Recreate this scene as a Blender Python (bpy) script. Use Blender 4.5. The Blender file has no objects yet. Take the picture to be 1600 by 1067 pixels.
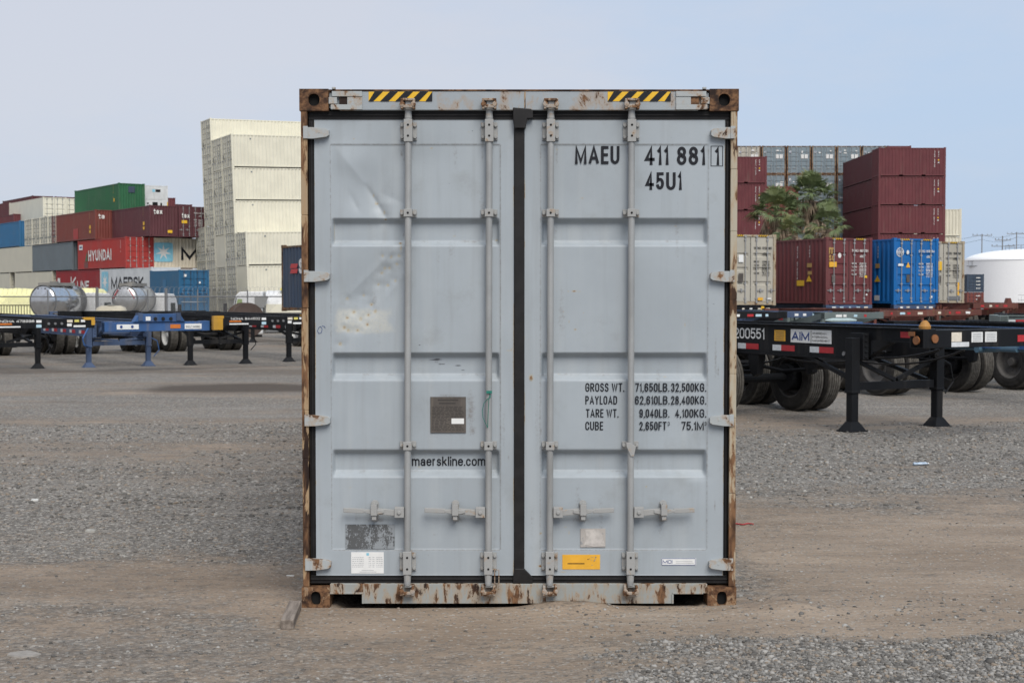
import bpy, math, random
import numpy as np
from mathutils import Vector, Matrix

random.seed(7)
rng = np.random.default_rng(7)
SC = bpy.context.scene
COL = SC.collection
R = math.radians
W = 2.438                      # container width

# ------------------------------------------------------------------ camera, sky, sun, exposure
F = 2222.0                     # 50 mm lens on a 1600 px wide frame
HOR = 459.0                    # eye level in the photograph
EYE = 1.763
CAMX, CAMY = -0.0394, -7.95
cam_d = bpy.data.cameras.new('camera')
cam = bpy.data.objects.new('camera', cam_d)
COL.objects.link(cam)
cam_d.sensor_width = 36.0
cam_d.lens = F / 1600 * 36
cam_d.clip_start = 0.1
cam_d.clip_end = 9000
TILT = math.atan((533.5 - HOR) / F)
cam.location = (CAMX, CAMY, EYE)
cam.rotation_euler = (R(90) - TILT, 0, 0)
cam_d.dof.use_dof = True
cam_d.dof.focus_distance = 7.95
cam_d.dof.aperture_fstop = 9.0
SC.camera = cam

SUN_EL, SUN_AZ = 47.0, 162.0     # azimuth measured clockwise from +y
world = bpy.data.worlds.new('World')
SC.world = world
world.use_nodes = True
nt = world.node_tree
nt.nodes.clear()
out = nt.nodes.new('ShaderNodeOutputWorld')
bg = nt.nodes.new('ShaderNodeBackground')
bg.inputs['Strength'].default_value = 0.077
sky = nt.nodes.new('ShaderNodeTexSky')
sky.sky_type = 'NISHITA'
sky.sun_disc = False
sky.sun_elevation = R(SUN_EL)
sky.sun_rotation = R(SUN_AZ)
sky.dust_density = 3.0
sky.air_density = 1.0
sky.ozone_density = 1.5
tc = nt.nodes.new('ShaderNodeTexCoord')
mp = nt.nodes.new('ShaderNodeMapping')
mp.inputs['Scale'].default_value = (1.0, 1.0, 3.2)
nz = nt.nodes.new('ShaderNodeTexNoise')
nz.inputs['Scale'].default_value = 1.7
nz.inputs['Detail'].default_value = 8.0
nz.inputs['Roughness'].default_value = 0.6
rmp = nt.nodes.new('ShaderNodeMapRange')
rmp.interpolation_type = 'SMOOTHSTEP'
rmp.inputs['From Min'].default_value = 0.36
rmp.inputs['From Max'].default_value = 0.74
rmp.inputs['To Min'].default_value = 0.0
rmp.inputs['To Max'].default_value = 1.0
sx = nt.nodes.new('ShaderNodeSeparateXYZ')
lean = nt.nodes.new('ShaderNodeMath')          # the veil is thicker on one side of the sky
lean.operation = 'MULTIPLY_ADD'
lean.inputs[1].default_value = -0.42
vl = nt.nodes.new('ShaderNodeMixRGB')
vl.inputs['Color1'].default_value = (4.55, 5.72, 7.45, 1)
vl.inputs['Color2'].default_value = (5.85, 6.1, 6.85, 1)
mx = nt.nodes.new('ShaderNodeMixRGB')
mx.inputs['Fac'].default_value = 0.86            # thin high cloud veil
nt.links.new(tc.outputs['Generated'], sx.inputs[0])
nt.links.new(sx.outputs['X'], lean.inputs[0])
nt.links.new(nz.outputs['Fac'], lean.inputs[2])
nt.links.new(tc.outputs['Generated'], mp.inputs['Vector'])
nt.links.new(mp.outputs['Vector'], nz.inputs['Vector'])
nt.links.new(lean.outputs[0], rmp.inputs['Value'])
nt.links.new(rmp.outputs[0], vl.inputs['Fac'])
nt.links.new(vl.outputs['Color'], mx.inputs['Color2'])
nt.links.new(sky.outputs['Color'], mx.inputs['Color1'])
nt.links.new(mx.outputs['Color'], bg.inputs['Color'])
nt.links.new(bg.outputs['Background'], out.inputs['Surface'])

sun_d = bpy.data.lights.new('sun', 'SUN')
sun_d.energy = 2.0
sun_d.angle = R(36)
sun_d.color = (1.0, 0.95, 0.88)
sun = bpy.data.objects.new('sun', sun_d)
COL.objects.link(sun)
_az, _el = R(SUN_AZ), R(SUN_EL)
_sdir = Vector((math.sin(_az) * math.cos(_el), math.cos(_az) * math.cos(_el), math.sin(_el)))
sun.rotation_euler = _sdir.to_track_quat('Z', 'Y').to_euler()
sun.location = (0, 0, 60)

SC.view_settings.view_transform = 'Standard'
SC.view_settings.look = 'None'
SC.view_settings.exposure = 0.6
SC.view_settings.gamma = 1.0
SC.cycles.use_denoising = True
SC.cycles.max_bounces = 6
SC.cycles.diffuse_bounces = 3

# ------------------------------------------------------------------ helpers
def at(px, py, Y):
    """photo pixel at a depth of Y metres from the lens -> world point"""
    return Vector((CAMX + (px - 800) / F * Y, CAMY + Y, EYE - (py - HOR) / F * Y))

def front(px, py, y=0.0):
    """photo pixel -> (x, z) on the upright plane at world y"""
    u = (px - 800) / F
    v = (533.5 - py) / F
    c, s = math.cos(TILT), math.sin(TILT)
    t = (y - CAMY) / (c + v * s)
    return CAMX + u * t, EYE + (-s + v * c) * t

def lin(r, g, b, k=1.0):
    f = lambda c: ((c / 255 / 12.92) if c / 255 <= 0.04045 else ((c / 255 + 0.055) / 1.055) ** 2.4) * k
    return (min(f(r), .82), min(f(g), .82), min(f(b), .82))

class MB:
    def __init__(s):
        s.v, s.f, s.m = [], [], []
        s.mi = 0
    def add(s, vs, fs):
        o = len(s.v)
        s.v.extend([tuple(p) for p in vs])
        for f in fs:
            s.f.append(tuple(i + o for i in f))
            s.m.append(s.mi)
        return s
    def box(s, x0, x1, y0, y1, z0, z1):
        s.add([(x0, y0, z0), (x1, y0, z0), (x1, y1, z0), (x0, y1, z0), (x0, y0, z1), (x1, y0, z1), (x1, y1, z1), (x0, y1, z1)],
              [(3, 2, 1, 0), (4, 5, 6, 7), (0, 1, 5, 4), (1, 2, 6, 5), (2, 3, 7, 6), (3, 0, 4, 7)])
        return s
    def bar(s, p, q, w, h, up=(0, 0, 1)):
        p, q = Vector(p), Vector(q)
        d = (q - p).normalized()
        u = Vector(up)
        a = d.cross(u)
        if a.length < 1e-4:
            a = d.cross(Vector((0, 1, 0)))
        a.normalize()
        b = a.cross(d)
        vs = []
        for c in (p, q):
            for sx, sy in ((-1, -1), (1, -1), (1, 1), (-1, 1)):
                vs.append(c + a * (w / 2 * sx) + b * (h / 2 * sy))
        s.add(vs, [(0, 1, 2, 3), (7, 6, 5, 4), (0, 4, 5, 1), (1, 5, 6, 2), (2, 6, 7, 3), (3, 7, 4, 0)])
        return s
    def tube(s, p, q, r, n=10, r2=None, caps=True):
        p, q = Vector(p), Vector(q)
        d = (q - p).normalized()
        a = d.orthogonal().normalized()
        b = d.cross(a)
        r2 = r if r2 is None else r2
        vs = [c + (a * math.cos(2 * math.pi * i / n) + b * math.sin(2 * math.pi * i / n)) * rr
              for c, rr in ((p, r), (q, r2)) for i in range(n)]
        fs = [(i, (i + 1) % n, n + (i + 1) % n, n + i) for i in range(n)]
        if caps:
            fs += [tuple(range(n - 1, -1, -1)), tuple(range(n, 2 * n))]
        s.add(vs, fs)
        return s
    def path(s, pts, r, n=8):
        for a, b in zip(pts[:-1], pts[1:]):
            s.tube(a, b, r, n)
        return s
    def lathe(s, prof, o, axis, n=32):
        """prof: (distance along axis, radius)"""
        o, ax = Vector(o), Vector(axis).normalized()
        a = ax.orthogonal().normalized()
        b = ax.cross(a)
        vs = [o + ax * t + (a * math.cos(2 * math.pi * i / n) + b * math.sin(2 * math.pi * i / n)) * r for t, r in prof for i in range(n)]
        fs = [(k * n + i, k * n + (i + 1) % n, (k + 1) * n + (i + 1) % n, (k + 1) * n + i) for k in range(len(prof) - 1) for i in range(n)]
        s.add(vs, fs)
        return s
    def prism(s, poly, y0, y1):
        """outline in (x, z), from y0 to y1"""
        n = len(poly)
        vs = [(x, y0, z) for x, z in poly] + [(x, y1, z) for x, z in poly]
        fs = [tuple(range(n)), tuple(range(2 * n - 1, n - 1, -1))]
        fs += [(i, i + n, (i + 1) % n + n, (i + 1) % n) for i in range(n)]
        s.add(vs, fs)
        return s
    def quad(s, a, b, c, d):
        s.add([a, b, c, d], [(0, 1, 2, 3)])
        return s
    def mesh(s, name):
        me = bpy.data.meshes.new(name)
        me.from_pydata(s.v, [], s.f)
        if any(s.m):
            me.polygons.foreach_set('material_index', s.m)
        me.update()
        return me

def link(name, me, mats, parent=None, smooth=False, bevel=0.0):
    o = bpy.data.objects.new(name, me)
    COL.objects.link(o)
    if not isinstance(mats, (list, tuple)):
        mats = [mats]
    while len(me.materials) < len(mats):
        me.materials.append(None)
    for i, m in enumerate(mats):
        o.material_slots[i].link = 'OBJECT'
        o.material_slots[i].material = m
    if parent is not None:
        o.parent = parent
    if smooth:
        me.polygons.foreach_set('use_smooth', [True] * len(me.polygons))
        me.update()
    if bevel:
        b = o.modifiers.new('edge', 'BEVEL')
        b.width = bevel
        b.segments = 2
        b.limit_method = 'ANGLE'
        b.angle_limit = R(40)
    return o

def build(name, mb, mats, parent=None, smooth=False, bevel=0.0):
    return link(name, mb.mesh(name), mats, parent, smooth, bevel)

def tag(o, label, cat, group=None, kind=None):
    if label:
        o['label'] = label
    if cat:
        o['category'] = cat
    if group:
        o['group'] = group
    if kind:
        o['kind'] = kind
    return o

def thing(name, label, cat, loc=(0, 0, 0), rz=0.0, group=None):
    o = bpy.data.objects.new(name, None)
    COL.objects.link(o)
    o.location = loc
    o.rotation_euler = (0, 0, rz)
    o.empty_display_size = 0.2
    return tag(o, label, cat, group)

def vnoise(x, y, seed=0):
    """smooth value noise, numpy"""
    xi, yi = np.floor(x).astype(int), np.floor(y).astype(int)
    xf, yf = x - xi, y - yi
    xf, yf = xf * xf * (3 - 2 * xf), yf * yf * (3 - 2 * yf)
    def h(a, b):
        n = (a * 374761393 + b * 668265263 + seed * 974711) & 0x7fffffff
        n = ((n ^ (n >> 13)) * 1274126177) & 0x7fffffff
        return ((n ^ (n >> 16)) & 0xffff) / 65535.0
    return (h(xi, yi) * (1 - xf) + h(xi + 1, yi) * xf) * (1 - yf) + (h(xi, yi + 1) * (1 - xf) + h(xi + 1, yi + 1) * xf) * yf

def fbm(x, y, seed=0, o=4):
    t, a, n = 0, 0.5, 0
    for i in range(o):
        t = t + a * vnoise(x * 2 ** i, y * 2 ** i, seed + i)
        n += a
        a *= 0.5
    return t / n

def S(t):
    t = np.clip(t, 0, 1)
    return t * t * (3 - 2 * t)

# ------------------------------------------------------------------ lettering: a condensed sign-writer's alphabet drawn in strokes
def _arc(cx, cy, rx, ry, a0, a1, n=9):
    return [(cx + rx * math.cos(R(a0 + (a1 - a0) * i / n)), cy + ry * math.sin(R(a0 + (a1 - a0) * i / n))) for i in range(n + 1)]
_O = _arc(.5, .74, .5, .26, 0, 180) + _arc(.5, .26, .5, .26, 180, 360)
_C = _arc(.5, .74, .5, .26, -12, 180) + _arc(.5, .26, .5, .26, 180, 372)
_B1 = [(0, 1), (.55, 1)] + _arc(.55, .765, .40, .235, 90, -90) + [(0, .53)]
_B2 = [(0, .525), (.55, .525)] + _arc(.55, .2625, .45, .2625, 90, -90) + [(0, 0)]
_xo = _arc(.5, .46, .5, .26, 0, 180) + _arc(.5, .26, .5, .26, 180, 360)
GL = {   # relative width, strokes (a trailing 'c' closes the stroke)
    'A': (.86, [[(0, 0), (.5, 1), (1, 0)], [(.2, .3), (.8, .3)]]), 'B': (.74, [[(0, 0), (0, 1)], _B1, _B2]), 'C': (.72, [_C]),
    'D': (.76, [[(0, 0), (0, 1), (.5, 1)] + _arc(.5, .7, .5, .3, 90, 0) + _arc(.5, .3, .5, .3, 0, -90) + [(.0, 0)]]),
    'E': (.62, [[(1, 1), (0, 1), (0, 0), (1, 0)], [(.0, .52), (.88, .52)]]), 'F': (.6, [[(1, 1), (0, 1), (0, 0)], [(.0, .52), (.88, .52)]]),
    'G': (.76, [_C + [(1, .48), (.56, .48)]]), 'H': (.74, [[(0, 0), (0, 1)], [(1, 0), (1, 1)], [(0, .52), (1, .52)]]), 'I': (.16, [[(.5, 0), (.5, 1)]]),
    'K': (.76, [[(0, 0), (0, 1)], [(.96, 1), (.0, .38)], [(.28, .56), (1, 0)]]), 'L': (.58, [[(0, 1), (0, 0), (1, 0)]]),
    'M': (.96, [[(0, 0), (0, 1), (.5, .08), (1, 1), (1, 0)]]), 'N': (.76, [[(0, 0), (0, 1), (1, 0), (1, 1)]]), 'O': (.76, [_O + ['c']]),
    'P': (.7, [[(0, 0), (0, 1), (.55, 1)] + _arc(.55, .735, .45, .265, 90, -90) + [(0, .47)]]),
    'R': (.74, [[(0, 0), (0, 1), (.55, 1)] + _arc(.55, .745, .43, .255, 90, -90) + [(0, .49)], [(.5, .49), (1, 0)]]),
    'S': (.7, [_arc(.5, .76, .46, .24, 8, 270, 12) + _arc(.5, .26, .5, .26, 90, -172, 12)]), 'T': (.7, [[(.5, 0), (.5, 1)], [(0, 1), (1, 1)]]),
    'U': (.74, [[(0, 1)] + _arc(.5, .28, .5, .28, 180, 360) + [(1, 1)]]), 'W': (1.1, [[(0, 1), (.25, 0), (.5, .95), (.75, 0), (1, 1)]]),
    'X': (.78, [[(0, 0), (1, 1)], [(0, 1), (1, 0)]]), 'Y': (.78, [[(0, 1), (.5, .45), (1, 1)], [(.5, .45), (.5, 0)]]), 'Z': (.7, [[(0, 1), (1, 1), (0, 0), (1, 0)]]),
    '0': (.62, [_O + ['c']]), '1': (.32, [[(0, .80), (.55, .86), (1, 1), (1, 0)]]),
    '2': (.62, [_arc(.5, .72, .48, .28, 175, -20, 12) + [(0.02, 0), (1, 0)]]), '3': (.62, [_arc(.48, .76, .46, .24, 170, -80, 12), _arc(.48, .27, .52, .27, 82, -170, 12)]),
    '4': (.66, [[(1, .27), (0, .27), (.70, 1), (.70, 0)]]), '5': (.62, [[(.92, 1), (.1, 1), (.04, .52)] + _arc(.48, .33, .52, .30, 120, -160, 14)]),
    '6': (.62, [_arc(.5, .30, .5, .30, 0, 360, 18) + ['c'], [(.0, .30), (.0, .68)] + _arc(.5, .72, .5, .28, 180, 12, 9)]),
    '7': (.6, [[(0, 1), (1, 1), (.36, 0)]]), '8': (.64, [_arc(.5, .765, .44, .235, -90, 270, 18) + ['c'], _arc(.5, .265, .5, .265, 90, 450, 18) + ['c']]),
    '9': (.62, [_arc(.5, .70, .5, .30, 0, 360, 18) + ['c'], [(1, .70), (1, .32)] + _arc(.5, .28, .5, .28, 0, -168, 9)]),
    '.': (.17, [[(.5, 0), (.5, .02)]]), ',': (.17, [[(.6, .04), (.3, -.12)]]), '-': (.4, [[(0, .45), (1, .45)]]),
    'a': (.60, [_arc(.5, .50, .46, .22, 170, 0, 9) + [(.96, 0)], _arc(.46, .21, .46, .21, 60, 330, 12) + ['c']]), 'c': (.56, [_arc(.5, .46, .5, .26, 10, 180) + _arc(.5, .26, .5, .26, 180, 350)]),
    'e': (.60, [[(0.05, .39), (1, .39)] + _arc(.5, .46, .5, .26, 0, 180) + _arc(.5, .26, .5, .26, 180, 340)]), 'i': (.15, [[(.5, 0), (.5, .62)], [(.5, .93), (.5, 1)]]),
    'k': (.58, [[(0, 0), (0, 1)], [(.92, .72), (.0, .28)], [(.3, .42), (1, 0)]]), 'l': (.15, [[(.5, 0), (.5, 1)]]),
    'm': (.92, [[(0, 0), (0, .72)], [(0, .5)] + _arc(.25, .5, .25, .22, 180, 0, 8) + [(.5, 0)], [(.5, .5)] + _arc(.75, .5, .25, .22, 180, 0, 8) + [(1, 0)]]),
    'n': (.58, [[(0, 0), (0, .72)], [(0, .46)] + _arc(.5, .46, .5, .26, 180, 0, 9) + [(1, 0)]]), 'o': (.60, [_xo + ['c']]),
    'r': (.40, [[(0, 0), (0, .72)], [(0, .42)] + _arc(.7, .46, .7, .26, 180, 80, 6)]), 's': (.54, [_arc(.5, .545, .44, .175, 10, 270, 10) + _arc(.5, .19, .48, .19, 90, -170, 10)]),
    't': (.42, [[(.4, .95)] + [(.4, .15)] + _arc(.85, .18, .45, .18, 180, 280, 5), [(0, .68), (1, .68)]]), 'x': (.6, [[(0, 0), (1, .72)], [(0, .72), (1, 0)]]),
}
def _stroke(pts, closed, t):
    """a ribbon t wide along pts -> [(left, right)] with mitred corners"""
    out, n = [], len(pts)
    for i in range(n):
        p = pts[i]
        a = pts[i - 1] if (i or closed) else None
        b = pts[(i + 1) % n] if (i < n - 1 or closed) else None
        def nrm(u, v):
            dx, dy = v[0] - u[0], v[1] - u[1]
            l = math.hypot(dx, dy) or 1e-9
            return (-dy / l, dx / l)
        if a is None:
            m = nrm(p, b)
            k_ = 1
        elif b is None:
            m = nrm(a, p)
            k_ = 1
        else:
            n1, n2 = nrm(a, p), nrm(p, b)
            m = (n1[0] + n2[0], n1[1] + n2[1])
            l = math.hypot(*m) or 1e-9
            m = (m[0] / l, m[1] / l)
            k_ = min(1 / max(m[0] * n1[0] + m[1] * n1[1], 0.3), 2.2)
        out.append(((p[0] + m[0] * t / 2 * k_, p[1] + m[1] * t / 2 * k_), (p[0] - m[0] * t / 2 * k_, p[1] - m[1] * t / 2 * k_)))
    return out

def add_text(mb, s, o, right, up, w, h, weight=0.13, gap=None):
    """sign-written s: o is the lower left of the baseline, w the whole width, h the height of a capital, weight the stroke over h"""
    o, right, up = Vector(o), Vector(right).normalized(), Vector(up).normalized()
    nrm = right.cross(up).normalized()
    T = weight * h
    gp = (T * 0.72 if gap is None else gap * h)
    ws = [(GL[ch][0] if ch != ' ' else 0.26) for ch in s]
    fixed = sum(T for ch in s if ch in 'Iil.,') + gp * (len(s) - 1)
    free = sum(a for a, ch in zip(ws, s) if ch not in 'Iil.,')
    if w - fixed < 0.3 * w:
        gp *= 0.5
        fixed = sum(T for ch in s if ch in 'Iil.,') + gp * (len(s) - 1)
    kx = max(w - fixed, 0.02 * w) / max(free, 1e-6) if free else 0
    x, lay = 0.0, 0
    for a, ch in zip(ws, s):
        gw = T if ch in 'Iil.,' else a * kx
        if ch != ' ':
            iw, ih = max(gw - T, 1e-5), h - T
            for st in GL[ch][1]:
                cl = st[-1] == 'c'
                pts = [(x + T / 2 + p[0] * iw, T / 2 + p[1] * ih) for p in (st[:-1] if cl else st)]
                q = [pts[0]]
                for p in pts[1:]:
                    if math.hypot(p[0] - q[-1][0], p[1] - q[-1][1]) > 1e-6:
                        q.append(p)
                pts = q
                if not cl:      # square caps
                    for i, j in ((0, 1), (-1, -2)):
                        dx, dy = pts[i][0] - pts[j][0], pts[i][1] - pts[j][1]
                        l = math.hypot(dx, dy) or 1e-9
                        e = T / 2 if (abs(dx) < 1e-6 or abs(dy) < 1e-6) else T * 0.25
                        pts[i] = (pts[i][0] + dx / l * e, pts[i][1] + dy / l * e)
                rb = _stroke(pts, cl, T)
                off = nrm * (h * 0.0012 * (lay % 3))
                lay += 1
                n = len(rb)
                vs = []
                for l_, r_ in rb:
                    vs += [o + right * l_[0] + up * l_[1] + off, o + right * r_[0] + up * r_[1] + off]
                fs = [(2 * i + 1, 2 * ((i + 1) % n) + 1, 2 * ((i + 1) % n), 2 * i) for i in range(n if cl else n - 1)]
                mb.add(vs, fs)
        x += gw + gp

# ------------------------------------------------------------------ materials
def nodes(name):
    m = bpy.data.materials.new(name)
    m.use_nodes = True
    t = m.node_tree
    return m, t, t.nodes['Principled BSDF']

class NT:
    """tiny node helper"""
    def __init__(s, t):
        s.t = t
        s.c = t.nodes.new('ShaderNodeTexCoord')
        inf = t.nodes.new('ShaderNodeObjectInfo')
        mul = t.nodes.new('ShaderNodeVectorMath')
        mul.operation = 'MULTIPLY'
        mul.inputs[1].default_value = (83.0, 47.0, 31.0)
        t.links.new(inf.outputs['Random'], mul.inputs[0])
        add = t.nodes.new('ShaderNodeVectorMath')
        add.operation = 'ADD'
        t.links.new(s.c.outputs['Object'], add.inputs[0])
        t.links.new(mul.outputs[0], add.inputs[1])
        s.vec = add.outputs[0]
    def map(s, scale):
        n = s.t.nodes.new('ShaderNodeMapping')
        n.inputs['Scale'].default_value = scale
        s.t.links.new(s.vec, n.inputs['Vector'])
        return n.outputs[0]
    def noise(s, scale, detail=4, rough=0.55, sc=(1, 1, 1), dist=0.0):
        n = s.t.nodes.new('ShaderNodeTexNoise')
        n.inputs['Scale'].default_value = scale
        n.inputs['Detail'].default_value = detail
        n.inputs['Roughness'].default_value = rough
        n.inputs['Distortion'].default_value = dist
        s.t.links.new(s.map(sc), n.inputs['Vector'])
        return n.outputs['Fac']
    def voro(s, scale, feature='F1', rnd=1.0):
        n = s.t.nodes.new('ShaderNodeTexVoronoi')
        n.feature = feature
        n.inputs['Scale'].default_value = scale
        n.inputs['Randomness'].default_value = rnd
        s.t.links.new(s.map((1, 1, 1)), n.inputs['Vector'])
        return n
    def ramp(s, fac, a, b, ca=0.0, cb=1.0):
        n = s.t.nodes.new('ShaderNodeMapRange')
        n.interpolation_type = 'SMOOTHSTEP'
        n.inputs['From Min'].default_value = a
        n.inputs['From Max'].default_value = b
        n.inputs['To Min'].default_value = ca
        n.inputs['To Max'].default_value = cb
        s.t.links.new(fac, n.inputs['Value'])
        return n.outputs[0]
    def val(s, x, sock):
        if hasattr(x, 'is_linked') or isinstance(x, bpy.types.NodeSocket):
            s.t.links.new(x, sock)
        elif isinstance(x, (tuple, list)):
            sock.default_value = tuple(x) + (1,) if len(x) == 3 else tuple(x)
        else:
            sock.default_value = x
    def mix(s, fac, a, b, mode='MIX'):
        n = s.t.nodes.new('ShaderNodeMixRGB')
        n.blend_type = mode
        s.val(fac, n.inputs['Fac'])
        s.val(a, n.inputs['Color1'])
        s.val(b, n.inputs['Color2'])
        return n.outputs[0]
    def math(s, op, a, b):
        n = s.t.nodes.new('ShaderNodeMath')
        n.operation = op
        s.val(a, n.inputs[0])
        s.val(b, n.inputs[1])
        return n.outputs[0]
    def attr(s, name):
        n = s.t.nodes.new('ShaderNodeAttribute')
        n.attribute_name = name
        return n.outputs['Fac']
    def bump(s, h, strength, dist=0.01):
        n = s.t.nodes.new('ShaderNodeBump')
        n.inputs['Strength'].default_value = strength
        n.inputs['Distance'].default_value = dist
        s.t.links.new(h, n.inputs['Height'])
        return n.outputs[0]

RUST_D, RUST_M, RUST_L = (0.022, 0.012, 0.009), (0.068, 0.033, 0.018), (0.20, 0.105, 0.052)

def paint(name, col, rough=0.55, var=0.12, rust=0.0, streak=0.25, dirt=(0.2, 0.17, 0.13), dirt_amt=0.25, metal=0.0, scale=1.0, spec=0.35):
    m, t, b = nodes(name)
    k = NT(t)
    big = k.noise(0.9 * scale, 4, 0.6)
    lo = tuple(c * (1 - var) for c in col)
    hi = tuple(min(c * (1 + var), .9) for c in col)
    c = k.mix(k.ramp(big, 0.3, 0.7), lo, hi)
    st = k.noise(5 * scale, 4, 0.6, (1, 1, 0.09))
    c = k.mix(k.ramp(st, 0.52, 0.75, 0, dirt_amt), c, dirt)
    fine = k.noise(38 * scale, 3, 0.6)
    c = k.mix(k.ramp(fine, 0.35, 0.7, 0.0, 0.10), c, tuple(x * 0.6 for x in col))
    if rust:
        rn = k.noise(7 * scale, 7, 0.68, (1, 1, 0.5))
        rc = k.mix(k.ramp(k.noise(22 * scale, 4, 0.6), 0.35, 0.65), RUST_M, RUST_L)
        e = 0.72 - 0.3 * rust
        c = k.mix(k.ramp(rn, e, e + 0.06), c, rc)
    t.links.new(c, b.inputs['Base Color'])
    t.links.new(k.ramp(big, 0.2, 0.8, rough - 0.1, rough + 0.12), b.inputs['Roughness'])
    b.inputs['Metallic'].default_value = metal
    b.inputs['Specular IOR Level'].default_value = spec
    t.links.new(k.bump(k.noise(14 * scale, 4, 0.6), 0.12, 0.004), b.inputs['Normal'])
    return m

def flat(name, col, rough=0.6, metal=0.0, var=0.1, scale=20.0, spec=0.3):
    m, t, b = nodes(name)
    k = NT(t)
    c = k.mix(k.ramp(k.noise(scale, 4, 0.6), 0.3, 0.7), tuple(x * (1 - var) for x in col), tuple(min(.9, x * (1 + var)) for x in col))
    t.links.new(c, b.inputs['Base Color'])
    b.inputs['Roughness'].default_value = rough
    b.inputs['Metallic'].default_value = metal
    b.inputs['Specular IOR Level'].default_value = spec
    return m

def rusty(name, base, amount, scale=9.0, stretch=0.25, dark=0.4, rough=0.75):
    """painted steel eaten by rust; amount 0..1 is how much paint is gone"""
    m, t, b = nodes(name)
    k = NT(t)
    n1 = k.noise(scale, 8, 0.66, (1, 1, stretch), 0.3)
    n2 = k.noise(scale * 2.3, 6, 0.62, (1, 1, stretch * 1.4))
    n3 = k.noise(scale * 0.6, 5, 0.6, (1, 1, stretch))
    rc = k.mix(k.ramp(n2, 0.38, 0.64), RUST_L, RUST_M)
    rc = k.mix(k.ramp(n3, 0.62 - 0.2 * dark, 0.78 - 0.2 * dark), rc, RUST_D)
    e = 0.68 - 0.36 * amount
    stain = k.mix(k.ramp(n1, e - 0.1, e + 0.02, 0, 0.45), base, (0.36, 0.22, 0.1))
    c = k.mix(k.ramp(n1, e, e + 0.05), stain, rc)
    t.links.new(c, b.inputs['Base Color'])
    b.inputs['Roughness'].default_value = rough
    b.inputs['Specular IOR Level'].default_value = 0.25
    t.links.new(k.bump(n1, 0.35, 0.006), b.inputs['Normal'])
    return m

M = {}
DOORC = (0.335, 0.370, 0.395)
M['door_paint'] = None       # made below with its stains
M['frame_grey'] = rusty('weathered_grey_frame', (0.31, 0.34, 0.36), 0.22, 9, 0.6)
M['sill_grey'] = rusty('rust_streaked_sill', (0.29, 0.30, 0.285), 0.40, 17, 0.34, 0.8)
M['post_mix'] = rusty('rust_mottled_post', (0.40, 0.36, 0.28), 0.50, 15, 0.22, 0.6)
M['post_rust'] = rusty('rusty_post', (0.34, 0.25, 0.16), 0.66, 17, 0.2, 0.7)
M['cast_rust'] = rusty('rusty_casting', (0.10, 0.06, 0.04), 0.95, 14, 1.0, 0.95)
M['cast_low'] = rusty('dusty_casting', (0.22, 0.16, 0.12), 0.75, 14, 0.8, 0.6)
M['bracket'] = rusty('grey_bracket', (0.32, 0.32, 0.31), 0.08, 16, 1.0)
M['keeper'] = rusty('rusted_keeper', (0.32, 0.29, 0.26), 0.55, 22, 1.0, 0.3)
M['hinge'] = rusty('hinge_paint', (0.36, 0.38, 0.38), 0.34, 12, 0.9, 0.2)
M['bolt_rust'] = rusty('rusted_bolt', (0.3, 0.26, 0.22), 0.5, 40, 1.0, 0.2)
M['rod'] = paint('galvanised_rod', (0.33, 0.335, 0.33), 0.5, 0.1, 0.0, dirt_amt=0.25, metal=0.25, scale=4)
M['gasket'] = flat('black_rubber', (0.012, 0.011, 0.011), 0.55, 0, 0.3, 12)
M['dark'] = flat('dark_void', (0.008, 0.008, 0.008), 0.9)
M['ink'] = flat('black_ink', (0.007, 0.008, 0.012), 0.55, 0, 0.2, 60)
M['yellow'] = flat('yellow_decal', (0.72, 0.43, 0.03), 0.5, 0, 0.08)
M['ochre'] = paint('worn_yellow_steel', (0.50, 0.27, 0.03), 0.55, 0.15, 0.15, dirt_amt=0.4)
M['orange_label'] = flat('amber_label', (0.72, 0.38, 0.04), 0.5, 0, 0.06)
M['white'] = flat('white_paint', (0.72, 0.72, 0.70), 0.5, 0, 0.04)
M['white_text'] = flat('white_lettering', (0.68, 0.67, 0.64), 0.5, 0, 0.12, 30)
M['black_paint'] = paint('black_chassis_paint', (0.007, 0.0075, 0.009), 0.6, 0.25, 0.0, dirt_amt=0.45, dirt=(0.05, 0.044, 0.038), spec=0.22)
M['tyre'] = flat('tyre_rubber', (0.028, 0.026, 0.024), 0.85, 0, 0.35, 9)
M['tread'] = flat('dusty_tread', (0.085, 0.078, 0.068), 0.9, 0, 0.3, 14)
M['rim_white'] = paint('white_rim', (0.55, 0.55, 0.53), 0.5, 0.15, 0.3)
M['rim_dark'] = paint('dark_rim', (0.09, 0.085, 0.08), 0.6, 0.2, 0.3)
M['red_tape'] = flat('red_reflector', (0.42, 0.03, 0.035), 0.35)
M['white_tape'] = flat('white_reflector', (0.6, 0.62, 0.63), 0.35)
M['amber'] = flat('amber_lamp', (0.24, 0.10, 0.04), 0.35)
M['steel'] = flat('polished_steel', (0.62, 0.63, 0.64), 0.16, 1.0, 0.12, 3)
M['grey_plastic'] = flat('grey_plastic', (0.22, 0.22, 0.21), 0.7)
M['glass'] = flat('dark_glass', (0.03, 0.04, 0.04), 0.1, 0, 0.1, 3, 0.5)
M['blue_chassis'] = paint('blue_chassis_paint', (0.033, 0.090, 0.225), 0.5, 0.2, 0.12, dirt_amt=0.4)
M['slate_chassis'] = paint('slate_blue_chassis_paint', (0.055, 0.085, 0.155), 0.6, 0.2, 0.2, dirt_amt=0.4)
M['orange_chassis'] = paint('faded_orange_chassis_paint', (0.13, 0.045, 0.034), 0.75, 0.25, 0.5, dirt_amt=0.4)
M['green_chassis'] = paint('grey_green_chassis_paint', (0.13, 0.16, 0.155), 0.6, 0.2, 0.1)
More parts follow.
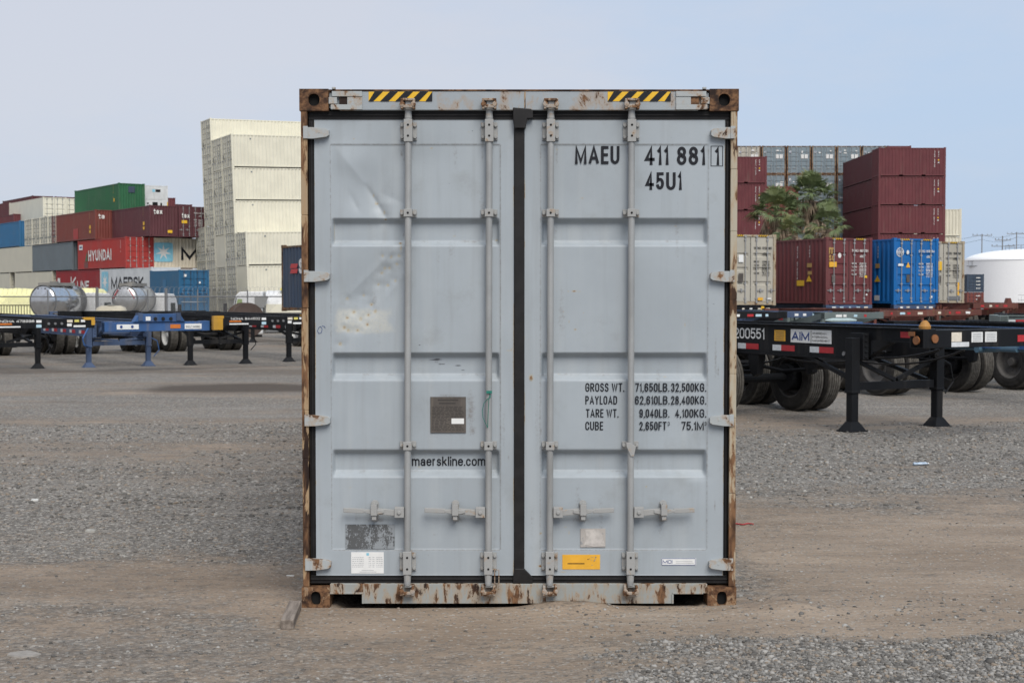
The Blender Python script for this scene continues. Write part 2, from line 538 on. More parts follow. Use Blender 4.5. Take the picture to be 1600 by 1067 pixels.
M['grey_metal'] = flat('grey_galvanised', (0.2, 0.2, 0.2), 0.55, 0.4)

PAL = {
    'cream':    (0.68, 0.645, 0.52), 'cream_d': (0.56, 0.535, 0.43), 'tan': (0.50, 0.46, 0.36),
    'white':    (0.62, 0.63, 0.62), 'maersk': (0.56, 0.58, 0.59), 'maersk_c': (0.62, 0.555, 0.44),
    'green':    (0.025, 0.115, 0.05), 'burg': (0.125, 0.032, 0.036), 'burg2': (0.10, 0.03, 0.034), 'brown': (0.165, 0.045, 0.035),
    'red':      (0.33, 0.035, 0.03), 'red2': (0.23, 0.018, 0.022), 'slate': (0.125, 0.15, 0.165), 'blue': (0.03, 0.13, 0.26),
    'blue2':    (0.018, 0.10, 0.20), 'cosco': (0.006, 0.12, 0.36), 'navy': (0.045, 0.065, 0.10), 'greyblue': (0.19, 0.235, 0.26),
    'putty':    (0.40, 0.375, 0.315), 'msc': (0.135, 0.036, 0.038), 'tex': (0.095, 0.032, 0.038), 'darkblue': (0.04, 0.06, 0.09),
}
PM = {}
for _n, _c in PAL.items():
    _r = {'greyblue': 0.25, 'putty': 0.15, 'brown': 0.12, 'navy': 0.1, 'red2': 0.05}.get(_n, 0.0)
    PM[_n] = paint(_n + '_container_paint', _c, 0.55, 0.05 if _n.startswith('cream') else 0.10, _r, dirt_amt=0.10 if _n.startswith('cream') else 0.22)
PM['greyblue_frame'] = rusty('rusty_greyblue_frame', (0.15, 0.12, 0.1), 0.6, 2.0, 0.6, 0.5)
PM['navy_frame'] = rusty('rusty_navy_frame', (0.07, 0.06, 0.055), 0.5, 3.0, 0.4, 0.5)
PM['putty_frame'] = rusty('rusty_putty_frame', (0.36, 0.31, 0.23), 0.3, 3.0, 0.5, 0.5)
M['bar_grey'] = flat('door_bar_grey', (0.33, 0.33, 0.33), 0.45, 0.3)
M['sky_blue'] = flat('pale_blue_logo', (0.22, 0.5, 0.62), 0.5, 0, 0.08, 3)
M['logo_green'] = flat('green_logo', (0.03, 0.12, 0.05), 0.5)
M['logo_red'] = flat('red_logo', (0.5, 0.05, 0.05), 0.5)
M['logo_blue'] = flat('dark_blue_logo', (0.02, 0.05, 0.2), 0.5)
M['logo_gold'] = flat('gold_logo', (0.42, 0.26, 0.09), 0.5)

def ink_for(dark):
    return M['ink'] if dark else M['white_text']


# ------------------------------------------------------------------ ground
def ground_z(x, y):
    x = np.asarray(x, float)
    y = np.asarray(y, float)
    D = y - CAMY
    wl = S((10 - x) / 18)
    z = wl * -1.3 * S((D - 62) / 22) + (1 - wl) * -0.6 * S((D - 84) / 26)
    near = S((60 - D) / 40)
    z = z + near * 0.05 * (fbm(x * 0.30 + 3.1, y * 0.45 + 7.7, 11, 3) - 0.5) * S((np.hypot(x, y - 0.0) - 1.0) / 3)
    z = z + near * 0.012 * (fbm(x * 2.1 + 31, y * 3.3 + 17, 23, 4) - 0.5)
    # soil pushed up against the container's sill
    ridge = 0.008 * np.exp(-((y + 0.05) / 0.16) ** 2) * S((x + 0.15) / 0.35) * S((1.75 - x) / 0.45)
    lump = 0.030 * np.exp(-((x - 0.28) / 0.22) ** 2 - ((y + 0.03) / 0.10) ** 2) + 0.035 * np.exp(-((x - 1.50) / 0.22) ** 2 - ((y + 0.05) / 0.16) ** 2)
    rough = 0.6 + 0.9 * fbm(x * 7 + 5, y * 9 + 9, 41, 4)
    z = z + (ridge + lump) * rough
    z = z - 0.05 * S((y - 0.0) / 0.07) * S((12.2 - y) / 0.1) * S((1.03 - np.abs(x)) / 0.06)      # hollow under the box
    # wheel ruts across the soil on the open side
    z = z - 0.016 * np.exp(-((y - 1.1 - 0.12 * x) / 0.22) ** 2) * S((x - 1.2) / 0.8) - 0.012 * np.exp(-((y - 2.3 - 0.1 * x) / 0.25) ** 2) * S((x - 1.3) / 0.8)
    return z

def ground_dirt(x, y):
    x = np.asarray(x, float)
    y = np.asarray(y, float)
    D = y - CAMY
    d = 0.42 + 0.95 * (fbm(x * 0.22 + 2.3, y * 0.75 + 4.1, 5, 4) - 0.5) + 0.5 * (fbm(x * 1.3, y * 2.6, 9, 4) - 0.5)
    d = d + 0.62 * np.exp(-((y - 1.5) / 2.0) ** 2) * S((x - 1.0) / 0.8)                 # soil track, open side
    d = d + 0.75 * np.exp(-((y + 0.22) / 0.48) ** 2) * S((x + 1.6) / 0.7) * S((3.4 - x) / 1.2)   # in front of the sill
    d = d + 0.38 * np.exp(-((y - 0.75) / 0.75) ** 2) * S((-1.0 - x) / 0.5)               # brown band
    d = d + 0.36 * np.exp(-((y + 0.8) / 1.1) ** 2) * S((0.9 - x) / 1.0)
    line = y - (-1.62 + 0.50 * (x - 0.35))
    d = d - 0.95 * S((-line + 0.30) / 0.8) * S((x - 0.1) / 0.5)                           # coarse gravel corner
    d = d - 0.30 * np.exp(-((y - 4.0) / 2.2) ** 2) * S((-1.0 - x) / 0.6)
    d = d - 0.25 * np.exp(-((y - 7.5) / 2.6) ** 2) * S((x - 1.0) / 0.6)
    d = d - 0.08 * S((D - 14) / 10)
    return d

def ground_damp(x, y):
    x = np.asarray(x, float)
    y = np.asarray(y, float)
    n = fbm(x * 0.8 + 9, y * 0.9 + 1, 77, 4) - 0.5
    a = np.exp(-(((x + 4.3 + 2 * n) / 2.9) ** 4) - ((y - 18.7 - 0.12 * (x + 5)) / 1.15 + 1.2 * n) ** 2)
    b = 0.4 * np.exp(-(((y - 23.6 + 0.1 * x) / 1.3 + 2 * n) ** 2)) * S((-1 - x) / 2)
    c = 0.35 * np.exp(-(((y - 0.7) / 0.5 + n) ** 2)) * S((-1.1 - x) / 0.3)
    return np.clip(a + b + c, 0, 1)

def axis(spec):
    return np.unique(np.round(np.concatenate([np.arange(a, b, s) for a, b, s in spec]), 4))

gxs = axis([(-4000, -400, 400), (-400, -60, 20), (-60, -14, 2), (-14, -4.2, 0.2), (-4.2, 4.2, 0.04), (4.2, 14, 0.2), (14, 60, 2), (60, 400, 20), (400, 4001, 400)])
gys = axis([(-400, -40, 40), (-40, -8, 2), (-8, -2, 0.3), (-2, 4, 0.035), (4, 10, 0.07), (10, 34, 0.3), (34, 140, 2), (140, 400, 20), (400, 6001, 400)])
GX, GY = np.meshgrid(gxs, gys)
GZ = ground_z(GX, GY)
nx, ny = len(gxs), len(gys)
me = bpy.data.meshes.new('ground')
co = np.stack([GX.ravel(), GY.ravel(), GZ.ravel()], 1).astype('f')
idx = np.arange(nx * ny).reshape(ny, nx)
quads = np.stack([idx[:-1, :-1].ravel(), idx[:-1, 1:].ravel(), idx[1:, 1:].ravel(), idx[1:, :-1].ravel()], 1)
me.from_pydata(co.tolist(), [], quads.tolist())
me.polygons.foreach_set('use_smooth', np.ones(len(quads), bool))
for nm, fn in (('dirt', ground_dirt), ('damp', ground_damp)):
    at_ = me.attributes.new(nm, 'FLOAT', 'POINT')
    at_.data.foreach_set('value', fn(GX.ravel(), GY.ravel()).astype('f'))

gm, t, b = nodes('gravel_and_soil')
k = NT(t)
k.vec = k.c.outputs['Object']
v1, v2 = k.voro(30), k.voro(72)
def sep(n):
    s = t.nodes.new('ShaderNodeSeparateColor')
    t.links.new(n.outputs['Color'], s.inputs[0])
    return s.outputs[0], s.outputs[1]
r1, r1b = sep(v1)
r2, r2b = sep(v2)
G_D, G_L = (0.105, 0.096, 0.085), (0.475, 0.448, 0.402)
c1 = k.mix(k.math('POWER', r1, 1.5), G_D, G_L)
c2 = k.mix(k.math('POWER', r2, 1.3), (0.11, 0.10, 0.089), (0.425, 0.398, 0.355))
gv = k.mix(k.ramp(k.noise(26, 3, 0.6), 0.4, 0.6), c1, c2)
gv = k.mix(k.ramp(r1b, 0.88, 0.9), gv, (0.30, 0.24, 0.18))
gap = k.ramp(v1.outputs['Distance'], 0.32, 0.7, 0.0, 0.75)
gv = k.mix(gap, gv, (0.10, 0.092, 0.082))
gv = k.mix(k.ramp(k.noise(0.35, 5, 0.6, (0.45, 1.5, 1)), 0.35, 0.7, 0.0, 0.42), gv, (0.27, 0.25, 0.222))
so = k.mix(k.ramp(k.noise(1.6, 6, 0.65, (0.5, 1.3, 1)), 0.3, 0.72), (0.235, 0.182, 0.135), (0.325, 0.258, 0.196))
so = k.mix(k.ramp(k.noise(45, 4, 0.7), 0.5, 0.75, 0, 0.55), so, (0.165, 0.132, 0.103))
so = k.mix(k.ramp(r2b, 0.82, 0.88, 0, 0.75), so, c2)
so = k.mix(k.ramp(k.noise(4.5, 6, 0.72, (0.22, 1.5, 1)), 0.55, 0.70, 0, 0.5), so, (0.165, 0.128, 0.098))
msk = k.math('ADD', k.attr('dirt'), k.math('MULTIPLY', k.math('SUBTRACT', k.noise(7, 6, 0.68), 0.5), 1.1))
msk = k.ramp(msk, 0.22, 0.86)
col = k.mix(msk, gv, so)
trk = k.noise(1.5, 6, 0.68, (0.16, 1.3, 1), 0.4)
col = k.mix(k.ramp(trk, 0.46, 0.30, 0, 0.55), col, k.mix(0.5, col, (0.07, 0.06, 0.052)))
col = k.mix(k.ramp(trk, 0.56, 0.72, 0, 0.5), col, (0.37, 0.335, 0.29))
cl = k.noise(6.5, 7, 0.78, (0.7, 1.1, 1))
col = k.mix(k.ramp(cl, 0.56, 0.68, 0, 0.62), col, (0.105, 0.092, 0.078))
damp = k.attr('damp')
col = k.mix(k.ramp(damp, 0.1, 0.75, 0.0, 0.9), col, (0.085, 0.069, 0.056))
t.links.new(col, b.inputs['Base Color'])
b.inputs['Roughness'].default_value = 0.92
b.inputs['Specular IOR Level'].default_value = 0.15
hg = k.math('ADD', k.math('MULTIPLY', v1.outputs['Distance'], -1.0), k.math('MULTIPLY', v2.outputs['Distance'], -0.4))
hs = k.math('ADD', k.math('MULTIPLY', k.noise(30, 6, 0.7), 0.8), k.math('MULTIPLY', k.noise(5, 5, 0.7, (0.3, 1.4, 1)), 2.2))
hh = k.mix(msk, hg, hs)
t.links.new(k.bump(hh, 0.9, 0.014), b.inputs['Normal'])
ground = link('ground', me, gm)
tag(ground, None, None, kind='structure')

# loose stones lying on the sheet, thick where it is gravel and thin where it is soil
def make_stones(n, xr, yr, smin, smax, seed, sparse=0.0):
    g = np.random.default_rng(seed)
    x = g.uniform(*xr, n)
    y = g.uniform(*yr, n)
    d = ground_dirt(x, y)
    pr = np.clip(1.15 - 1.25 * S((d - 0.25) / 0.5), 0.05, 1)
    pr = pr * (1 - sparse * S((d - (-0.2)) / 0.5))
    ok = (g.random(n) < pr) & (np.abs(x) < 0.375 * (y - CAMY) + 0.3) & ~((np.abs(x) < 1.24) & (y > -0.02) & (y < 12.3))
    x, y = x[ok], y[ok]
    n = len(x)
    s = smin + (smax - smin) * g.random(n) ** 3.2
    ph = (1 + 5 ** .5) / 2
    ico = np.array([(-1, ph, 0), (1, ph, 0), (-1, -ph, 0), (1, -ph, 0), (0, -1, ph), (0, 1, ph), (0, -1, -ph), (0, 1, -ph), (ph, 0, -1), (ph, 0, 1), (-ph, 0, -1), (-ph, 0, 1)]) / 1.9
    fac = np.array([(0, 11, 5), (0, 5, 1), (0, 1, 7), (0, 7, 10), (0, 10, 11), (1, 5, 9), (5, 11, 4), (11, 10, 2), (10, 7, 6), (7, 1, 8), (3, 9, 4), (3, 4, 2), (3, 2, 6), (3, 6, 8), (3, 8, 9), (4, 9, 5), (2, 4, 11), (6, 2, 10), (8, 6, 7), (9, 8, 1)])
    v = ico[None] * g.uniform(0.62, 1.25, (n, 12, 1))
    v = v * (np.stack([g.uniform(0.8, 1.5, n), g.uniform(0.7, 1.2, n), g.uniform(0.45, 0.85, n)], 1)[:, None, :])
    a = g.uniform(0, 2 * np.pi, n)
    ca, sa = np.cos(a)[:, None], np.sin(a)[:, None]
    tx = g.normal(0, 0.3, n)[:, None]
    X, Y, Z = v[..., 0] * ca - v[..., 1] * sa, v[..., 0] * sa + v[..., 1] * ca, v[..., 2]
    Y, Z = Y * np.cos(tx) - Z * np.sin(tx), Y * np.sin(tx) + Z * np.cos(tx)
    V = np.stack([X, Y, Z], 2) * s[:, None, None]
    V[..., 0] += x[:, None]
    V[..., 1] += y[:, None]
    V[..., 2] += (ground_z(x, y) + s * 0.08)[:, None]
    T = np.repeat(g.random(n), 20)
    FF = (fac[None] + (np.arange(n) * 12)[:, None, None]).reshape(-1, 3)
    return V.reshape(-1, 3), FF, T

chunks = [make_stones(46000, (-4, 4), (-1.9, 3.2), 0.0028, 0.0125, 1), make_stones(42000, (0.3, 3.4), (-1.9, 0.3), 0.0028, 0.0165, 4, 0.3),
          make_stones(40000, (-8, 8), (3.2, 12), 0.006, 0.024, 2), make_stones(260, (-7, 7), (-1.9, 9), 0.014, 0.030, 3)]
VV, FFs, TT, o_ = [], [], [], 0
for v_, f_, t_ in chunks:
    VV.append(v_)
    FFs.append(f_ + o_)
    TT.append(t_)
    o_ += len(v_)
VV, FFs, TT = np.concatenate(VV), np.concatenate(FFs), np.concatenate(TT)
me = bpy.data.meshes.new('gravel')
me.vertices.add(len(VV))
me.vertices.foreach_set('co', VV.astype('f').ravel())
me.loops.add(len(FFs) * 3)
me.loops.foreach_set('vertex_index', FFs.astype('i').ravel())
me.polygons.add(len(FFs))
me.polygons.foreach_set('loop_start', np.arange(0, len(FFs) * 3, 3, dtype='i'))
me.update(calc_edges=True)
at_ = me.attributes.new('tone', 'FLOAT', 'FACE')
at_.data.foreach_set('value', TT.astype('f'))
sm, t, b = nodes('loose_stone')
k = NT(t)
tn = k.attr('tone')
c = k.mix(k.math('POWER', tn, 1.4), (0.085, 0.081, 0.075), (0.36, 0.345, 0.318))
c = k.mix(k.ramp(k.math('FRACT', k.math('MULTIPLY', tn, 17.3), 0.0), 0.86, 0.9), c, (0.25, 0.205, 0.16))
c = k.mix(k.ramp(k.noise(160, 3, 0.6), 0.4, 0.7, 0, 0.3), c, (0.12, 0.105, 0.09))
t.links.new(c, b.inputs['Base Color'])
b.inputs['Roughness'].default_value = 0.9
b.inputs['Specular IOR Level'].default_value = 0.2
tag(link('gravel', me, sm), 'loose grey gravel strewn over the yard', 'gravel', kind='stuff')

# ------------------------------------------------------------------ the grey container in the middle
H0 = 2.896
box0 = thing('shipping_container', 'pale grey rusty container shut with two doors, standing alone on the dirt', 'container', (0, 0, 0))
RB = 0.028        # set-back of gasket and doors

# doors with pressed ribs, dents and stains
def bumpf(x, a, b, r):
    return S((x - a) / r) * S((b - x) / r)

def make_door(xL, xR, pxin, stains, dents, creases=()):
    zB, zT = front(800, 898.5, RB)[1], front(800, 187.5, RB)[1]
    nxd = int((xR - xL) / 0.0062)
    nzd = int((zT - zB) / 0.0062)
    xs, zs = np.linspace(xL, xR, nxd), np.linspace(zB, zT, nzd)
    X, Z = np.meshgrid(xs, zs)
    ix0, ix1 = pxin
    iz1, iz0 = front(800, 226, RB)[1], front(800, 859, RB)[1]
    inside = S((X - ix0) / 0.006) * S((ix1 - X) / 0.006) * S((Z - iz0) / 0.006) * S((iz1 - Z) / 0.006)
    y = 0.004 * inside
    for pt, p1, p2, pb in ((341, 349, 377, 384.5), (551, 558.5, 585, 594.5), (702.5, 710, 736, 745.5)):
        z_t, z_1, z_2, z_b = (front(800, p, RB)[1] for p in (pt, p1, p2, pb))
        prof = np.clip((z_t - Z) / (z_t - z_1), 0, 1) * np.clip((Z - z_b) / (z_2 - z_b), 0, 1)
        ends = np.clip((X - ix0 - 0.006) / 0.012, 0, 1) * np.clip((ix1 - 0.006 - X) / 0.012, 0, 1)
        y = y + 0.040 * prof * ends
    y = y + 0.0024 * (fbm(X * 3.1 + xL, Z * 2.3, 3, 3) - 0.5)
    for px, py, rx, rz, d in dents:
        cx, cz = front(px, py, RB)
        y = y + d * np.exp(-((X - cx) / rx) ** 2 - ((Z - cz) / rz) ** 2)
    for pa, qa, pb, qb, w_, d in creases:
        ax_, az_ = front(pa, qa, RB)
        bx_, bz_ = front(pb, qb, RB)
        dx, dz = bx_ - ax_, bz_ - az_
        t_ = np.clip(((X - ax_) * dx + (Z - az_) * dz) / (dx * dx + dz * dz), 0, 1)
        dist = np.hypot(X - ax_ - t_ * dx, Z - az_ - t_ * dz)
        y = y + d * np.exp(-(dist / w_) ** 1.3) * np.sin(np.pi * (0.12 + 0.76 * t_))
    ly = RB + y
    n = nxd * nzd
    co = np.stack([X.ravel(), ly.ravel(), Z.ravel()], 1)
    idx = np.arange(n).reshape(nzd, nxd)
    q = np.stack([idx[:-1, :-1].ravel(), idx[:-1, 1:].ravel(), idx[1:, 1:].ravel(), idx[1:, :-1].ravel()], 1)
    per = np.concatenate([idx[0, :], idx[1:, -1], idx[-1, -2::-1], idx[-2:0:-1, 0]])
    back = co[per].copy()
    back[:, 1] = RB + 0.075
    m_ = len(per)
    pq = [(int(per[i]), n + i, n + (i + 1) % m_, int(per[(i + 1) % m_])) for i in range(m_)]
    pq = [tuple(reversed(p)) for p in pq]
    me = bpy.data.meshes.new('door')
    me.from_pydata(co.tolist() + back.tolist(), [], q.tolist() + pq + [tuple(range(n, n + m_))])
    sm_ = np.zeros(len(me.polygons), bool)
    sm_[:len(q)] = True
    me.polygons.foreach_set('use_smooth', sm_)
    for nm in ('rust', 'pale', 'scuff', 'grime'):
        a = np.zeros(n + m_)
        for kind, px, py, rx, rz, v in stains:
            if kind != nm:
                continue
            cx, cz = front(px, py, RB)
            if nm == 'pale':
                w_ = S((X - cx + rx) / 0.035 + 1.2 * (fbm(X * 22, Z * 22, 15, 4) - 0.5)) * S((cx + rx - X) / 0.06 + 1.5 * (fbm(X * 18, Z * 18, 16, 4) - 0.5)) * S((Z - cz + rz) / 0.02 + 1.5 * (fbm(X * 25, Z * 25, 17, 4) - 0.5)) * S((cz + rz - Z) / 0.03 + 1.5 * (fbm(X * 20, Z * 20, 18, 4) - 0.5))
            else:
                w_ = np.exp(-((X - cx) / rx) ** 2 - ((Z - cz) / rz) ** 2)
            a[:n] = np.maximum(a[:n], (v * w_).ravel())
        if nm == 'grime':
            # the sealed seam of the panel
            e = np.maximum.reduce([np.exp(-((X - ix0) / 0.0045) ** 2), np.exp(-((X - ix1) / 0.0045) ** 2)]) * S((Z - iz0) / .004) * S((iz1 - Z) / .004)
            f = np.maximum.reduce([np.exp(-((Z - iz0) / 0.0045) ** 2), np.exp(-((Z - iz1) / 0.0045) ** 2)]) * S((X - ix0) / .004) * S((ix1 - X) / .004)
            a[:n] = np.maximum(a[:n], 0.62 * np.maximum(e, f).ravel())
        if nm == 'rust':
            ed = np.maximum(np.exp(-((X - xL) / 0.006) ** 2), np.exp(-((X - xR) / 0.006) ** 2))
            a[:n] = np.maximum(a[:n], (0.75 * ed * S((fbm(X * 40, Z * 6, 8, 4) - 0.52) / 0.1)).ravel())
        at_ = me.attributes.new(nm, 'FLOAT', 'POINT')
        at_.data.foreach_set('value', a.astype('f'))
    return me

dp, t, b = nodes('faded_grey_door_paint')
k = NT(t)
c = k.mix(k.ramp(k.noise(1.3, 5, 0.6), 0.3, 0.7), tuple(x * 0.93 for x in DOORC), tuple(x * 1.06 for x in DOORC))
c = k.mix(k.ramp(k.noise(16, 4, 0.62, (1, 1, 0.05)), 0.48, 0.74, 0, 0.3), c, (0.25, 0.265, 0.27))
c = k.mix(k.ramp(k.noise(9, 4, 0.62, (1, 1, 0.05)), 0.5, 0.75, 0, 0.28), c, (0.43, 0.45, 0.45))
c = k.mix(k.ramp(k.noise(3.0, 6, 0.68), 0.54, 0.74, 0, 0.42), c, (0.25, 0.265, 0.265))
c = k.mix(k.ramp(k.noise(150, 2, 0.6), 0.72, 0.78, 0, 0.6), c, (0.14, 0.11, 0.09))
brk = k.noise(60, 5, 0.7)
c = k.mix(k.math('MULTIPLY', k.attr('pale'), k.ramp(brk, 0.3, 0.6, 0.35, 0.9)), c, (0.44, 0.44, 0.40))
c = k.mix(k.ramp(k.math('ADD', k.attr('grime'), k.math('MULTIPLY', k.math('SUBTRACT', brk, 0.5), 1.0)), 0.22, 0.75, 0, 0.72), c, (0.17, 0.155, 0.14))
c = k.mix(k.ramp(k.math('ADD', k.attr('scuff'), k.math('MULTIPLY', k.math('SUBTRACT', k.noise(70, 4, 0.7, (0.25, 1, 1)), 0.5), 1.5)), 0.4, 0.7, 0, 0.85), c, (0.05, 0.05, 0.055))
rr = k.math('ADD', k.attr('rust'), k.math('MULTIPLY', k.math('SUBTRACT', k.noise(90, 4, 0.7), 0.5), 0.8))
c = k.mix(k.ramp(rr, 0.25, 0.55, 0, 0.55), c, (0.40, 0.34, 0.22))
c = k.mix(k.ramp(rr, 0.55, 0.8), c, (0.20, 0.10, 0.045))
t.links.new(c, b.inputs['Base Color'])
t.links.new(k.ramp(k.noise(2.2, 4, 0.6), 0.3, 0.7, 0.42, 0.6), b.inputs['Roughness'])
b.inputs['Specular IOR Level'].default_value = 0.35
t.links.new(k.bump(k.noise(220, 2, 0.6), 0.06, 0.001), b.inputs['Normal'])
M['door_paint'] = dp

xl0, xl1 = front(492.5, 540, RB)[0], front(803, 540, RB)[0]
xr0, xr1 = front(819.5, 540, RB)[0], front(1131.5, 540, RB)[0]
Z7 = lambda a, b_: (440 + a / 3.334, 380 + b_ / 3.334)
dim = [(525, 65), (570, 72), (610, 65), (535, 130), (520, 155), (500, 215), (550, 220), (590, 195), (425, 272), (340, 290), (465, 320), (375, 360),
       (340, 390), (410, 395), (450, 375), (485, 355), (445, 425), (395, 455), (325, 440), (345, 455), (305, 525), (560, 130), (600, 110)]
dl, sl = [], []
for i, p in enumerate(dim):
    px, py = Z7(*p)
    dl.append((px, py, 0.017 + 0.006 * (i % 3), 0.018 + 0.005 * (i % 2), 0.0042 if i % 2 else 0.003))
    sl.append(('rust', px, py, 0.013, 0.014, 0.60 if p[1] < 300 else 0.74))
dl += [(575, 455, 0.17, 0.16, 0.022), (600, 425, 0.10, 0.13, 0.014), (553, 470, 0.10, 0.09, 0.012), (635, 390, 0.05, 0.10, 0.012),
       (575, 300, 0.17, 0.15, 0.020), (590, 322, 0.035, 0.045, 0.007), (601, 338, 0.03, 0.03, 0.008), (598, 318, 0.05, 0.02, -0.003), (550, 250, 0.14, 0.08, -0.008), (640, 250, 0.2, 0.1, 0.006)]
sl += [('rust', 583, 305, 0.006, 0.014, 0.7), (('rust'), 588, 318, 0.012, 0.012, 0.75), ('rust', 600, 332, 0.008, 0.018, 0.7), ('rust', 602, 343, 0.012, 0.006, 0.85),
       ('rust', 625, 380, 0.012, 0.006, 1.0), ('rust', 626, 388, 0.008, 0.03, 0.6), ('rust', 776, 375, 0.012, 0.008, 0.75), ('rust', 521, 362, 0.004, 0.12, 0.55),
       ('rust', 795, 548, 0.022, 0.004, 0.8), ('rust', 800, 546, 0.004, 0.012, 0.8), ('rust', 655, 731, 0.02, 0.004, 0.75), ('rust', 631, 731, 0.006, 0.006, 0.8),
       ('rust', 637, 715, 0.05, 0.003, 0.3), ('rust', 800, 520, 0.005, 0.5, 0.34), ('rust', 803, 790, 0.005, 0.15, 0.6),
       ('pale', 568.5, 501, 0.172, 0.077, 0.9),
       ('scuff', 680, 562, 0.05, 0.008, 0.85), ('scuff', 691, 569, 0.03, 0.006, 0.75), ('scuff', 716, 572, 0.035, 0.005, 0.75), ('scuff', 722, 579, 0.02, 0.004, 0.9), ('scuff', 680, 566, 0.02, 0.004, 0.7),
       ('grime', 735, 640, 0.03, 0.12, 0.55), ('grime', 738, 672, 0.025, 0.04, 0.6), ('grime', 700, 618, 0.10, 0.012, 0.5), ('grime', 795, 715, 0.004, 0.02, 0.8), ('grime', 680, 835, 0.02, 0.012, 0.42)]
def hardware_grime(bars, hs, seed):
    rr_ = random.Random(seed)
    r_ = []
    for b_ in bars:
        for py, v in ((224, 0.62), (341, 0.5), (704, 0.5), (822, 0.5)):
            for k_ in range(3):
                r_.append(('grime', b_ + rr_.uniform(-11, 11), py + rr_.uniform(10, 26), 0.006 + 0.006 * rr_.random(), rr_.uniform(0.03, 0.09), v * rr_.uniform(0.55, 1.0)))
        r_.append(('grime', b_ + hs * 50, 812, 0.07, 0.022, 0.5))
        r_.append(('grime', b_, 875, 0.07, 0.07, 0.42))
    for k_ in range(26):      # chips and scratches
        px, py = (rr_.uniform(bars[0] - 110, bars[1] + 30) if hs < 0 else rr_.uniform(bars[0] - 30, bars[1] + 130)), rr_.uniform(200, 890)
        r_.append(('rust' if k_ % 3 else 'scuff', px, py, rr_.uniform(0.002, 0.012), rr_.uniform(0.002, 0.006), rr_.uniform(0.55, 0.9)))
    for k_ in range(10):
        r_.append(('grime', (rr_.uniform(500, 800) if hs < 0 else rr_.uniform(825, 1125)), rr_.uniform(230, 860), rr_.uniform(0.01, 0.03), rr_.uniform(0.1, 0.3), rr_.uniform(0.3, 0.42)))
    for py in (377, 586, 737):
        for k_ in range(5):
            r_.append(('grime', (rr_.uniform(525, 775) if hs < 0 else rr_.uniform(850, 1100)), py, rr_.uniform(0.03, 0.1), 0.012, rr_.uniform(0.3, 0.48)))
    return r_
sl += hardware_grime((638, 764), -1, 21)
doorL = link('door', make_door(xl0, xl1, (front(517.5, 540, RB)[0], front(781.7, 540, RB)[0]), sl, dl, [(640, 392, 540, 540, 0.05, 0.009), (622, 384, 530, 475, 0.028, -0.005), (572, 290, 604, 343, 0.016, 0.011), (524, 230, 582, 302, 0.03, -0.0045), (592, 300, 640, 322, 0.03, 0.004), (560, 330, 545, 300, 0.02, 0.005), (636, 420, 600, 470, 0.02, -0.006)]), dp, box0)
tag(doorL, 'dented grey door with a pale faded patch', None)
dr = [(900, 300, 0.2, 0.2, 0.006), (1040, 640, 0.2, 0.2, 0.005), (1040, 440, 0.2, 0.2, -0.004), (1090, 745, 0.05, 0.02, 0.006)]
sr = [('rust', 897, 455, 0.02, 0.005, 1.0), ('rust', 888, 455, 0.006, 0.005, 0.9), ('rust', 906, 456, 0.014, 0.002, 0.8), ('rust', 870, 455, 0.004, 0.004, 0.9), ('rust', 889, 502, 0.003, 0.016, 0.75),
      ('rust', 899, 515, 0.012, 0.007, 0.75), ('rust', 881, 487, 0.006, 0.003, 0.7), ('rust', 912, 489, 0.004, 0.004, 0.7), ('rust', 1070, 507, 0.004, 0.018, 0.8), ('rust', 1057, 353, 0.016, 0.005, 0.65), ('rust', 1040, 589, 0.014, 0.006, 0.6),
      ('rust', 830, 590, 0.016, 0.024, 0.8), ('scuff', 830, 591, 0.012, 0.018, 0.9), ('rust', 1010, 760, 0.008, 0.008, 0.8), ('rust', 845, 833, 0.01, 0.008, 0.8), ('rust', 884, 823, 0.018, 0.006, 0.6), ('rust', 889, 832, 0.006, 0.014, 0.65),
      ('grime', 1118, 560, 0.01, 0.16, 0.5), ('grime', 1122, 580, 0.006, 0.05, 0.6), ('scuff', 1116, 475, 0.012, 0.006, 0.5), ('grime', 845, 675, 0.006, 0.03, 0.7), ('grime', 1117, 790, 0.006, 0.04, 0.7), ('rust', 845, 884, 0.02, 0.01, 0.9), ('rust', 880, 893, 0.03, 0.006, 0.6)]
sr += hardware_grime((860, 986), 1, 22)
doorR = link('door', make_door(xr0, xr1, (front(844.5, 540, RB)[0], front(1106, 540, RB)[0]), sr, dr), dp, box0)
tag(doorR, 'grey door with black code lettering', None)

# rubber seals
zt0, zt1 = front(800, 173, RB)[1], front(800, 188, RB)[1]
zb0, zb1 = front(800, 898, RB)[1], front(800, 911.5, RB)[1]
def seal_side(x0, x1, parent):
    g = MB()
    g.box(x0, x1, RB + 0.008, RB + 0.05, zb0 + 0.001, zt1 - 0.001)
    xm = (x0 + x1) / 2
    g.box(xm - 0.006, xm + 0.006, RB + 0.002, RB + 0.0085, zb0 + 0.01, zt1 - 0.01)
    return g
xpl, xpr = front(480.5, 540, RB)[0], front(1143.5, 540, RB)[0]
xpl0 = -1.178
for (x0, x1, d) in ((xpl0, xl0 - .002, doorL), (xr1 + .002, 1.178, doorR)):
    build('gasket', seal_side(x0, x1, d), M['gasket'], d, bevel=0.004)
xm0, xm1 = xl1 + 0.002, xr0 - 0.002
for (x0, x1, za, zb, d) in ((xpl0, xm0 - 0.001, zt1, zt0, doorL), (xm0, 1.178, zt1, zt0, doorR), (xpl0, xm0 - 0.001, zb1, zb0, doorL), (xm0, 1.178, zb1, zb0, doorR)):
    g = MB()
    g.box(x0, x1, RB + 0.006, RB + 0.05, za, zb)
    zc = (za + zb) / 2
    g.box(x0, x1, RB - 0.002, RB + 0.007, zc - 0.004, zc + 0.006)
    build('gasket', g, M['gasket'], d, bevel=0.003)
g = MB()
